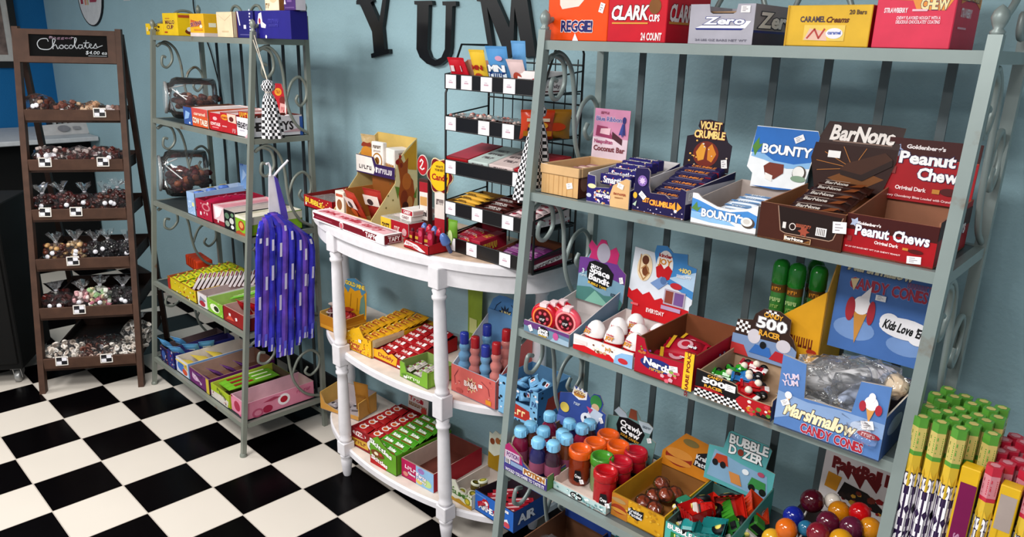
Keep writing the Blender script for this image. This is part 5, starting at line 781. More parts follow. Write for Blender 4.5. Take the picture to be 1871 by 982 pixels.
sp_ = sq_mesh('#d9b01c', [('r', .12, .0, .96, .93, '#7a1550'), ('r', .2, .1, .96, .4, '#c01c4c'), ('t', 'XTREMES', .5, .55, .02, 4.0, '#b98aa8', None, {'rot': 1.5708})]); sy_ = sq_mesh('#d9b01c', [('r', .1, .8, .9, .96, '#a89a94'), ('r', .3, 0, .36, .8, '#c09a14')])
ZS = .772; k = 0; ST = []
for j in range(6):
    for i in range(8):
        x = 4.360 - .004 * j + i * .0365 + (.018 if j % 2 else 0); y = .685 + j * .038
        ST.append((x, y, i, j))
rg = random.Random(5)
for x, y, i, j in ST:
    green = (i + j * .25 < 3.6 + j * .25) if j > 0 else i < 3
    if j == 0 and i in (3, 5): me, lb, hgt = (sp_, 'magenta and yellow square candy stick box at the front of the stick bundle', .055) if i == 3 else (sy_, 'plain yellow square candy stick box at the front of the stick bundle', .045)
    elif green: me, lb, hgt = sg_, 'green capped candy stick, row %s from the front, %s from the left in the bundle' % (['one', 'two', 'three', 'four', 'five', 'six'][j], ORD[i]), .13
    else: me, lb, hgt = sr_, 'red capped candy stick, row %s from the front, %s from the left in the bundle' % (['one', 'two', 'three', 'four', 'five', 'six'][j], ORD[i]), .075
    inst(me, 'candy_stick', TM((x, y, ZS + (hgt - .055) * 0 + .0005), 0) @ M4.Diagonal((1, 1, 1 + (hgt - .05) * 2 + rg.uniform(-.01, .01), 1)), lb, 'candy stick', 'long candy sticks at the right')
# ================================================================== ON THE HALF ROUND TABLE
TT = TZ + .0006
# red bottle cap carton overhanging the left end
p = V((aty(554, 369, .93).x, .935, TT)); t = tray('low red candy carton with yellow lettering at the left end of the white table', None, None, TT, .28, .06, hb=.07, col='#a3141c', inn='#a08a80', p=p, w=.255, yaw=0, edge='#8d2a28', front=[('sp', .55, .05, 1, .95, 22, .0045, ['#e9d9a0', '#e6b43c', '#f0e0d0']), ('t', 'BUBBLE', .36, .55, .4, .6, '#f0c440', '#6d0d12', {'rot': -.08}), ('s', .08, .3, .012, .012)])
b = MB(); b.box(.02, .03, .03, .2, .15, .05, film('#e9e0da', .25, .2)); b.build('clear_lid', t.root)
# big cream snack display
DX, DY = 1.725, .915; R0 = thing('snack_display', 'tall cream cardboard snack display with pecan cluster picture on its side panel', 'display box', TM((DX, DY, TT))); W0, D0, H0 = .300, .262, .385
CR_ = '#e3d2a0'; po = [(0, 0), (0, .04), (.135, .19), (.145, .285), (.205, .345), (D0, H0), (D0, 0)]
for x, N, c in ((W0, XA, CR_), (0, -XA, '#c9b27c')):
    b = MB(); b.prism(po, (x, 0, 0), YA, ZA, N, .003, c, '#d9c48a')
    if x:
        F = (V((x, 0, 0)), YA, ZA, XA); b.gfx(F, D0, H0, [('p', [(.98, .98), (.98, .62), (.80, .64), (.70, .82), (.84, .9)], '#cf9c2c'), ('p', [(.55, .76), (.62, .8), (.7, .72), (.8, .78), (.78, .6), (.9, .5), (.94, .3), (.88, .14), (.72, .10), (.62, .18), (.58, .36), (.62, .5), (.6, .62)], '#a8541c'), ('e', .76, .5, .10, .10, '#c4702c'), ('e', .70, .3, .08, .1, '#8a3a14'), ('e', .82, .24, .06, .08, '#c98a4c'), ('e', .72, .2, .07, .06, '#4a1c10'), ('p', [(.56, .3), (.5, .46), (.6, .44)], '#6d8a34'), ('p', [(.9, .3), (.98, .42), (.96, .28)], '#6d8a34'), ('e', .56, .74, .04, .03, '#a3241c'), ('e', .64, .7, .03, .03, '#8d3418'), ('e', .62, .80, .03, .02, '#b8341c')] + [('e', a, c2, .015, .012, '#8a7a44') for a, c2 in ((.4, .5), (.35, .36), (.45, .3), (.3, .22), (.5, .58))])
    b.build('side_panel', R0)
b = MB(); b.box(.003, D0 - .003, 0, W0 - .003, D0, H0, '#cfb26a'); b.build('back_panel', R0)
b = MB(); b.box(.003, .135, .205, W0 - .003, D0 - .003, .209, '#b99a5c'); b.prism([(0, 0), (W0, 0), (W0, .055), (.16, .055), (.14, .085), (0, .085)], (0, .133, .205), XA, ZA, -YA, .003, '#3a2458', '#d9c48a'); F = (V((0, .133, .205)), XA, ZA, -YA); b.gfx(F, W0, .055, [('p', [(0, .1), (.46, .1), (.5, .5), (.46, .95), (.42, 1.45), (0, 1.5)], '#e3dcd6'), ('t', 'SNACK', .25, .55, .35, .34, '#3a2a30'), ('t', 'Nut Snax', .74, .5, .42, .40, '#e6dfe6'), ('r', .52, .3, .56, .75, '#e9e4e6')]); b.build('upper_tray', R0)
b = MB(); b.box(.003, 0, 0, W0 - .003, .003, .035, '#d9bf80'); b.box(.003, .003, .0, W0 - .003, D0 - .003, .003, '#c9a868'); b.box(.085, .012, .003, .089, D0 - .003, .15, '#b97a3c'); b.box(.089, .16, .003, W0 - .003, .163, .2, '#8a5424'); b.build('lower_tray', R0)
b = MB(); b.box(-.012, 0, 0, .012, .075, .105, '#ece5df', None, .002); F = (V((-.012, 0, 0)), XA, ZA, -YA); b.gfx(F, .024, .105, [('r', .1, .1, .9, .9, '#f2ece6'), ('e', .5, .36, .36, .10, '#a8742c')]); F = (V((.012, 0, 0)), YA, ZA, XA); b.gfx(F, .075, .105, [('r', .2, .3, .8, .7, '#d9b8a4'), ('t', 'snack', .5, .85, .08, .5, '#7a4a34')]); me = mesh_of(b, 'box')
DT = Tray(); DT.M = TM((DX, DY, TT))
b = MB(); b.box(0, 0, 0, .062, .018, .11, '#ece5df', None, .002); b.gfx((V((0, 0, 0)), XA, ZA, -YA), .062, .11, [('e', .5, .42, .42, .25, '#a8742c'), ('e', .5, .42, .34, .20, '#ece5df'), ('e', .5, .42, .18, .12, '#8a5a24'), ('t', 'MEDLEY', .5, .85, .10, .7, '#7a6a5c'), ('t', 'nut snax', .5, .72, .06, .6, '#a08a78')]); inst(mesh_of(b, 'box'), 'snack_box', place(DT, .108, .145, .21, .06) @ M4.Scale(1.35, 4), 'white snack box with brown round emblem, front of the upper display tray', 'snack box', 'white snack boxes')
for k in range(5): inst(me, 'snack_box', place(DT, .196 + .0175 * k, .165 - .004 * k, .21, -.18) @ M4.Scale(1.2, 4), 'white upright snack box, %s from the left in the upper display tray' % ORD[k], 'snack box', 'white snack boxes')
def bag(label, Mx, c, gf=(), w_=.09, h_=.12, th=.03, film_=None, name='snack_bag', cat='snack bag', group=None):
    b = MB(); n = 9; vs = []
    for sgn in (-1, 1):
        for i in range(n + 1):
            for j in range(n + 1):
                u, v = i / n, j / n; k = (math.sin(math.pi * u) * math.sin(math.pi * v)) ** .5; vs.append(((u - .5) * w_ * (1 - .06 * math.sin(math.pi * v)), sgn * th / 2 * k + .002 * math.sin(u * 19 + v * 7) * k, v * h_))
    N = (n + 1) ** 2; fs = []
    for i in range(n):
        for j in range(n):
            a = i * (n + 1) + j; fs.append((a, a + n + 1, a + n + 2, a + 1)); a += N; fs.append((a + 1, a + n + 2, a + n + 1, a))
    b.add(vs, fs, c, True); b.gfx((V((-w_ * .42, -th / 2 - .001, h_ * .12)), XA, ZA, -YA), w_ * .84, h_ * .76, gf)
    b.box(-w_ / 2, -.001, h_ - .001, w_ / 2, .001, h_ + .007, c); return tag(b.build(name, None, Mx), label, cat, group)
bag('clear snack bag of golden nuts at the upper left of the cream display', place(DT, .055, .18, .212, .1, .1), film('#e6c080', .5, .2, 'amber_film'), [('r', .3, .2, .8, .5, '#e9d9c4'), ('p', [(.1, .86), (.3, .96), (.6, .92), (.9, .97), (.9, .8), (.1, .78)], '#8d3a24'), ('e', .5, .5, .5, .3, '#c98a34')], .10, .165)
bag('white and red snack pouch leaning in the lower display tray', place(DT, .165, .05, .008, -.2, .45), '#b8402c', [('r', 0, .5, 1, 1, '#e3d6d0'), ('e', .4, .66, .2, .16, '#3a3038'), ('e', .45, .3, .3, .2, '#c9622c')], .13, .15)
bag('second red snack pouch behind the first in the lower display tray', place(DT, .222, .10, .012, .1, .3), '#a8352c', [('r', 0, .55, 1, 1, '#e9dcd4'), ('e', .4, .7, .2, .14, '#4a3a3c')], .12, .15)
cbox('small white carton with brown oval at the left front of the cream display', V((DX + .005, DY + .006, TT + .004)), 0, .07, .09, .125, '#e3d8cc', front=[('e', .5, .5, .3, .2, '#8d5a34'), ('r', .1, .8, .9, .9, '#b8583c')])
# long white taffy box
q0, q1 = atz(580, 416, TT), atz(705, 452, TT); p = V((q0.x - .06, max(q0.y, .0) + .068, TT)); 
TYAW = .0; p = V((1.808, .845, TT)); p = V((aty(580, 416, .838).x, .838, TT))
w_ = aty(707, 452, .80).x - p.x; TYAW = -.05; TDp = .092
R0 = thing('taffy_box', 'long flat white taffy box with pink lid at the table front edge', 'candy box', TM((p.x, .815, TT), TYAW)); MA = '#7a1424'
b = MB(); b.box(0, 0, 0, w_, TDp, .042, '#efe9ea', None, .0015); b.gfx((V((0, 0, 0)), XA, ZA, -YA), w_, .042, [('p', [(.01, .2), (.9, .16), (.88, .5), (.92, .84), (.01, .84), (.03, .5)], MA), ('r', .05, .4, .3, .5, '#a8485a'), ('t', 'TAFY', .83, .5, .45, .12, '#efe3e4'), ('p', [(.74, .7), (.78, .95), (.72, .95)], '#efe9ea'), ('r', .06, .25, .7, .3, '#8d3444')])
b.gfx((V((w_, 0, 0)), YA, ZA, XA), TDp, .042, [('r', .04, .04, .96, .96, MA), ('t', 'TAFY', .55, .5, .42, .6, '#f3e9ea'), ('r', .2, .12, .9, .18, '#e0c3c8'), ('r', .2, .82, .9, .88, '#e0c3c8')])
b.gfx((V((0, 0, .042)), XA, YA, ZA), w_, TDp, [('r', .03, .12, .97, .88, '#e3b3bb'), ('r', .45, .7, .97, .86, '#b8969c'), ('t', 'pink vanilla taffy', .48, .5, .40, .80, '#b83448', None, {'shear': .3})])
b.build('box_body', R0)
b = MB(); b.lathe([(0, 0), (.017, 0), (.017, .0015), (0, .0015)], (0, 0, 0), 18, '#e9d3d4', (0, -1, 0)); b.lathe([(0, .0016), (.012, .0018)], (0, 0, 0), 14, '#c9626e', (0, -1, 0)); o = b.build('round_seal', R0); o.location = (w_ * .44, -.0005, .02)
# film covered candy tray and stacked small boxes
p = V((aty(692, 385, .915).x, .925, TT))
t = tray('yellow and red candy tray under clear film behind the taffy box', None, None, TT, .22, .066, hb=.066, col='#a8182c', inn='#e0d6d4', p=p, w=.20, yaw=-.02, front=[('r', 0, 0, .38, 1, '#dcbc3c'), ('t', 'ZOTZ', .18, .4, .45, .26, '#4a1c1c'), ('t', 'fizz', .6, .5, .3, .2, '#e9c9c4'), ('e', .86, .4, .08, .25, '#c9a0a4')], left=[('r', 0, 0, 1, 1, '#dcbc3c')])
b = MB(); b.box(.002, .002, .066, t.w - .002, t.d - .002, .069, film('#f2ece8', .45, .15)); b.gfx((V((0, 0, .069)), XA, YA, ZA), t.w, t.d, [('r', .1, .2, .5, .8, '#d9c9c6'), ('r', .58, .15, .70, .5, '#5a4a4e')]); b.build('film_cover', t.root)
me = (lambda b: (b.box(0, 0, 0, .085, .06, .024, '#ebe3e0', None, .001), b.gfx((V((0, 0, 0)), XA, ZA, -YA), .085, .024, [('r', .03, .1, .97, .9, '#a81c2c'), ('t', 'CANDY', .5, .5, .5, .6, '#f2eaea')]), b.gfx((V((.085, 0, 0)), YA, ZA, XA), .06, .024, [('r', .1, .2, .9, .8, '#d9b8b4')]), mesh_of(b, 'box'))[-1])(MB())
me2 = (lambda b: (b.box(0, 0, 0, .085, .06, .024, '#e3dad6', None, .001), b.gfx((V((0, 0, 0)), XA, ZA, -YA), .085, .024, [('t', 'CANDY', .5, .5, .5, .6, '#8d6a6c')]), mesh_of(b, 'box'))[-1])(MB())
for k in range(4): inst((me2, me, me2, me)[k], 'small_candy_box', place(t, .10 + (.012 if k % 2 else 0), .03 + .06 * (k // 2), .0695 + .0245 * (k % 2), -.05), 'small white and red candy box, %s stack, %s, on the film covered tray' % (('front', 'back')[k // 2], ('lower', 'upper')[k % 2]), 'candy box', 'small boxes on the film covered tray')
# red tray of toy candy tubes
p = V((aty(745, 440, .855).x, .835, TT))
t = tray('red candy tray of upright lipstick candies at the table front', None, None, TT, .10, .036, hb=.05, col='#a8141f', inn='#7a1a20', p=p, w=.165, yaw=-.05, front=[('p', [(0, .3), (.1, .9), (.55, .75), (.9, .2), (.7, .1), (.3, .4)], '#efdfe0'), ('t', 'lip pops', .35, .52, .3, .5, '#a8141f', None, {'rot': -.15})])
lp = MB(); lp.box(-.011, -.009, 0, .011, .009, .06, '#8d1224', None, .002); lp.gfx((V((-.011, -.009, 0)), XA, ZA, -YA), .022, .06, [('r', .1, .1, .9, .4, '#d9c0b8'), ('r', .1, .55, .9, .75, '#c9a03c')]); lp.lathe([(.007, .06), (.007, .066), (.005, .072), (0, .074)], (0, 0, 0), 10, '#5a1a2c'); lp = mesh_of(lp, 'box')
lp2 = MB(); lp2.box(-.012, -.009, 0, .012, .009, .085, '#a81838', None, .002); lp2.gfx((V((-.012, -.009, 0)), XA, ZA, -YA), .024, .085, [('r', .1, .05, .9, .3, '#c9b0ac'), ('e', .5, .75, .4, .15, '#c84a6a')]); lp2 = mesh_of(lp2, 'box')
for k in range(5): inst((lp, lp, lp2, lp, lp2)[k], 'lipstick_candy', place(t, .02 + .031 * k, .03 + .006 * (k % 2), .006, .1 * k), 'small red candy carton, %s from the left in the lipstick tray' % ORD[k], 'candy box', 'cartons in the lipstick tray')
rp = MB(); rp.lathe([(0, 0), (.006, 0), (.006, .03), (.014, .034), (.014, .04), (.012, .055), (.006, .066), (0, .068)], (0, 0, 0), 14, mat('#5c7ab8', .2)); rp2 = MB(); rp2.lathe([(0, 0), (.006, 0), (.006, .03), (.014, .034), (.014, .04), (.012, .055), (.006, .066), (0, .068)], (0, 0, 0), 14, mat('#c0203c', .2)); rps = (mesh_of(rp, 'pop'), mesh_of(rp2, 'pop'))
for k in range(4): inst(rps[(0, 1, 0, 1)[k]], 'candy_pop', place(t, .035 + .034 * k, .07, .03, 0, -.15), '%s candy pop at the back of the lipstick tray, %s from the left' % (('blue', 'red', 'blue', 'red')[k], ORD[k]), 'candy pop', 'candy pops in the lipstick tray')
inst(rps[0], 'candy_pop', TM((p.x + .215, .90, TT + .012), 0, .5) @ M4.Scale(1.4, 4), 'blue candy pop lying by the black wire rack on the table', 'candy pop')
bag('bright green candy packet standing between the yellow sign and the black rack', TM((p.x + .165, .955, TT + .0), .1), '#6d9a2c', [('e', .5, .5, .3, .3, '#c9d9a0')], .05, .12)
# round yellow sign
q = aty(803, 322, .985); R0 = thing('candy_sign', 'round yellow sign with red scalloped edge reading Candy above the table', 'sign', TM((q.x, .985, TT), .12)); zc = q.z - TT
b = MB(); o = [((.062 + .007 * math.cos(6 * a)) * math.cos(a), (.068 + .007 * math.cos(6 * a)) * math.sin(a)) for a in [6.2832 * i / 48 for i in range(48)]]; b.prism([(x * 1.07, y * 1.07) for x, y in o], (0, .002, zc), XA, ZA, -YA, .003, '#e3cfa8'); b.prism(o, (0, 0, zc), XA, ZA, -YA, .002, '#7a1018'); b.gfx((V((0, 0, zc)), XA, ZA, -YA), 1, 1, [('e', 0, 0, .053, .062, '#e9bd1c'), ('t', 'Candy', .002, -.006, .024, .086, '#a3141c'), ('t', 'WHATS', 0, .038, .009, .04, '#6d4a14'), ('t', 'YOUR BEST', 0, .024, .009, .05, '#6d4a14')]); b.build('sign_face', R0)
b = MB(); b.box(-.03, .003, 0, .03, .007, zc - .05, '#e0d6cf'); b.gfx((V((-.03, .003, 0)), XA, ZA, -YA), .06, zc - .05, [('r', 0, 0, 1, .45, '#a8202c'), ('t', 'treats', .5, .75, .1, .7, '#5a4448')]); b.build('sign_stand', R0)
q = aty(772, 302, 1.0); R0 = thing('candy_sign', 'small red sign with white scroll mark on a dark post left of the yellow sign', 'sign', TM((q.x, 1.0, TT), .1)); zc = q.z - TT
b = MB(); o = [(.028 * math.cos(a), .040 * math.sin(a)) for a in [6.2832 * i / 24 for i in range(24)]]; b.prism([(x * 1.12, y * 1.1) for x, y in o], (0, .001, zc), XA, ZA, -YA, .003, '#e3d9d4'); b.prism(o, (0, -.002, zc), XA, ZA, -YA, .002, '#b3202c'); b.gfx((V((0, -.002, zc)), XA, ZA, -YA), 1, 1, [('ln', [(-.012, .014), (-.004, .024), (.006, .016), (-.002, 0), (-.012, -.012), (0, -.018), (.012, -.012)], .006, '#efe6e4')]); b.build('sign_face', R0)
b = MB(); b.box(-.028, .004, 0, .028, .03, zc - .06, '#4a2a24', None, .002); b.gfx((V((-.028, .004, 0)), XA, ZA, -YA), .056, zc - .06, [('r', .1, .3, .95, .95, '#dfd6d0'), ('r', .1, .78, .95, .95, '#a3202c'), ('r', .15, .55, .9, .7, '#c99a5c'), ('t', 'caramel', .5, .42, .1, .7, '#3a2a2c')]); b.build('sign_stand', R0)
# ------------------------------------------------------------------ black wire rack
BX, BY, BW = 2.485, .952, .485; BKW = mat('#0c0b0d', .35)
R0 = thing('wire_rack', 'black five tier wire counter rack standing on the white table', 'wire rack', TM((BX, BY, TT))); BT_ = (.690, .533, .365, .200, .055); BD = .235
b = MB()
for x in (0, BW):
    b.tube([(x, .0, .0), (x, .0, .62), (x, .08, .80), (x, .22, .80), (x, .23, .78), (x, .23, 0)], .0045, 6, BKW); b.tube([(x, .0, .003), (x, .23, .003)], .0045, 6, BKW)
for z in (.16, .3, .45, .6, .74): b.tube([(0, .23, z), (BW, .23, z)], .0035, 6, BKW)
for i in range(9): b.tube([(BW * (i + .5) / 9, .232, .02), (BW * (i + .5) / 9, .232, .76)], .0024, 5, BKW)
b.build('wire_frame', R0)
TAGS = ((.02, .20, .42, .66), (.02, .40, .66), (.02, .78), (.02, .34, .68), (.02, .28, .66))
for z, tg in zip(BT_, TAGS):
    b = MB(); b.box(0, -.006, z - .052, BW, -.002, z, mat('#120f12', .3)); b.box(.004, -.002, z - .052, BW - .004, BD - .01, z - .047, BKW); b.tube([(0, -.004, z), (BW, -.004, z)], .003, 6, BKW); b.tube([(0, -.004, z - .052), (BW, -.004, z - .052)], .003, 6, BKW)
    for x in (0, BW): b.tube([(x, -.004, z), (x, BD - .01, z + .03)], .003, 6, BKW); b.tube([(x, -.004, z - .052), (x, BD - .01, z - .04)], .003, 6, BKW)
    ti = b.build('wire_tier', R0)
    for f in tg:
        b = MB(); b.box(0, -.0085, 0, .058, -.0065, .050, mat('#eceaee', .4)); b.gfx((V((0, -.0085, 0)), XA, ZA, -YA), .058, .05, [('r', .3, .4, .7, .5, '#c9a6b4'), ('r', .35, .56, .6, .62, '#c9b8c4')]); g = b.build('price_tag', ti); g.location = (f * BW, 0, z - .051)
WR = Tray(); WR.M = TM((BX, BY, TT))
def flat(lab, x, z, w, d, h, c, y=.004, rx=.16, rz=0, top=(), front=(), side=(), name='candy_box', cat='candy box', group=None):
    b = MB(); b.box(0, 0, 0, w, d, h, c, None, .0015); b.gfx((V((0, 0, h)), XA, YA, ZA), w, d, top); b.gfx((V((0, 0, 0)), XA, ZA, -YA), w, h, front); b.gfx((V((w, 0, 0)), YA, ZA, XA), d, h, side)
    return tag(b.build(name, None, place(WR, x, y, z, rz, rx)), lab, cat, group)
z = BT_[0] - .046
t = tray('open red and white candy carton at the left of the wire rack top tier', None, None, TT + z, .10, .045, hb=.10, hs=(.045, .10), col='#c9bcbc', inn='#b98a74', p=V((BX + .004, BY + .01, TT + z)), w=.145, yaw=0, front=[('p', [(0, .2), (.5, .1), (.45, .6), (0, .8)], '#a8202c'), ('p', [(.55, 0), (1, .9), (1, 0)], '#b81c28'), ('s', .6, .5, .02, .014, .8)])
for k in range(2): bag('red and white candy packet in the top tier carton, %s from the left' % ORD[k], place(WR, .045 + .055 * k, .035, z + .008, .1 - .6 * k, .35), '#c4182c', [('r', 0, .1, 1, .4, '#ead9da'), ('r', .2, .6, .5, .9, '#ead9da')], .07, .10, .02, group='packets on the top tier')
bag('yellow candy packet leaning on the wire rack top tier', place(WR, .175, .036, z + .004, -.05, .3), '#e3bd3c', [('t', 'MINI', .5, .62, .16, .8, '#a8281c'), ('e', .5, .3, .3, .12, '#b8482c')], .085, .135, .02)
bag('blue mint packet leaning at the middle of the wire rack top tier', place(WR, .275, .036, z + .004, .08, .3), '#5c9ad0', [('r', 0, .05, 1, .4, '#dfe9f2'), ('t', 'MINI', .5, .56, .2, .9, '#f2f4f8', '#1c3c7a'), ('t', 'MINT', .5, .34, .2, .9, '#1c3c7a', '#dfe6f2'), ('e', .7, .88, .2, .08, '#d9a6c0')], .10, .15, .025)
bag('second blue packet behind the blue mint packet on the top tier', place(WR, .335, .07, z + .004, .0, .15), '#6fa8d8', [('r', .1, .5, .9, .7, '#e3ecf4')], .07, .165, .02)
bag('pink and white candy packet on the wire rack top tier', place(WR, .375, .036, z + .004, -.1, .4), '#dfc6c6', [('e', .6, .5, .3, .25, '#b8503c')], .09, .11, .02)
flat('white and red candy carton at the right of the wire rack top tier', .38, z, .10, .13, .075, '#ebe4e4', y=.0, rx=0, side=[('r', 0, 0, .5, 1, '#e9e1e2'), ('e', .1, .55, .06, .2, '#b3202c'), ('r', .2, .1, 1, .55, '#e3dcdc'), ('r', .2, .08, 1, .14, '#5a1c20'), ('t', 'candy', .6, .35, .16, .5, '#7a6a70')], front=[('e', .8, .4, .2, .3, '#b3303a')], top=[('r', .2, .2, .8, .8, '#d9c0bc')])
z = BT_[1] - .046; PN = '#dcc0b8'
for k in range(3):
    b = MB(); rg = random.Random(k)
    for i in range(46): b.ball((rg.uniform(0, .12), rg.uniform(0, .11), .03 + rg.uniform(-.01, .02)), rg.uniform(.007, .011), 6, ('#dcc3bb', '#c9a49c', '#e6d6ce', '#c07c74')[i % 4])
    R0 = thing('candy_tray', 'clear tray of small pinkish candies, %s from the left on the second tier' % ORD[k], 'candy tray', place(WR, .01 + .135 * k, .012, z), 'clear candy trays on the second tier'); o = b.build('candies', R0); o['kind'] = 'stuff'
    b = MB(); b.box(-.004, -.004, 0, .124, .125, .022, film('#f2ecec', .2, .1)); b.box(-.002, .0, .05, .122, .12, .052, film('#f2ecec', .2, .1)); b.gfx((V((0, 0, .052)), XA, YA, ZA), .12, .12, [('r', .5, .5, .8, .62, '#4a4448')]); b.build('clear_box', R0)
bag('orange and gold foil candy bag at the right of the second tier', place(WR, .445, .036, z, .9, .25), mat('#c8421c', .25), [('r', 0, .1, 1, .35, '#b87a1c'), ('e', .5, .6, .35, .2, '#e0a03c'), ('r', .1, .8, .9, .95, '#e3d0b8')], .12, .10, .04)
bag('gold foil candy bag behind the orange one on the second tier', place(WR, .47, .10, z, 1.0, .2), mat('#a8741c', .25), [('e', .5, .5, .35, .2, '#c8461c')], .12, .10, .04)
z = BT_[2] - .010
flat('flat dark red candy box at the left of the wire rack third tier', .0, z, .125, .20, .022, '#a3141f', top=[('r', .02, .06, .98, .98, '#b0384a'), ('r', .02, .0, .98, .06, '#8d0f1a')], rx=.2)
for k, (x, w2, c) in enumerate(((.13, .11, '#c3d0cc'), (.245, .125, '#dcc9c6'))): flat('flat pale %s candy box, %s from the left on the third tier' % (('green', 'pink')[k], ('second', 'third')[k]), x, z, w2, .20, .022, c, top=[('t', 'Kisses', .5, .7, .1, .6, '#6a6a70'), ('t', 'SWEETS', .5, .5, .1, .7, '#5a4a50'), ('t', 'mint', .5, .28, .1, .5, '#6a5a60')], front=[('t', 'MINT', .5, .5, .4, .6, '#6a5a60')], rx=.2)
flat('flat red candy box at the right end of the third tier', .375, z, .105, .20, .022, '#a81c28', top=[('r', .1, .1, .9, .9, '#c8404a')], rx=.2)
z = BT_[3] - .030
t = tray('brown tray of yellow wrapped bars on the wire rack fourth tier', None, None, TT + z, .20, .03, hb=.045, col='#6a4424', inn='#8d6a34', p=V((BX + .004, BY + .002, TT + z)), w=.165, yaw=0)
me = mesh_of(pillow(.15, .026, .018, '#d9a83c', top=[('t', 'Butter', .4, .5, .6, .5, '#5a3a14')], front=[('t', 'Butter', .3, .5, .8, .4, '#5a3a14')]), 'bar')
rows(t, me, 'candy_bar', [t.w / 2], [.018, .046, .074, .102], .014, .009, 'yellow wrapped bar', 'candy bar', 'on the fourth tier', 'yellow bars on the fourth tier', jit=.002)
t = tray('dark brown tray of chocolate bars on the wire rack fourth tier', None, None, TT + z, .20, .035, hb=.055, col='#4a1a14', inn='#3a1a14', p=V((BX + .172, BY + .002, TT + z)), w=.15, yaw=0, front=[('r', .05, .2, .95, .8, '#5a1f18')])
me = mesh_of(pillow(.135, .032, .018, '#4a1712', top=[('t', 'SNAX ON', .5, .5, .5, .7, '#e6dcd8')], front=[('t', 'SNAX ON', .45, .5, .8, .6, '#e6dcd8')]), 'bar')
rows(t, me, 'candy_bar', [t.w / 2], [.02, .055, .09, .118], .014, .010, 'brown chocolate bar with white lettering', 'candy bar', 'on the fourth tier', 'brown bars on the fourth tier', jit=.002)
t = tray('white and pink candy tray at the right of the wire rack fourth tier', None, None, TT + z, .20, .03, hb=.05, col='#d9c6c6', inn='#8d6a6c', p=V((BX + .33, BY + .002, TT + z)), w=.15, yaw=0, side=[('r', 0, 0, 1, .6, '#dfd6d8'), ('sp', 0, 0, 1, 1, 9, .006, ['#a8485a', '#6a3a40'])], front=[('e', .3, .5, .2, .3, '#b8404a')])
me = mesh_of(pillow(.06, .035, .018, '#dcc6c8', top=[('e', .5, .5, .3, .3, '#a8384a'), ('r', .1, .7, .9, .9, '#8d6a74')]), 'bar')
rows(t, me, 'candy_packet', [.04, .107], [.02, .055, .09, .122], .018, .007, 'pink and white candy packet', 'candy packet', 'on the fourth tier', 'pink packets on the fourth tier', rx=.15)
z = BT_[4] - .046
t = tray('dark red tray of gummy packets at the left of the wire rack bottom tier', None, None, TT + z, .20, .040, hb=.07, col='#5a1420', inn='#7a1a2c', p=V((BX - .0, BY + .002, TT + z)), w=.15, yaw=0)
me = mesh_of(pillow(.12, .05, .016, '#b01838', top=[('t', 'Sweet', .4, .6, .4, .6, '#e6b0b8'), ('sp', 0, 0, 1, 1, 10, .004, ['#e6c8c0', '#d9a03c'])]), 'bar'); rows(t, me, 'candy_packet', [t.w / 2], [.03, .07, .11], .03, .01, 'crimson gummy packet', 'candy packet', 'on the bottom tier', 'crimson packets on the bottom tier', rx=.2)
flat('red and yellow candy carton on the wire rack bottom tier', .155, z, .05, .145, .06, '#a8243c', rx=.1, top=[('t', 'Sweet', .5, .5, .2, .8, '#e6c03c', None, {'rot': 1.4})], side=[('t', 'Sweets', .35, .5, .45, .6, '#e3c048', '#6d1420')])
t = tray('purple open candy carton at the right of the wire rack bottom tier', None, None, TT + z, .20, .040, hb=.07, col='#4a1430', inn='#7a4a34', p=V((BX + .28, BY + .002, TT + z)), w=.195, yaw=0, side=[('r', 0, 0, 1, 1, '#7a1438'), ('p', [(.0, .1), (.0, .5), (.95, .95), (.95, .5)], '#e6dfe0'), ('t', 'Chocolate', .5, .5, .3, .7, '#3a1a24', None, {'rot': .18})])
me = mesh_of(pillow(.085, .05, .018, '#7d3a78', top=[('t', 'dark', .5, .5, .4, .6, '#c9a3c4'), ('r', .0, .05, 1, .15, '#a878a4')]), 'bar'); rows(t, me, 'candy_packet', [.05, .145], [.03, .075, .115], .02, .010, 'violet candy packet', 'candy packet', 'on the bottom tier', 'violet packets on the bottom tier', rx=.2)
# ================================================================== MIDDLE SHELF OF THE TABLE
ZM = .6706
t = tray('golden candy nugget carton with tall cut out header behind the left table leg', None, None, ZM, .14, .075, hb=.085, hs=(.085, .09), col='#b57a1c', inn='#8a5a24', p=V((aty(585, 595, .93).x, .93, ZM)), w=.20, yaw=.06, edge='#d9b060', front=[('r', .03, .05, .97, .3, '#c9902c')],
 hdr=dict(h=.20, col='#c08a14', hw=.185, x0=.03, z0=.06, y=.128, lean=.05, out=[(0, 0), (1, 0), (1, .72), (.86, .9), (.5, 1), (.16, .92), (.02, .7)], gfx=[('p', [(.02, .7), (.16, .92), (.5, 1), (.86, .9), (.98, .72), (.8, .6), (.72, .74), (.5, .66), (.3, .72), (.2, .56)], '#4a7a94'), ('t', 'GOLD MINE', .5, .82, .10, .84, '#d9bd4c', '#5a4a1c'), ('p', [(.7, .1), (.76, .5), (.9, .66), (.96, .4), (.96, .1)], '#5f7a6c'), ('ln', [(.3, .2), (.34, .56)], .003, '#8d5f10'), ('ln', [(.6, .15), (.62, .5)], .003, '#8d5f10')]))
b = MB(); b.prism([(0, 0), (.14, 0), (.14, .06), (0, .06)], (t.w + .001, 0, 0), YA, ZA, XA, .002, '#c08a24'); b.build('side_flap', t.root)
sk = MB(); crumpled(sk, .03, .022, .026, mat('#5a1c20', .3), 12, 8, .3, 1); sk.lathe([(.008, .045), (.005, .055), (.022, .07)], (0, 0, 0), 10, mat('#c9b8b0', .3)); sk = mesh_of(sk, 'sack')
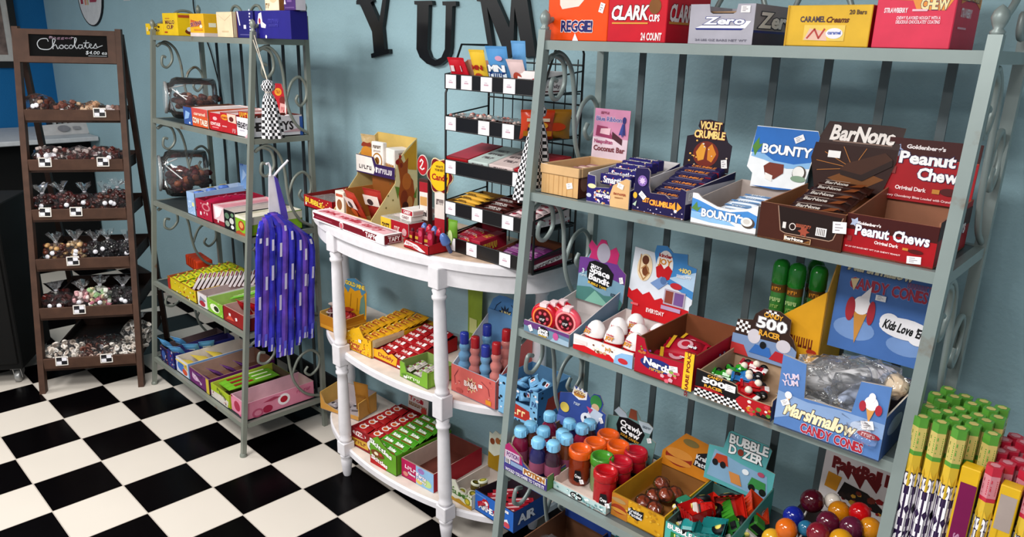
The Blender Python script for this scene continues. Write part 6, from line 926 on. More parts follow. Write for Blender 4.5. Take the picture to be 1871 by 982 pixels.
sk2 = MB(); crumpled(sk2, .032, .022, .026, mat('#a01c1c', .4), 12, 8, .3, 2); sk2.lathe([(.008, .045), (.005, .055), (.022, .066)], (0, 0, 0), 10, mat('#8d1818', .4)); sk2 = mesh_of(sk2, 'sack')
for k, (x, y, z, c) in enumerate(((.035, .04, .01, 0), (.09, .045, .015, 0), (.05, .085, .03, 0), (.12, .08, .045, 1), (.16, .07, .05, 1), (.03, .06, .05, 0))): inst((sk, sk2)[c], 'candy_sack', place(t, x, y, z, k), '%s candy sack, %s counted from the left in the golden nugget carton' % (('dark foil', 'red cloth')[c], ORD[[0, 2, 3, 4, 5, 1][k]]), 'candy sack', 'candy sacks in the golden carton')
def ztray(lab, bl, br, z, dep, hf, col, inn, front, fo=None, hb=None, side=(), edge=None, yaw=None, ymin=None, hdr=None, hs=None, lim=1.285):
    a, c = atz(bl[0], bl[1], z), atz(br[0], br[1], z); ya = math.atan2(c.y - a.y, c.x - a.x) if yaw is None else yaw
    if a.x < 1.91: a.y = max(a.y, .873)
    dep = min(dep, (lim - a.y - max(0, (c.x - a.x) * math.sin(ya))) / math.cos(ya))
    return tray(lab, None, None, z, dep, hf, hb=hb, hs=hs, col=col, inn=inn, front=front, fo=fo, side=side, edge=edge, p=a, w=(c - a).length if yaw is None else (c - a).dot(V((math.cos(ya), math.sin(ya), 0))), yaw=ya, hdr=hdr)
YL = '#e3b21c'
t = ztray('yellow spotted candy tray of yellow packets on the table middle shelf', (614, 637), (677, 657), ZM, .40, .09, YL, '#a8742c', [('sp', 0, 0, 1, 1, 40, .004, ['#b8341c', '#8d5a14', '#e9d27c']), ('t', 'Sugar', .42, .42, .24, .4, '#a8241c', '#f0d060'), ('t', 'Baby', .5, .2, .2, .36, '#a8241c', '#f0d060'), ('s', .62, .72, .02, .016)], fo=[(0, 0), (1, 0), (1, .95), (.75, .98), (.6, 1.5), (.35, 1.2), (.2, .95), (0, 1)], hb=.075, side=[('r', .02, .02, .5, .98, '#e9d9b0'), ('r', .06, .1, .4, .8, '#d9c9a0')], edge='#c9963c', yaw=.06)
me = mesh_of(pillow(.095, .06, .018, '#dca41c', top=[('t', 'Sugar', .5, .62, .26, .7, '#a8241c', '#f0d060'), ('t', 'Baby', .5, .3, .26, .6, '#a8241c'), ('e', .1, .2, .1, .2, '#f0dc90')]), 'bag')
rows(t, me, 'candy_packet', [.055, t.w - .055], [.035, .08, .125, .17, .215, .26, .305, .35][:max(3, int((t.d - .03) / .045) + 1)], .065, .003, 'yellow candy packet', 'candy packet', 'in the yellow spotted tray', 'yellow packets in the spotted tray', jit=.003, rx=.3)
t = ztray('red and yellow candy tray of red packets on the table middle shelf', (683, 655), (731, 682), ZM, .34, .052, '#a3141c', '#5a1418', [('p', [(0, .2), (.75, .15), (.8, .9), (.62, 1.15), (.5, .9), (.3, 1.25), (.14, 1.0), (0, .95)], '#e6ae24'), ('t', 'Daddy', .42, .62, .34, .5, '#a3241c', '#f3d05c'), ('r', 0, 0, 1, .14, '#8d1018'), ('s', .84, .25, .02, .010)], fo=[(0, 0), (1, 0), (1, .9), (.8, .9), (.62, 1.2), (.5, .95), (.3, 1.3), (.14, 1.02), (0, 1)], hb=.07, hs=(.045, .07), yaw=.06)
me = mesh_of(pillow(.10, .045, .016, '#a8141c', top=[('t', 'Daddy', .3, .5, .4, .45, '#efd9d4'), ('r', .62, .2, .88, .8, '#ece4e2')]), 'bag'); me2 = mesh_of(pillow(.10, .045, .016, '#b8541c', top=[('r', .1, .3, .8, .7, '#e3c07c')]), 'bag')
xs = [.055, t.w - .055]
rows(t, me, 'candy_packet', xs, [.03, .075, .12, .165, .21, .255, .30], .032, .007, 'red candy packet', 'candy packet', 'in the red and yellow tray', 'red packets in the red and yellow tray', jit=.003, rx=.3)
GN = '#7fae3a'
t = ztray('small lime green candy tray of foil packets on the table middle shelf', (731, 688), (778, 714), ZM, .16, .075, GN, '#8aa05c', [('e', .35, .2, .3, .16, '#5f8a2c'), ('t', 'lime', .5, .22, .18, .5, '#e6efd0', '#3a5a1c'), ('s', .2, .12, .02, .01)], fo=[(0, 0), (1, 0), (1, 1), (.82, .98), (.78, .5), (.24, .45), (.16, .95), (0, .98)], hb=.07, side=[('r', .1, .1, .9, .9, '#8fbd4c')], yaw=.02)
me = mesh_of(pillow(.05, .035, .02, '#b9b3ac', top=[('r', .1, .1, .6, .6, '#6a3a3c'), ('e', .7, .6, .2, .3, '#8fae5c')]), 'bag'); rows(t, me, 'candy_packet', [.04, .1, .15], [.03, .06, .09], .03, .004, 'silver foil packet', 'candy packet', 'in the lime green tray', 'foil packets in the lime tray', jit=.006, rx=.2)
bag('red candy pouch lying behind the center table leg on the middle shelf', TM((2.66, 1.16, ZM), .2, .4), '#8d141c', [('r', .6, .5, .9, .7, '#e3dcdc')], .12, .15, .03)
bag('dull green candy pouch by the center table leg on the middle shelf', TM((2.58, 1.08, ZM), .0, .3), '#8a9a5c', [('e', .5, .5, .3, .2, '#d9dcc0')], .07, .12, .03)
bag('pale green packet standing behind the blue spray candy display', TM((aty(868, 560, 1.27).x, 1.27, ZM), 0, .0), '#8fa83c', [('r', .2, .3, .8, .6, '#c9d08c')], .10, aty(868, 530, 1.27).z - ZM, .02)
# spray candy display
q = atz(823, 714, ZM); t = tray('pink front candy display with round blue header holding bead shaped bottles', None, None, ZM, .22, .125, hb=.14, hs=(.12, .30), col='#d06a64', inn='#8fa9c9', p=V((q.x, .945, ZM)), w=aty(902, 736, .945).x - q.x, yaw=0.03, edge='#c9c6cc', front=[('star', .46, .5, .036, 9, '#f0d9a8'), ('star', .46, .5, .028, 9, '#7a1c28'), ('t', 'BABA', .46, .5, .18, .30, '#f0e6e0', '#b82c34'), ('ln', [(.1, .3), (.08, .6), (.16, .85)], .003, '#8d3a44'), ('ln', [(.7, .8), (.85, .65), (.88, .4)], .003, '#8d3a44'), ('sp', .04, .1, .96, .9, 12, .004, ['#a8484c', '#e09a90']), ('r', .80, .08, .92, .24, '#e0962c'), ('s', .68, .62, .022, .014, .1), ('e', .2, .15, .08, .08, '#b85450')],
 hdr=dict(h=.17, col='#5b94cc', hw=.20, x0=.0, z0=aty(900, 536, 1.16).z - ZM - .17, y=.215, lean=.05, out=[(0, 0), (1, 0), (1, .55), (.9, .84), (.7, .98), (.5, 1), (.3, .98), (.12, .84), (0, .55)], gfx=[('star', .5, .52, .042, 11, '#14161c'), ('star', .5, .52, .03, 11, '#2c4a7a'), ('t', 'ABY', .5, .52, .16, .3, '#e6d9a0', '#14161c'), ('ln', [(.2, .3), (.16, .5), (.24, .7), (.36, .82)], .003, '#1c2c4c'), ('ln', [(.8, .3), (.84, .5), (.78, .7), (.66, .82)], .003, '#1c2c4c'), ('e', .14, .46, .04, .05, '#a83444'), ('e', .88, .5, .04, .05, '#a83444')]))
b = MB(); b.box(.004, .012, .004, t.w - .004, .13, .068, '#7d3a3c'); b.prism([(0, 0), (.19, 0), (.19, .26), (0, .26)], (.0, t.d - .005, .06), XA, ZA, -YA, .002, '#6f9cc9'); b.build('blue_back', t.root)
def baby(cap, body):
    b = MB(); bm2 = mat(body, .15)
    b.lathe([(0, 0), (.014, .002), (.0175, .012), (.0175, .022), (.012, .03), (.0125, .034), (.0165, .044), (.0165, .052), (.011, .060), (.0115, .064), (.0145, .072), (.0145, .078), (.011, .084)], (0, 0, 0), 14, bm2); b.lathe([(.0125, .084), (.013, .086), (.0125, .112), (.011, .116), (0, .117)], (0, 0, 0), 14, mat(cap, .25)); return mesh_of(b, 'bottle')
bb = (baby('#2a3a9a', '#6f9cc0'), baby('#a81c24', '#c47a74'))
for k in range(6): inst(bb[(0, 1, 0, 1, 0, 1)[k]], 'bead_candy_bottle', place(t, (.028, .078, .125, .172, .085, .17)[k] * t.w / .2, .04 if k < 4 else .10, (.09, .09, .07, .10, .13, .14)[k], k) @ M4.Scale(1.5, 4), 'bead shaped candy bottle with %s cap, %s row, %s from the left' % (('blue', 'red', 'blue', 'red', 'blue', 'red')[k], 'front' if k < 4 else 'back', ORD[k if k < 4 else k - 4]), 'candy bottle', 'bead bottles in the pink display')
# blue dotted candy carton right of it
q = aty(905, 738, .965); t = tray('sky blue dotted candy carton holding blue wrapped packs behind the right rack post', None, None, ZM, .20, .11, hb=.16, hs=(.155, .16), col='#7fb4d8', inn='#5a84a8', p=V((q.x + .028, .955, ZM)), w=.205, yaw=.03, fo=[(0, 0), (1, 0), (1, 1.4), (.84, 1.4), (.8, .75), (.22, .7), (.2, 1.5), (0, 1.5)], front=[('sp', 0, 0, 1, 1.4, 34, .006, ['#17202c', '#2c4a7a', '#e6e6ec']), ('p', [(.25, .1), (.2, .5), (.4, .66), (.8, .55), (.85, .15)], '#b3342c'), ('t', 'COWS', .5, .35, .22, .45, '#f0dca8', '#5a1a1c'), ('t', 'PA', .92, .9, .18, .12, '#3c5a8a')], side=[('r', 0, 0, 1, 1, '#3c78b0'), ('p', [(.2, .3), (.3, .7), (.7, .75), (.8, .35)], '#a8382c'), ('sp', 0, 0, 1, 1, 10, .006, ['#17202c'])])
me = mesh_of(pillow(.06, .045, .022, '#7ab0d8', top=[('e', .3, .5, .2, .3, '#17202c'), ('r', .5, .2, .9, .8, '#e6ebf2'), ('e', .7, .5, .1, .2, '#b3342c')]), 'bag')
for k in range(8): inst(me, 'candy_packet', place(t, (.05, .11, .165, .07, .14, .05, .11, .165)[k], (.03, .03, .03, .06, .06, .095, .095, .095)[k], .09 + .022 * (k // 3), k * .9, .6, .3), 'blue and black wrapped candy pack heaped in the sky blue dotted carton', 'candy packet', 'packs in the sky blue carton')
# ================================================================== LOWER SHELF OF THE TABLE
ZB = .1556
t = tray('open plain carton with tan edges and brown packets on the lower shelf left end', None, None, ZB, .15, .10, hb=.11, col='#c9964c', inn='#b9aeb0', edge='#d9b060', p=V((1.43, .965, ZB)), w=.27, yaw=.25, hs=(.10, .11), fo=[(0, 0), (1, 0), (1, .25), (.4, .2), (.12, .4), (0, 1)])
bag('kraft brown snack bag standing in the plain carton', place(t, .235, .08, .012, .1, .1), '#9a6a24', [('r', .1, .6, .9, .7, '#8a5c1c')], .09, .17, .03)
for k in range(3): inst(mesh_of(pillow(.07, .045, .02, '#a39ba0', top=[('e', .4, .5, .2, .3, '#3a3a44'), ('r', .6, .2, .9, .7, '#c9c6cc')]), 'bag'), 'candy_packet', place(t, .05 + .06 * k, .05 + .02 * k, .006, k), 'greyish candy packet in the plain tan edged carton, %s from the left' % ORD[k], 'candy packet', 'packets in the plain carton')
t = ztray('red gummy carton of red packets on the lower shelf', (623, 820), (675, 850), ZB, .33, .10, '#8d141a', '#7a4a3c', [('e', .3, .78, .24, .14, '#e9dcd8'), ('t', 'Trolli', .3, .8, .2, .4, '#a3182c'), ('p', [(0, .1), (0, .46), (.6, .55), (.62, .15)], '#c9a03c'), ('t', 'GUMMY', .3, .32, .17, .5, '#6d1418', '#e3c05c'), ('e', .78, .5, .2, .3, '#dcd6d6'), ('e', .76, .44, .1, .16, '#3a4a7a'), ('e', .84, .62, .1, .12, '#b8343c')], hb=.10, edge='#b8343c', yaw=.07)
me = mesh_of(pillow(.10, .06, .018, '#a3181c', top=[('e', .45, .5, .3, .32, '#d9ccc6'), ('e', .45, .5, .2, .2, '#b8501c'), ('t', 'Trolli', .5, .82, .2, .5, '#f0e0dc')]), 'bag'); rows(t, me, 'candy_packet', [.055, max(.11, t.w - .055)], [.04, .095, .15, .205, .26][:max(2, int((t.d - .02) / .055))], .085, .003, 'red gummy packet', 'candy packet', 'in the red gummy carton', 'red gummy packets', jit=.003, rx=.2)
header(t.root, t.w, t.d, .1, h=.10, col='#c9bcb8', hw=.15, x0=.06, z0=.085, y=t.d - .008, gfx=[('r', 0, .0, 1, .2, '#8d141a'), ('t', 'Trolli', .4, .8, .22, .7, '#a3182c', '#efe4e0'), ('t', 'GUMMIES', .5, .5, .2, .9, '#8d5a1c', '#e3d08c'), ('e', .8, .35, .14, .2, '#b8443c')])
t = ztray('bright green candy carton with red corner and raised white lettered front', (677, 845), (724, 872), ZB, .36, .105, '#69a02a', '#5a6a2c', [('p', [(0, 0), (.62, 0), (.58, .25), (.3, .34), (0, .36)], '#b3181c'), ('t', 'Skittles', .42, .98, .22, .86, '#f4f4f0', '#3c5a18', {'rot': -.25}), ('t', 'Skittles', .36, .30, .2, .62, '#f4f0ee', '#8d1418', {'rot': -.15}), ('e', .3, .62, .26, .18, '#7a4a20'), ('e', .25, .62, .08, .08, '#e9dcc0'), ('e', .42, .66, .06, .07, '#b83c2c')], fo=[(0, 0), (1, 0), (1, 1), (.8, 1.02), (.5, 1.25), (.3, 1.5), (.12, 1.3), (0, 1)], hb=.095, side=[('r', .02, .05, .98, .95, '#5f9a24'), ('r', .1, .3, .3, .5, '#e6e6e0')], yaw=.07)
me = mesh_of(pillow(.10, .05, .018, '#4f9a22', top=[('t', 'Skittles', .5, .55, .4, .7, '#f0f2ea', '#2c5a14'), ('r', .05, .1, .95, .22, '#8d2418')]), 'bag'); rows(t, me, 'candy_packet', [.055, max(.12, t.w - .055)], [.03, .078, .126, .174, .222, .27, .315][:max(3, int((t.d - .02) / .048))], .09, .004, 'green candy packet', 'candy packet', 'in the bright green carton', 'green packets in the green carton', jit=.003, rx=.3)
t = ztray('pink and pale blue candy carton, open and mostly empty, on the lower shelf', (734, 870), (796, 900), ZB, .32, .095, '#b81c5a', '#6a3a30', [('r', .46, 0, 1, 1, '#8fb9dc'), ('e', .62, .8, .1, .14, '#a07ab8'), ('e', .8, .3, .14, .2, '#b9cf8c'), ('e', .56, .2, .1, .14, '#d9c06c'), ('t', 'Sweet', .34, .62, .2, .44, '#f4eaf0', '#7a1c4c', {'rot': -.1}), ('t', 'Tarts', .62, .52, .18, .3, '#f4eaf0', '#7a3c8c', {'rot': -.1}), ('t', 'Giant Chewy', .5, .34, .12, .56, '#f0eaf0', '#3a2c5a', {'rot': -.1}), ('e', .14, .26, .08, .12, '#d08a7c')], hb=.09, yaw=.08, edge='#c9b0a4', side=[('r', 0, 0, 1, 1, '#a8182c')])
me = mesh_of(pillow(.085, .03, .016, '#8d2440', top=[('r', .1, .2, .9, .6, '#b9a8c0')]), 'bag'); rows(t, me, 'candy_packet', [t.w - .05], [.04, .08, .12], .01, .004, 'crimson candy roll', 'candy roll', 'in the pink and pale blue carton', 'rolls in the pink carton')
t = ztray('white slime candy tray with yellow green pots and crown topped header', (824, 912), (868, 930), ZB, .25, .07, '#dfe0cf', '#cfc4bc', [('p', [(0, 0), (0, .3), (.2, .2), (.4, .34), (.7, .2), (1, .3), (1, 0)], '#b8902c'), ('t', 'SLIME', .42, .66, .26, .7, '#4a7a2c', '#e9edd8'), ('e', .8, .45, .14, .24, '#8a8a24'), ('e', .8, .45, .09, .16, '#c9b83c'), ('sp', 0, .8, 1, 1, 10, .004, ['#5f8a3c'])], hb=.07, yaw=.05, fo=[(0, 0), (1, 0), (1, 1), (.7, .9), (.4, .95), (.2, 1.5), (0, 1.4)],
 hdr=dict(h=.22, col='#d9dccb', hw=.18, x0=.0, z0=.06, y=.235, lean=.05, out=[(0, 0), (1, 0), (1, .82), (.9, .86), (.82, .98), (.74, .88), (.64, 1.0), (.56, .88), (.46, .94), (.36, .84), (.2, .88), (.1, .78), (0, .8)], gfx=[('p', [(0, 0), (0, .36), (.2, .3), (.4, .4), (.7, .3), (1, .42), (1, 0)], '#a8841c'), ('t', 'SLIME', .66, .68, .12, .6, '#5f8a3c', '#eef0e0'), ('e', .56, .5, .16, .13, '#7a8a2c'), ('e', .56, .5, .08, .07, '#c9c05c'), ('e', .12, .62, .08, .07, '#8d4a2c'), ('e', .3, .68, .08, .07, '#a8683c'), ('e', .8, .3, .12, .1, '#6a6a1c')]))
pt = MB(); pt.lathe([(0, 0), (.017, 0), (.019, .004), (.0205, .026)], (0, 0, 0), 16, mat('#6a5a2c', .2)); pt.lathe([(.0225, .026), (.023, .028), (.023, .033), (.0225, .035), (0, .035)], (0, 0, 0), 18, mat('#d9d9c4', .3)); pt.lathe([(0, .0354), (.017, .0354)], (0, 0, 0), 16, '#8a8a34'); pt.lathe([(0, .0358), (.009, .0358)], (0, 0, 0), 12, '#c9b84c'); me = mesh_of(pt, 'pot')
for k, (x, y, z) in enumerate(((.035, .035, .006), (.085, .05, .006), (.06, .09, .03), (.115, .095, .012), (.095, .12, .04))): inst(me, 'slime_pot', place(t, x * t.w / .14, min(y, t.d - .03), z, k, .2, .15), 'round slime candy pot, %s from the front in the white slime tray' % ORD[k], 'candy pot', 'slime pots')
AB = '#2f6cc0'
t = ztray('blue candy carton with red round emblem behind the right rack post', (868, 932), (960, 962), ZB, .20, .10, AB, '#3a2a34', [('e', .28, .58, .10, .24, '#b8202c'), ('e', .3, .62, .05, .1, '#efe6e6'), ('t', 'AIRHEADS', .42, .38, .26, .62, '#f4f4f8', '#1c3a7a'), ('p', [(.6, .2), (.85, .5), (.9, .3), (.75, .1)], '#dfe3ee'), ('e', .84, .22, .08, .14, '#c8505c'), ('s', .84, .84, .02, .012), ('r', .02, .82, .3, .9, '#5c8ad0')], hb=.08, yaw=0.0, side=[('r', 0, 0, 1, 1, '#244f94'), ('t', 'AIR', .4, .5, .4, .5, '#dfe3ee', '#14284c')])
me = mesh_of(pillow(.11, .028, .014, '#a3182c', top=[('r', .1, .3, .9, .7, '#d9a8ac')]), 'bar'); rows(t, me, 'candy_bar', [.07, t.w - .07], [.025, .055, .085, .115], .05, .005, 'red wrapped chewy bar', 'candy bar', 'in the blue emblem carton', 'red bars in the blue carton', rz=.9, rx=.2)
# ================================================================== LEFT RACK
ZA1 = ZL[0] + .0008
def l1(u1, u2, y=.785): a, c = aty(u1, 68, y), aty(u2, 68, y); return V((a.x, y, ZA1)), c.x - a.x
def lbox(lab, u1, u2, vt, d, col, front, side=(), y=.785, **k):
    p, w_ = l1(u1, u2, y); return cbox(lab, p, 0, w_, d, hz(p, vt) - ZA1, col, front=front, side=side, **k)
YW = '#e9c41c'
lbox('low yellow candy box overhanging the left rack top shelf at its left end', 268, 299, 43, .16, YW, [('t', 'mallo', .5, .45, .22, .6, '#5a3a14', '#f3df7a'), ('e', .78, .72, .06, .08, '#4a2a14'), ('s', .1, .5, .012, .02)])
lbox('taller yellow candy box with brown lettering on the left rack top shelf', 300, 326, 24, .13, YW, [('t', 'MALLO', .5, .60, .16, .62, '#7a2c18', '#f3df7a'), ('t', 'CUP', .5, .38, .16, .46, '#7a2c18', '#f3df7a'), ('r', .2, .74, .5, .78, '#c9862c'), ('r', .1, .12, .3, .18, '#b8341c')], side=[('r', .06, .8, .9, .92, '#b8542c'), ('e', .6, .2, .3, .14, '#7a3a1c'), ('e', .5, .3, .12, .1, '#f0e9d9')])
lbox('yellow and white candy box with red slanted lettering on the left rack', 349, 374, 25, .13, '#e6b424', [('r', 0, 0, 1, .16, '#e3d3cc'), ('p', [(.04, .4), (.1, .74), (.8, .62), (.8, .46)], '#c8642c'), ('t', 'SKYBAR', .46, .56, .16, .8, '#7a2454', '#f0c8a0', {'rot': .1}), ('e', .82, .44, .1, .07, '#f3ead0'), ('r', .3, .26, .9, .32, '#d98a2c')], side=[('r', 0, 0, 1, .16, '#e3d3cc'), ('r', .2, .42, .5, .6, '#f0e9d0'), ('p', [(.5, .3), (.95, .46), (.95, .36)], '#7a4a2c')])
lbox('cream candy box beside the yellow boxes on the left rack', 398, 428, 22, .10, '#e3cfae', [('ln', [(.1, .9), (.5, .66), (.9, .9)], .0015, '#c9b08c'), ('r', .3, .2, .7, .26, '#d0b894'), ('r', .97, 0, 1, 1, '#5a2c1c')], side=[('e', .5, .5, .2, .2, '#b8702c')])
lbox('dark blue candy box with brown edge on the left rack top shelf', 434, 464, 20, .10, '#221f6c', [('r', 0, 0, .05, 1, '#5a2418'), ('p', [(.05, .98), (.14, .98), (.24, .46), (.18, .46)], '#d9d4e0'), ('r', .44, .34, .58, .48, '#eae6f0'), ('t', 'COCOA', .84, .5, .12, .9, '#d6d2e6', None, {'rot': 1.5708}), ('r', .2, .10, .8, .14, '#5a5690')])
lbox('wide royal blue candy carton with white swirl on the left rack top shelf', 468, 532, 20, .085, '#26207e', [('p', [(.06, .5), (.12, .9), (.2, .95), (.22, .6), (.32, .5), (.3, .38), (.18, .4), (.16, .56), (.05, .46)], '#e6dfe6'), ('e', .14, .64, .03, .1, '#a8344a'), ('t', 'Cherries', .54, .64, .14, .30, '#4a46a8', None, {'shear': .2}), ('t', 'chocolate', .54, .48, .10, .26, '#4a46a8'), ('e', .31, .07, .025, .06, '#e3dfe6')])
p, w_ = l1(488, 513, .80); z = hz(l1(468, 500)[0], 20)
cbox('cream candy box stacked on the royal blue carton', V((p.x, .80, z + .001)), 0, w_, .06, .085, '#e6d6b9', front=[('t', '50', .2, .25, .25, .3, '#8a6a3c'), ('e', .6, .6, .25, .2, '#d9c29c')], side_col='#a8703c')
p, w_ = l1(522, 543, .80)
cbox('purple candy box stacked beside the cream one on the royal blue carton', V((p.x, .80, z + .001)), 0, w_, .05, .085, '#4a2a6c', front=[('p', [(.02, .3), (.1, .6), (.2, .3)], '#dcd0dc'), ('r', .3, .4, .7, .5, '#7a5a94'), ('r', .1, .1, .9, .16, '#6d4f88')], side_col='#d6d0da')
def ltray(lab, bl, br, z, dep, hf, col, inn, front, side=(), **k):
    a, c = atz(bl[0], bl[1], z), atz(br[0], br[1], z); c.x = min(c.x, 1.338); a.x = max(a.x, .212); y = max(a.y, 1.04 - depL(z) + .008)
    return tray(lab, None, None, z, min(dep, 1.0 - y), hf, col=col, inn=inn, front=front, side=side, p=V((a.x, y, z)), w=c.x - a.x, yaw=0, **k)
# clear jars lying on their sides
def jar(lab, c, col, seed, L_=.30, r=.085):
    R0 = thing('candy_jar', lab, 'candy jar', TM(c, 0)); FJ = film('#f4f4f6', .03, .05, 'clear_plastic', .1, 8); A = V((-.30, -.95, .05)).normalized()
    O = V((.04, .20, r + .004)); b = MB(); b.lathe([(.0, -.10), (r * .95, -.10), (r, -.09), (r, .10), (r * .9, .125), (r * .72, .135), (r * .70, .15)], O, 26, FJ, A); b.lathe([(r * .70, .15), (r * .76, .152), (r * .76, .165), (r * .70, .167)], O, 26, film('#ffffff', .25, .1, 'clear_rim', .1, 8), A); b.build('jar_body', R0)
    b = MB(); U = A.orthogonal().normalized(); W = A.cross(U)
    for sg in (-1, 1): b.tube([O + A * .02 + W * (sg * r * .5) + ZA * (r * .84 if False else 0) + U * 0 + A * .0 + V((sg * .02, -.03, .03)), O + A * .12 + V((sg * .02, -.01, .05))], .004, 6, film('#ffffff', .6, .1, 'clear_rim', .1, 8))
    b.build('grip_rib', R0)
    rg = random.Random(seed); b = MB()
    for i in range(80):
        t_ = rg.uniform(-.085, .09); a = rg.uniform(0, 6.28); q = r * .78 * rg.random() ** .5; x, zz = q * math.cos(a), q * math.sin(a)
        if zz > r * .15: zz = -zz * .7
        P_ = O + A * t_ + V((x, 0, zz)); b.ball(P_, (.02 * r / .1, .016 * r / .1, .014 * r / .1), 7, col[i % len(col)], M4.Rotation(rg.uniform(0, 3), 3, 'Z'))
    o = b.build('wrapped_candies', R0); o['kind'] = 'stuff'; return R0
z = ZL[1]; q = atz(300, 226, z)
jar('clear plastic jar of brown candies lying on the left rack second shelf', (q.x - .115, q.y + .02, z + .002), ['#5a241c', '#6a3426', '#451a16', '#8a5a44'], 1, r=.115)
CWT = [('t', 'COW TALES', .5, .32, .28, .92, '#f0ead6', '#a8301c', {'rot': -.05}), ('t', 'caramel', .5, .72, .16, .7, '#e6c8b4')]
t = ltray('blue candy tray at the left of the left rack second shelf', (307, 229), (328, 232), z, .26, .095, '#3c5c9c', '#6d4a3c', [('p', [(.1, .3), (.3, .8), (.8, .7), (.6, .4)], '#8fb0d9'), ('e', .7, .15, .08, .06, '#e6e9f0')], hb=.10, side=[('r', 0, 0, 1, 1, '#232a6c')])
me = mesh_of(pillow(.05, .04, .02, '#4a1f16'), 'bar'); rows(t, me, 'candy_bar', [t.w / 2], [.04, .085, .13, .175], .06, .006, 'brown candy piece', 'candy', 'in the blue tray beside the clear jar', 'brown candies in the blue tray')
t = ltray('white topped orange and red candy tray on the left rack second shelf', (330, 232), (364, 238), z, .27, .098, '#d05a2c', '#e3d0cc', [('r', 0, .6, 1, 1, '#c8504a')] + CWT, hb=.10, edge='#f0e6e4')
b = MB(); b.box(.002, .002, .094, t.w - .002, t.d - .002, .096, '#e6d4d2'); b.build('inner_lid', t.root)
t = ltray('narrow red candy tray on the left rack second shelf', (366, 239), (390, 243), z, .27, .09, '#b81c28', '#dcc6c4', [('t', 'COWTALES', .5, .4, .16, .9, '#f0d9d6'), ('e', .5, .7, .2, .1, '#e3b0b4'), ('r', .2, .18, .8, .24, '#e08a8c')], hb=.10, side=[('r', 0, 0, 1, 1, '#a8202c')])
b = MB(); b.box(.002, .002, .086, t.w - .002, t.d - .002, .088, '#e0c9c8'); b.build('inner_lid', t.root)
t = ltray('red carton with cow picture panel on the left rack second shelf', (391, 243), (426, 249), z, .27, .10, '#b3242a', '#b9908a', [('e', .28, .78, .24, .14, '#d9942c'), ('t', 'creams', .28, .78, .12, .4, '#a3241c'), ('p', [(.44, .98), (.98, .98), (.98, .56), (.5, .6)], '#dcc3b4'), ('e', .7, .74, .14, .12, '#6a2a24'), ('t', '24', .84, .2, .2, .22, '#d9a0a4'), ('r', .1, .3, .4, .36, '#d9a0a4')], hb=.10)
b = MB(); b.box(.002, .002, .09, t.w - .002, t.d - .002, .092, '#d9c6c6'); b.build('inner_lid', t.root)
header(t.root, t.w, t.d, .1, h=.15, col='#b3202c', hw=.15, x0=.04, z0=.09, y=t.d - .01, out=[(0, 0), (1, 0), (1, .8), (.7, .84), (.6, 1), (.2, 1), (.1, .86), (0, .84)], gfx=[('e', .4, .72, .24, .13, '#d99a2c'), ('t', 'milk', .4, .72, .1, .3, '#a3241c'), ('e', .7, .45, .2, .14, '#7a2a24'), ('p', [(.5, .02), (.94, .02), (.9, .34), (.56, .36)], '#d9a9a4'), ('t', '24', .74, .16, .16, .26, '#b3202c'), ('r', .88, .02, .97, .72, '#e6dcd9')])
t = ltray('white candy carton with black lettering and long right side on the left rack', (428, 249), (466, 253), z, .285, .092, '#e3e0e6', '#6a3026', [('t', 'HERSHEYS', .44, .60, .28, .84, '#2a2428', '#e3e0e6', {'rot': -.06}), ('r', .2, .3, .6, .35, '#b0a9b4'), ('p', [(.6, 0), (1, 0), (1, .4)], '#d3a9b0')], hb=.10, side=[('t', 'HERSHEYS', .42, .55, .42, .78, '#2a2428'), ('r', .94, 0, 1, 1, '#3c64b0'), ('r', .3, .16, .6, .22, '#6a646c'), ('p', [(.55, .2), (.95, .4), (.95, .2)], '#c9a8b0'), ('sp', 0, .9, .95, 1.08, 20, .004, ['#f0eef2', '#d9d4dc'])])
b = MB(); b.prism([(0, 0), (1, 0), (1, 1), (0, 1)], (0, 0, 0), V((t.w, 0, 0)), V((0, 0, .03)), -YA, .002, '#a3241c'); b.gfx((V((0, 0, 0)), XA, ZA, -YA), t.w, .03, [('t', 'Gold', .5, .5, .8, .8, '#d9a83c', '#6d1414')]); o = b.build('inner_lid', t.root); o.location = (0, .012, .088)
me = mesh_of(pillow(.07, .03, .016, '#e6e2e6', top=[('t', 'milk', .5, .5, .5, .5, '#4a4048')]), 'bar'); rows(t, me, 'candy_bar', [t.w / 2], [.05, .09, .13, .17, .21, .25], .065, .003, 'white wrapped bar', 'candy bar', 'in the white carton of the left rack', 'white bars on the left rack')
# third shelf
z = ZL[2]; q = atz(285, 372, z)
jar('clear plastic jar of dark wrapped sweets lying on the left rack third shelf', (q.x - .10, q.y + .03, z + .002), ['#4a0f18', '#5a141c', '#2c0c12', '#8a4a2c'], 2, r=.14)
t = ltray('pale blue candy tray on the left rack third shelf', (341, 391), (358, 396), z, .30, .125, '#9db9dc', '#8fa6c4', [('sp', 0, 0, 1, .9, 16, .006, ['#c9dcf0', '#7a9cc9']), ('e', .8, .5, .14, .1, '#e3dc9c')], hb=.14, edge='#c3d3e9', hdr=dict(h=.14, col='#7aa0d0', hw=.10, x0=.06, z0=.12, y=.285, lean=.0, gfx=[('p', [(.2, .3), (.4, .8), (.8, .6)], '#a8c4e6'), ('r', .9, 0, 1, 1, '#dfe6f0'), ('p', [(.1, 1), (.2, .9), (.3, 1), (.4, .9), (.5, 1)], '#3c64a8')]))
me = mesh_of(pillow(.05, .05, .03, '#5c7cc0', top=[('r', 0, 0, .5, 1, '#d9c04c'), ('e', .7, .5, .2, .3, '#3a2a7c')]), 'bag'); rows(t, me, 'candy_packet', [t.w / 2], [.05, .12, .19], .10, .008, 'blue and yellow packet', 'candy packet', 'in the pale blue tray', 'packets in the pale blue tray')
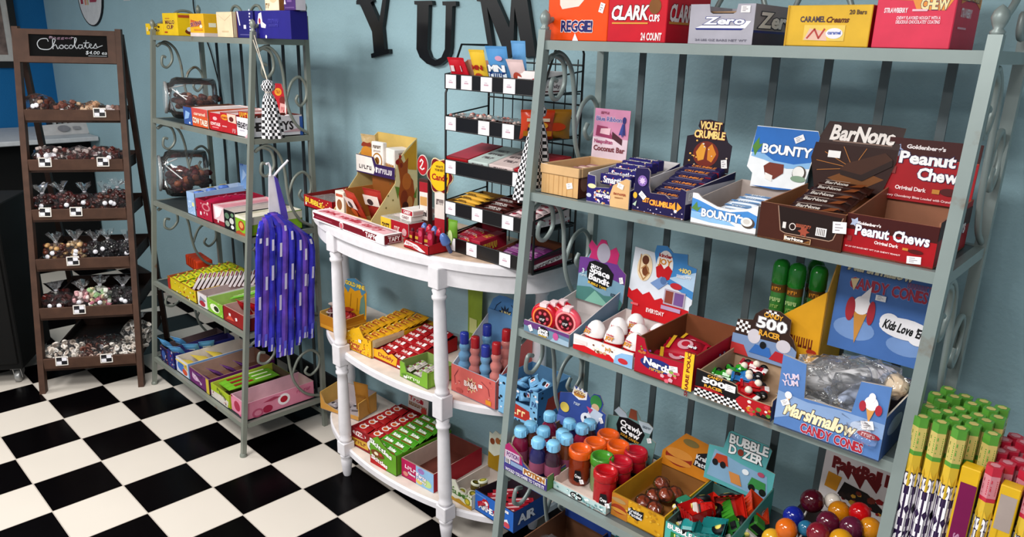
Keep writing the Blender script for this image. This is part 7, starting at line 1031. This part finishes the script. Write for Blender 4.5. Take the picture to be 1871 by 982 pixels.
t = ltray('crimson patterned candy tray on the left rack third shelf', (360, 397), (391, 408), z, .30, .105, '#a81c3c', '#8d1c34', [('sp', 0, 0, 1, 1, 14, .008, ['#d9a0a8', '#7a1430', '#e3c0bc']), ('e', .66, .7, .26, .2, '#c9848c'), ('e', .66, .7, .17, .13, '#a81c3c'), ('s', .3, .3, .018, .018)], hb=.11)
me = mesh_of(pillow(.28, .075, .045, '#a31440', top=[('sp', 0, 0, 1, 1, 26, .006, ['#c83a64', '#7a0f30', '#e08aa0'])]), 'bag')
inst(me, 'candy_bag', place(t, t.w / 2, .15, .07, 1.5708), 'long crimson foil candy bag on top of the crimson patterned tray', 'candy bag')
t = ltray('pink and white long candy tray on the left rack third shelf', (392, 408), (410, 416), z, .30, .10, '#dcbcc2', '#d9a0a8', [('r', 0, 0, 1, .24, '#8d1c30'), ('p', [(.2, .3), (.1, .95), (.9, .95), (.6, .5)], '#f0e4e6'), ('s', .4, .2, .012, .016)], hb=.105, edge='#e9d3d6')
b = MB(); b.box(.002, .002, .09, t.w - .002, t.d - .002, .092, '#c98a94'); b.build('inner_lid', t.root)
t = ltray('black and grey patterned candy tray on the left rack third shelf', (411, 417), (431, 425), z, .30, .10, '#16151a', '#4a3a3c', [('e', .3, .7, .2, .16, '#5f7a64'), ('e', .7, .5, .2, .16, '#c9c9c4'), ('e', .3, .3, .2, .15, '#8d9c8c'), ('e', .75, .2, .14, .1, '#e3e3e0'), ('e', .8, .82, .14, .1, '#6a8a6c')], hb=.10, edge='#d0c9c6')
b = MB(); b.box(.002, .002, .09, t.w - .002, t.d - .002, .092, '#b9aca6'); b.build('inner_lid', t.root)
t = ltray('lime green candy tray with long side beside the front post on the third shelf', (432, 426), (456, 435), z, .30, .095, '#84b02c', '#dcd6cc', [('e', .5, .5, .26, .26, '#a83c24'), ('e', .5, .52, .16, .16, '#d99a5c'), ('p', [(0, 0), (1, 0), (1, .2), (.6, .12), (.3, .22), (0, .1)], '#a8502c'), ('r', 0, .86, 1, 1, '#e0dcc9')], hb=.10, edge='#d9d6c6', side=[('r', 0, .6, 1, 1, '#d3d0bc'), ('p', [(.1, .1), (.4, .5), (.6, .2)], '#c8702c'), ('p', [(.3, .1), (.6, .3), (.9, .1)], '#b8342c')])
b = MB(); b.box(.002, .002, .085, t.w - .002, t.d - .002, .087, '#d6cfc0'); b.build('inner_lid', t.root)
# fourth shelf
z = ZL[3]
t = ltray('yellow and red candy tray of sour packets on the left rack fourth shelf', (290, 530), (343, 560), z, .41, .075, '#c9b41c', '#8d4a24', [('sp', 0, 0, 1, 1, 26, .007, ['#a8341c', '#e6dc6a', '#4f8a24', '#e9e4c0']), ('r', 0, 0, .1, 1, '#a82c1c')], hb=.09, edge='#a85c34', left=[('r', 0, 0, 1, 1, '#a8301c')])
me = mesh_of(pillow(.12, .05, .02, '#b9b81c', top=[('sp', 0, 0, 1, 1, 16, .007, ['#4f9a24', '#d9dc5c', '#b8501c', '#3c3a14'])]), 'bag'); rows(t, me, 'candy_packet', [.08, .21, .33][:max(2, int(t.w / .13))], [.04, .09, .14, .19, .24, .29, .34], .06, .004, 'lime yellow sour packet', 'candy packet', 'in the yellow and red tray', 'sour packets on the left rack', rx=.15)
t2 = ltray('white red striped candy tray in the middle of the left rack fourth shelf', (345, 562), (362, 572), z, .33, .08, '#dcd6d9', '#b9a6a4', [('p', [(.1, .2), (.3, .8), (.9, .6)], '#8a8a98'), ('e', .5, .3, .3, .2, '#a82c3c')], hb=.09)
me = mesh_of((lambda b: (b.box(-.05, -.007, 0, .05, .007, .075, '#e0d8da', None, .001), b.gfx((V((-.05, -.007, 0)), XA, ZA, -YA), .1, .075, [('r', 0, 0, 1, .66, '#7a1420'), ('r', .1, .3, .9, .42, '#d9c9cc')]), b.gfx((V((-.05, -.007, .075)), XA, YA, ZA), .1, .014, [('r', .1, .3, .9, .7, '#b03444')]), b)[-1])(MB()), 'card')
for k in range(14): inst(me, 'candy_pack', place(t, t.w - .12 + .0135 * k, .045 + .020 * k, .06 + .001 * k, -.55, -.55), 'maroon and white candy pack, %s in the diagonal row' % ORD[k], 'candy pack', 'diagonal row of maroon packs')
b = MB(); b.box(0, 0, 0, .20, .08, .06, '#c8401c', None, .004)
for k in range(5): b.box(.01 + .038 * k, -.003, .008, .042 + .038 * k, .083, .064, '#d84a20', None, .006)
q = aty(342, 487, .90); tag(b.build('orange_pack', None, TM((aty(340, 484, .93).x, .93, aty(340, 484, .93).z), -.1) @ M4.Scale(1.2, 4)), 'orange ribbed candy pack at the back of the left rack fourth shelf', 'candy pack')
t = ltray('lime green candy tray near the front post of the left rack fourth shelf', (363, 572), (394, 588), z, .34, .075, '#86bc3c', '#7a4a30', [('e', .5, .5, .3, .3, '#e6ead0'), ('e', .6, .5, .16, .2, '#2c3a1c'), ('sp', 0, 0, 1, 1, 8, .005, ['#5a8a24', '#dfe9c0'])], hb=.08, edge='#a8cf6c')
me = mesh_of(pillow(.13, .02, .016, '#6fae34', top=[('r', .1, .2, .9, .5, '#d9e6b4'), ('r', .3, .6, .7, .9, '#a8301c')]), 'bar')
for k in range(7): inst(me, 'candy_stick', place(t, .08 + .012 * k, .16 + .02 * k, .06 + .006 * k, .9, 0, -.2), 'green candy stick, %s in the diagonal row of the lime green tray' % ORD[k], 'candy stick', 'green sticks on the left rack')
t = ltray('red candy tray with brown inside beside the front post on the fourth shelf', (396, 589), (456, 611), z, .36, .085, '#8d1c1c', '#9a4a34', [('p', [(.1, .2), (.3, .6), (.5, .3)], '#c8503c'), ('s', .3, .6, .02, .014), ('s', .6, .5, .02, .016, .2)], hb=.09, edge='#c8a8a0', side=[('r', 0, 0, 1, 1, '#7a2424'), ('r', 0, .8, 1, 1.0, '#c9b0ac')])
for k in range(5): bag('red candy pouch, %s from the left in the brown lined red tray' % ORD[k], place(t, .06 + .055 * k, .12 + .03 * k, .02, .2 * k, .6), '#a81820', [('r', .2, .3, .8, .6, '#d9bcb8')], .08, .10, .03, group='red pouches on the fourth shelf')
# bottom shelf
z = ZL[4]
t = ltray('navy candy tray of small foil sweets at the left of the left rack bottom shelf', (290, 660), (306, 668), z, .36, .10, '#17164a', '#5a4a4c', [('e', .5, .5, .3, .3, '#3c5c9c'), ('sp', 0, 0, 1, 1, 10, .006, ['#c9c0c4', '#8d1c2c'])], hb=.12)
t3 = ltray('blue candy tray holding pale blue pouches behind the white one on the bottom shelf', (308, 668), (322, 676), z, .38, .105, '#2a2f7a', '#3a3264', [('sp', 0, 0, 1, 1, 12, .008, ['#c9c4d0', '#8fa6d0', '#a8344a'])], hb=.11)
for k in range(5): bag('pale blue candy pouch, %s from the front on the left of the bottom shelf' % ORD[k], place(t if k < 2 else t3, .03 + (.01 * k), .06 + .075 * (k if k < 2 else k - 2), .07, .3 * k, .7), '#5c9ccc', [('r', .1, .1, .9, .4, '#b9a49c'), ('r', .2, .6, .8, .8, '#dfe9f2')], .09, .09, .03, group='pale blue pouches on the bottom shelf')
t = ltray('white and blue candy tray with cream inside on the left rack bottom shelf', (324, 678), (346, 694), z, .40, .095, '#c9cfe0', '#b3a69e', [('e', .4, .5, .3, .3, '#4a7ac0'), ('e', .7, .3, .2, .2, '#c8502c'), ('p', [(.6, .6), (.9, .9), (.95, .5)], '#e0b83c')], hb=.10, edge='#d9d0c9', side=[('r', 0, 0, 1, 1, '#7fa6d0')])
for k in range(3): bag('flat yellow and blue candy packet, %s from the front in the cream lined tray' % ORD[k], place(t, t.w / 2, .08 + .09 * k, .05, 0, 1.2), '#d9c04c', [('r', 0, 0, 1, .4, '#6f9fd0')], t.w * .8, .09, .012, group='flat packets in the cream lined tray')
t = ltray('purple candy tray with brown inside on the left rack bottom shelf', (348, 696), (385, 722), z, .40, .09, '#6a2468', '#7d5a4c', [('e', .3, .5, .16, .2, '#c9a0c4'), ('t', 'sours', .4, .5, .2, .5, '#e6d3e3', None, {'rot': -.3}), ('r', .86, 0, 1, 1, '#c9b43c')], hb=.10, edge='#a88a7c')
for k in range(4): bag('violet candy pouch, %s from the front in the purple tray' % ORD[k], place(t, t.w * .5, .06 + .08 * k, .03, .1, .9), '#6a3a7a', [('r', .1, .3, .9, .6, '#c9b0c9')], .09, .09, .02, group='violet pouches in the purple tray')
LG = '#a3b81c'
t = ltray('lime yellow candy tray of green packets by the front post on the bottom shelf', (387, 724), (423, 748), z, .37, .08, LG, '#5a4a3c', [('p', [(0, 0), (.9, 0), (.95, .5), (.6, .6), (0, .5)], '#d0c9c0'), ('t', 'SOUR', .6, .7, .24, .5, '#3a3a14', None, {'rot': -.3}), ('sp', 0, 0, 1, .5, 10, .005, ['#a8303c', '#3a3a3a'])], hb=.09, edge='#c3cf4c', side=[('r', 0, 0, 1, 1, '#b3bf2c'), ('t', 'SOUR', .55, .45, .5, .36, '#33360f'), ('r', .1, .2, .4, .4, '#7a7a2c')])
me = mesh_of(pillow(.30, .045, .02, '#6fa82c', top=[('r', .1, .2, .5, .8, '#8d2c20'), ('r', .55, .3, .9, .7, '#dfe9b9')]), 'bar')
for k in range(3): inst(me, 'candy_pouch', place(t, .035 + .045 * k, .185, .062, 1.5708), 'long green candy packet, %s from the left in the lime yellow tray' % ORD[k], 'candy packet', 'green packets in the lime yellow tray')
PK = '#d98aa2'
t = ltray('pink cherry candy tray at the right end of the left rack bottom shelf', (424, 750), (452, 771), z, .40, .095, PK, '#b9a49e', [('e', .4, .5, .2, .3, '#a82c4c'), ('p', [(.5, 0), (.9, .5), (1, 0)], '#c8648a'), ('r', 0, .9, .1, 1, '#8d2c30')], hb=.10, edge='#d9b0bc', side=[('e', .54, .56, .09, .34, '#f0e6ea'), ('e', .54, .56, .055, .2, '#b01c34'), ('e', .3, .3, .07, .22, '#a8284c'), ('e', .16, .25, .08, .26, '#c05a7a'), ('e', .16, .25, .05, .16, PK), ('t', 'cherry', .84, .72, .16, .22, '#c05a80'), ('p', [(.24, .75), (.4, .9), (.5, .8), (.36, .7)], '#a83c5c')])
# ------------------------------------------------------------------ bundle of blue straws on a white hanger
HX, HY = 1.425, .80
R0 = thing('strip_hanger', 'white plastic strip hanger hooked on the left rack right side', 'hanger', TM((HX, HY, 1.30))); WH = mat('#e9e6ee', .4)
hk = atx(503, 385, HX); hy0 = hk.y; R0.location = (HX, hy0, hk.z); TOPZ = hk.z
def hx(u, v): q = atx(u, v, HX); return V((0, q.y - hy0, q.z - TOPZ))
b = MB(); b.tube([hx(*q) for q in ((494, 322), (494, 306), (490, 298), (486, 300))], .006, 7, WH); b.tube([hx(*q) for q in ((500, 322), (512, 308), (522, 298), (526, 293))], .006, 7, WH); b.build('hook', R0)
o = [hx(*q) for q in ((491, 320), (503, 320), (516, 372), (520, 392), (508, 394), (491, 394))]; b = MB(); b.prism([(p.y, p.z) for p in o], (.0, 0, 0), YA, ZA, XA, .003, WH); b.build('strip', R0)
b = MB(); o = [hx(*q) for q in ((500, 322), (506, 326), (522, 380), (526, 400), (514, 400))]; b.prism([(p.y, p.z) for p in o], (.006, 0, 0), YA, ZA, XA, .003, '#5a4ab0'); b.gfx((o[0], YA, ZA, XA), 1, 1, []); b.build('header_strip', R0)
SB = mat('#3a38b8', .22, var=.4, scale=12); SV = mat('#6a4ab4', .22, var=.4, scale=12); SL = film('#8f8fe8', .35, .1, 'violet_film')
rg = random.Random(11)
for k in range(18):
    u1 = 473 + 96 * (k % 9) / 8.0 + rg.uniform(-2, 2); back_ = k >= 9; xx = HX + .012 + (.0 if back_ else .022) + rg.uniform(0, .006); vb = 655 - abs(k % 9 - 3.5) * 7 + rg.uniform(-14, 4); vt = 388 + 10 * abs((k % 9) / 8.0 - .5) ** 2 * 6
    top = atx(497 + (u1 - 520) * .35, vt, xx); sh = atx(u1 + 1, 425 + abs(u1 - 520) * .5, xx); bot = atx(u1 + (u1 - 520) * .02, vb, xx)
    b = MB(); P_ = crom([tuple(top), tuple((top + sh) / 2 + V((.004, (sh.y - top.y) * .15, .004))), tuple(sh), tuple((sh + bot) / 2), tuple(bot)], 6); n = len(P_); wid = .026
    for sg, c in ((1, (SB, SV, SB)[k % 3]),):
        vs = []
        for i, p in enumerate(P_):
            p = V(p) - top; th = .006 * (1 if 1 < i < n - 2 else .3); wv = wid * (1 + .12 * math.sin(i * 1.7 + k))
            vs += [p + V((-th, -wv * .6, 0)), p + V((th, -wv * .55, 0)), p + V((th * 1.6, 0, 0)), p + V((th, wv * .55, 0)), p + V((-th, wv * .6, 0))]
        b.add(vs, [(i * 5 + j, i * 5 + (j + 1) % 5, (i + 1) * 5 + (j + 1) % 5, (i + 1) * 5 + j) for i in range(n - 1) for j in range(5)], c, False)
    for f, c in ((.45 + .04 * (k % 4), '#d9d6ea'), (.75 - .05 * (k % 3), '#c9c6e2')):
        i = int(f * (n - 1)); p, q = V(P_[i]) - top, V(P_[min(i + 2, n - 1)]) - top; d_ = (q - p); b.add([p + V((.012, -.006, 0)), p + V((.012, .006, 0)), p + d_ * .7 + V((.012, .006, 0)), p + d_ * .7 + V((.012, -.006, 0))], [(0, 1, 2, 3)], c)
    p, q = V(P_[-3]) - top, V(P_[-1]) - top; b.add([p + V((.011, -.007, 0)), p + V((.011, .007, 0)), q + V((.005, .008, 0)), q + V((.005, -.008, 0))], [(0, 1, 2, 3)], '#6a6ae0'); b.add([p * .5 + q * .5 + V((.0115, -.004, 0)), p * .5 + q * .5 + V((.0115, .003, 0)), q + V((.007, .004, 0)), q + V((.007, -.004, 0))], [(0, 1, 2, 3)], '#dfdff4')
    o = b.build('candy_straw', None, M4.Translation(top)); tag(o, 'long blue wrapped candy straw, %s layer of the hanging bundle, %s from the left' % ('back' if back_ else 'front', ORD[k % 9]), 'candy straw', 'blue candy straws hanging on the left rack')
# ------------------------------------------------------------------ gingham cloth tassels
def gingham():
    mm = bpy.data.materials.new('gingham'); mm.use_nodes = True; nt = mm.node_tree; bs = nt.nodes['Principled BSDF']; bs.inputs['Roughness'].default_value = .9
    uv = nt.nodes.new('ShaderNodeUVMap'); uv.uv_map = 'weave'
    ck = nt.nodes.new('ShaderNodeTexChecker'); ck.inputs['Scale'].default_value = 1; ck.inputs['Color1'].default_value = hexc('#0c0b10'); ck.inputs['Color2'].default_value = hexc('#e3e0e4'); nt.links.new(uv.outputs[0], ck.inputs['Vector']); nt.links.new(ck.outputs[0], bs.inputs['Base Color']); return mm
GH = gingham()
def tassel(lab, top, knot, bottom, rk, rs, cell, cord_to):
    R0 = thing('cloth_tassel', lab, 'tassel', M4.Translation(knot)); b = MB(); n = 36; ring = []; uvs = []; H = knot.z - bottom.z; off = bottom - knot
    prof = [(0, rk * 1.75), (rk * .6, rk * 1.6), (rk, rk * .95), (rk * .9, rk * .3), (rk * .42, 0), (rk * .75, -.02)] + [(rk * .75 + (rs - rk * .75) * (i / 9) ** .7, -.02 - (H - .02) * i / 9) for i in range(1, 10)]
    acc = 0; vs = []; ac = []; pv = None
    for i, (r, z) in enumerate(prof):
        if pv: acc += math.hypot(r - pv[0], z - pv[1])
        pv = (r, z); ac.append(acc)
        for j in range(n):
            a = 6.2832 * j / n; k = 1 + (.16 * math.sin(a * 7) if i > 5 else .05 * math.sin(a * 7)); t_ = max(0, min(1, -z / H)); vs.append((r * k * math.cos(a) + off.x * t_, r * k * math.sin(a) + off.y * t_, z))
    fs = [(i * n + j, i * n + (j + 1) % n, (i + 1) * n + (j + 1) % n, (i + 1) * n + j) for i in range(len(prof) - 1) for j in range(n)]
    b.add(vs, fs, GH, True); o = b.build('cloth', R0); me = o.data; l = me.uv_layers.new(name='weave')
    for p in me.polygons:
        for li, vi in zip(p.loop_indices, p.vertices):
            i, j = divmod(vi, n)
            if j == 0 and any(v % n == n - 1 for v in p.vertices): j = n
            l.data[li].uv = (j / n * round(2 * 3.1416 * rs * 1.1 / cell) + .001, ac[i] / cell + .001)
    b = MB(); b.tube([V((0, 0, rk * 1.6)), V((cord_to[0].x - knot.x, cord_to[0].y - knot.y, cord_to[0].z - knot.z))], .0022, 5, '#cfc4b4'); b.tube([V((0, 0, rk * 1.6)), V((cord_to[1].x - knot.x, cord_to[1].y - knot.y, cord_to[1].z - knot.z))], .0022, 5, '#cfc4b4'); b.lathe([(rk * .45, -.006), (rk * .52, 0), (rk * .45, .006)], (0, 0, 0), 14, '#d9cdbf'); b.build('cord', R0)
ky = .70
tassel('black and white gingham cloth tassel hanging from the left rack front post', None, aty(490, 168, ky), aty(499, 252, ky), .030, .046, .0135, (V((1.345, .757, 2.10)), V((1.371, .757, 2.10))))
ky = .78
tassel('gingham cloth tassel hanging behind the right rack left front post', None, aty(985, 215, ky), aty(972, 366, ky), .024, .056, .0105, (RO + V((-.012, -depR(2.12), 2.11)), RO + V((.012, -depR(2.12), 2.11))))
# ================================================================== BAGGED CHOCOLATES ON THE LADDER STAND
FB = film('#f2f2f6', .015, .05, 'cellophane', .6, 50, 1.34)
def choc_bag(lab, x, y, z, w_, h_, cols, seed, up=True, sticker=1, tuft='#e3e3ea', shape='ball', grp=None, tie=None):
    rg = random.Random(seed); R0 = thing('chocolate_bag', lab, 'chocolate bag', LM @ TM((x, y, z), rg.uniform(-.3, .3), rg.uniform(-.12, .06), rg.uniform(-.2, .2)), grp); b = MB(); d_ = w_ * .75
    w_ *= 1.12; n = 46 if up else 40
    for i in range(n):
        zz = rg.uniform(.12, .95) * h_; k = 1 - .35 * max(0, zz / h_ - .6); a = rg.uniform(0, 6.28); q = rg.random() ** .4
        px, py = q * w_ / 2 * k * math.cos(a), q * d_ / 2 * k * math.sin(a); r = rg.uniform(.012, .0175)
        c = mat(cols[i % len(cols)], .35)
        if shape == 'ball': b.ball((px, py, zz), (r, r, r * .85), 8, c)
        elif shape == 'chunk': b.box(px - r, py - r * .8, zz - r * .7, px + r, py + r * .8, zz + r * .7, c, M4.Translation((px, py, zz)) @ M4.Rotation(rg.uniform(0, 3), 4, 'Y') @ M4.Rotation(rg.uniform(0, 3), 4, 'Z') @ M4.Translation((-px, -py, -zz)), .004)
        else: b.lathe([(r * .45, -.004), (r, -.004), (r * 1.1, 0), (r, .004), (r * .45, .004), (r * .45, -.004)], (px, py, zz), 10, c, (rg.uniform(-1, 1), rg.uniform(-1, 1), rg.uniform(-.5, 1)))
    o = b.build('chocolates', R0); o['kind'] = 'stuff'
    b = MB(); crumpled(b, w_ * .56, d_ * .56, h_ * .53, FB, 18, 10, .18, seed); b.build('clear_bag', R0)
    if up:
        b = MB(); m_ = 14; vs = []
        for i, (r, zz) in enumerate(((.016, 0), (.009, .014), (.016, .03), (.030, .048), (.040, .062))):
            for j in range(m_): a = 6.2832 * j / m_; k = 1 + (.45 * math.sin(j * 2.6 + seed) if i > 1 else 0); vs.append((r * k * math.cos(a), r * k * math.sin(a), h_ * 1.0 + zz + (.012 * math.sin(j * 1.9 + seed) if i > 2 else 0)))
        b.add(vs, [(i * m_ + j, i * m_ + (j + 1) % m_, (i + 1) * m_ + (j + 1) % m_, (i + 1) * m_ + j) for i in range(4) for j in range(m_)], film('#f4f4fa', .05, .05, 'gathered_film', .9, 60, 1.35)); b.build('gathered_top', R0)
        b = MB(); b.lathe([(.0095, -.004), (.0115, 0), (.0095, .004)], (0, 0, h_ + .014), 10, tie or '#c9c6cc'); b.build('tie', R0)
    for k in range(sticker):
        sx = (rg.uniform(-.25, .25)) * w_; b = MB(); b.lathe([(0, 0), (.0135, 0), (.0135, .0012), (0, .0012)], (sx, -d_ * .60, h_ * rg.uniform(.4, .7)), 14, mat('#eceaf0', .3), (sx * 4, -1, .25)); b.build('round_sticker', R0)
DK, MK = ['#3a1512', '#471a16', '#2c0f0e', '#5a241c'], ['#5a2a1c', '#4a1f18', '#6a3424', '#381612']
BGS = [ # tray index, x, up, w, h, colours, stickers, shape, label, dy
 (0, .085, 0, .15, .085, MK + ['#c9a890'], 2, 'chunk', 'bag of brown chocolate pieces at the left of the ladder stand top tray', 0),
 (0, .225, 0, .13, .06, ['#6a3a30', '#c9b3a9', '#8a5a4c'], 1, 'chunk', 'clear bag of brown and white pieces in the middle of the top tray', 0),
 (0, .36, 0, .14, .06, ['#c9a488', '#d3b496', '#b98f70'], 1, 'chunk', 'clear bag of pale tan pieces in the top tray', 0),
 (0, .475, 0, .08, .045, ['#8a6a60', '#d9d0d0'], 1, 'chunk', 'small bag of pale pieces at the right end of the top tray', 0),
 (1, .12, 0, .17, .075, ['#4a1f1c', '#6a3430', '#cfc0bb'], 1, 'chunk', 'bag with large white label at the left of the second tray', 0),
 (1, .27, 0, .14, .075, ['#5a2a24', '#4a1f1c', '#c9bab6'], 0, 'chunk', 'bag of brown clusters in the middle of the second tray', .01),
 (1, .42, 0, .16, .075, ['#4a1a18', '#5a2824', '#8a5a50'], 1, 'chunk', 'bag of red brown clusters at the right of the second tray', 0),
 (2, .075, 1, .10, .10, DK, 1, 'ball', 'tied bag of dark chocolates at the left of the third tray', .01),
 (2, .18, 1, .11, .11, ['#5a201c', '#481816'], 1, 'ball', 'tied bag of red brown chocolates, second from left in the third tray', 0),
 (2, .275, 1, .095, .10, DK, 1, 'ball', 'tied bag of dark chocolates in the middle of the third tray', .02),
 (2, .37, 1, .10, .105, MK, 1, 'ball', 'tied bag of milk chocolates, second from right in the third tray', 0),
 (2, .46, 1, .10, .125, ['#3a1614', '#4a1c18'], 2, 'ball', 'tall tied bag of dark chocolates at the right of the third tray', 0),
 (3, .10, 1, .12, .10, ['#6a3420', '#c9a06c', '#4a2014'], 2, 'ball', 'tied bag of tan and brown chocolates at the left of the fourth tray', 0),
 (3, .21, 1, .12, .11, ['#e0c49c', '#d9b484', '#5a2a1c'], 2, 'ball', 'tied bag of cream coloured malt balls in the fourth tray', 0),
 (3, .31, 1, .10, .10, ['#151014', '#221418'], 1, 'ball', 'tied bag of black sweets in the middle of the fourth tray', .01),
 (3, .40, 1, .10, .11, ['#17121a', '#1c1216'], 1, 'ball', 'tied bag of black sweets right of the middle in the fourth tray', 0),
 (3, .475, 1, .10, .10, ['#14101a', '#24161c'], 1, 'ball', 'tied bag of black sweets at the right end of the fourth tray', .02),
 (4, .10, 1, .16, .10, ['#4a1210', '#5a1a14', '#340c0c'], 2, 'chunk', 'tied bag of dark red chocolates at the left of the fifth tray', 0),
 (4, .235, 1, .10, .10, ['#d9a9ac', '#e6d6d4', '#c88a92'], 1, 'chunk', 'tied bag of pink and white candies in the fifth tray', 0),
 (4, .32, 1, .11, .12, ['#dfe0d6', '#9cbf8c', '#d98a9c', '#e9d9b4'], 1, 'chunk', 'tied bag of pastel speckled candies in the fifth tray', -.005),
 (4, .455, 1, .14, .11, ['#180f12', '#26161a', '#4a3a40'], 2, 'ball', 'tied bag of black chocolates at the right of the fifth tray', .01),
 (5, .12, 0, .19, .095, ['#f3eae0', '#f6efe8', '#e3d3c6'], 0, 'ring', 'bag of white coated pretzels at the left of the bottom tray', 0),
 (5, .28, 0, .16, .065, ['#5a2f24', '#7a5044', '#c9b0a4'], 1, 'ring', 'bag of brown pretzels in the middle of the bottom tray', 0),
 (5, .18, 0, .15, .075, ['#3a2420', '#5a4440', '#2c1a18'], 1, 'ring', 'dark bag lying behind the white pretzels in the bottom tray', .12),
 (5, .33, 0, .19, .08, ['#4a2018', '#5a2a20', '#3a1610'], 2, 'ring', 'bag of dark pretzels behind the middle of the bottom tray', .12),
 (5, .44, 0, .18, .08, ['#f3ece4', '#f8f2ec', '#e3d6ca'], 0, 'ring', 'bag of white pretzels at the right front of the bottom tray', 0),
 (5, .47, 1, .15, .15, ['#f3ece4', '#f8f2ec', '#e3d6ca'], 0, 'ring', 'tall bag of white pretzels behind the right end of the bottom tray', .14)]
for k, (ti, x, up, w_, h_, cols, st, shp, lab, dy) in enumerate(BGS):
    z = TRAYZ[ti]; choc_bag(lab, x, ly(z) + .055 + dy + (.02 if ti > 1 else 0), z - .012, w_, h_ * (1.5 if ti < 2 else 1.2), cols, k + 1, bool(up), st, shape=shp)
b = MB(); b.box(-.05, -.002, 0, .05, .002, .055, mat('#e3dfe6', .5)); tag(b.build('paper_label', None, LM @ TM((.11, ly(TRAYZ[1]) + .012, TRAYZ[1] + .02), .1, -.15)), 'blank white paper label resting on the left bag of the second tray', 'label')
for ti, x, v in ((0, .42, 0), (1, .11, 0), (1, .42, 0), (2, .09, 0), (2, .255, 0), (3, .22, 0), (4, .235, 0), (5, .12, 0), (5, .365, 0)):
    z = TRAYZ[ti]; R0 = thing('price_card', 'black and white price card clipped to the %s ladder tray, %s' % (['top', 'second', 'third', 'fourth', 'fifth', 'bottom'][ti], 'left end' if x < .15 else ('middle' if x < .3 else 'right end')), 'price card', LM @ TM((x, ly(z) - .030, z - .002), random.Random(ti + x).uniform(-.1, .1), -.2))
    b = MB(); b.box(-.034, -.001, 0, .034, .001, .055, mat('#e9e3dc', .5), None, .0006); b.gfx((V((-.034, -.001, 0)), XA, ZA, -YA), .068, .055, [('r', .08, .1, .92, .9, '#16131a'), ('r', .1, .12, .48, .48, '#e6e4ea'), ('r', .52, .5, .9, .88, '#e6e4ea'), ('r', .12, .56, .44, .62, '#5a565c')]); b.build('card', R0)
    b = MB(); b.tube([(0, .001, .05), (0, .012, .056), (0, .02, .03)], .0018, 5, '#c9c6c4'); b.build('clip', R0)
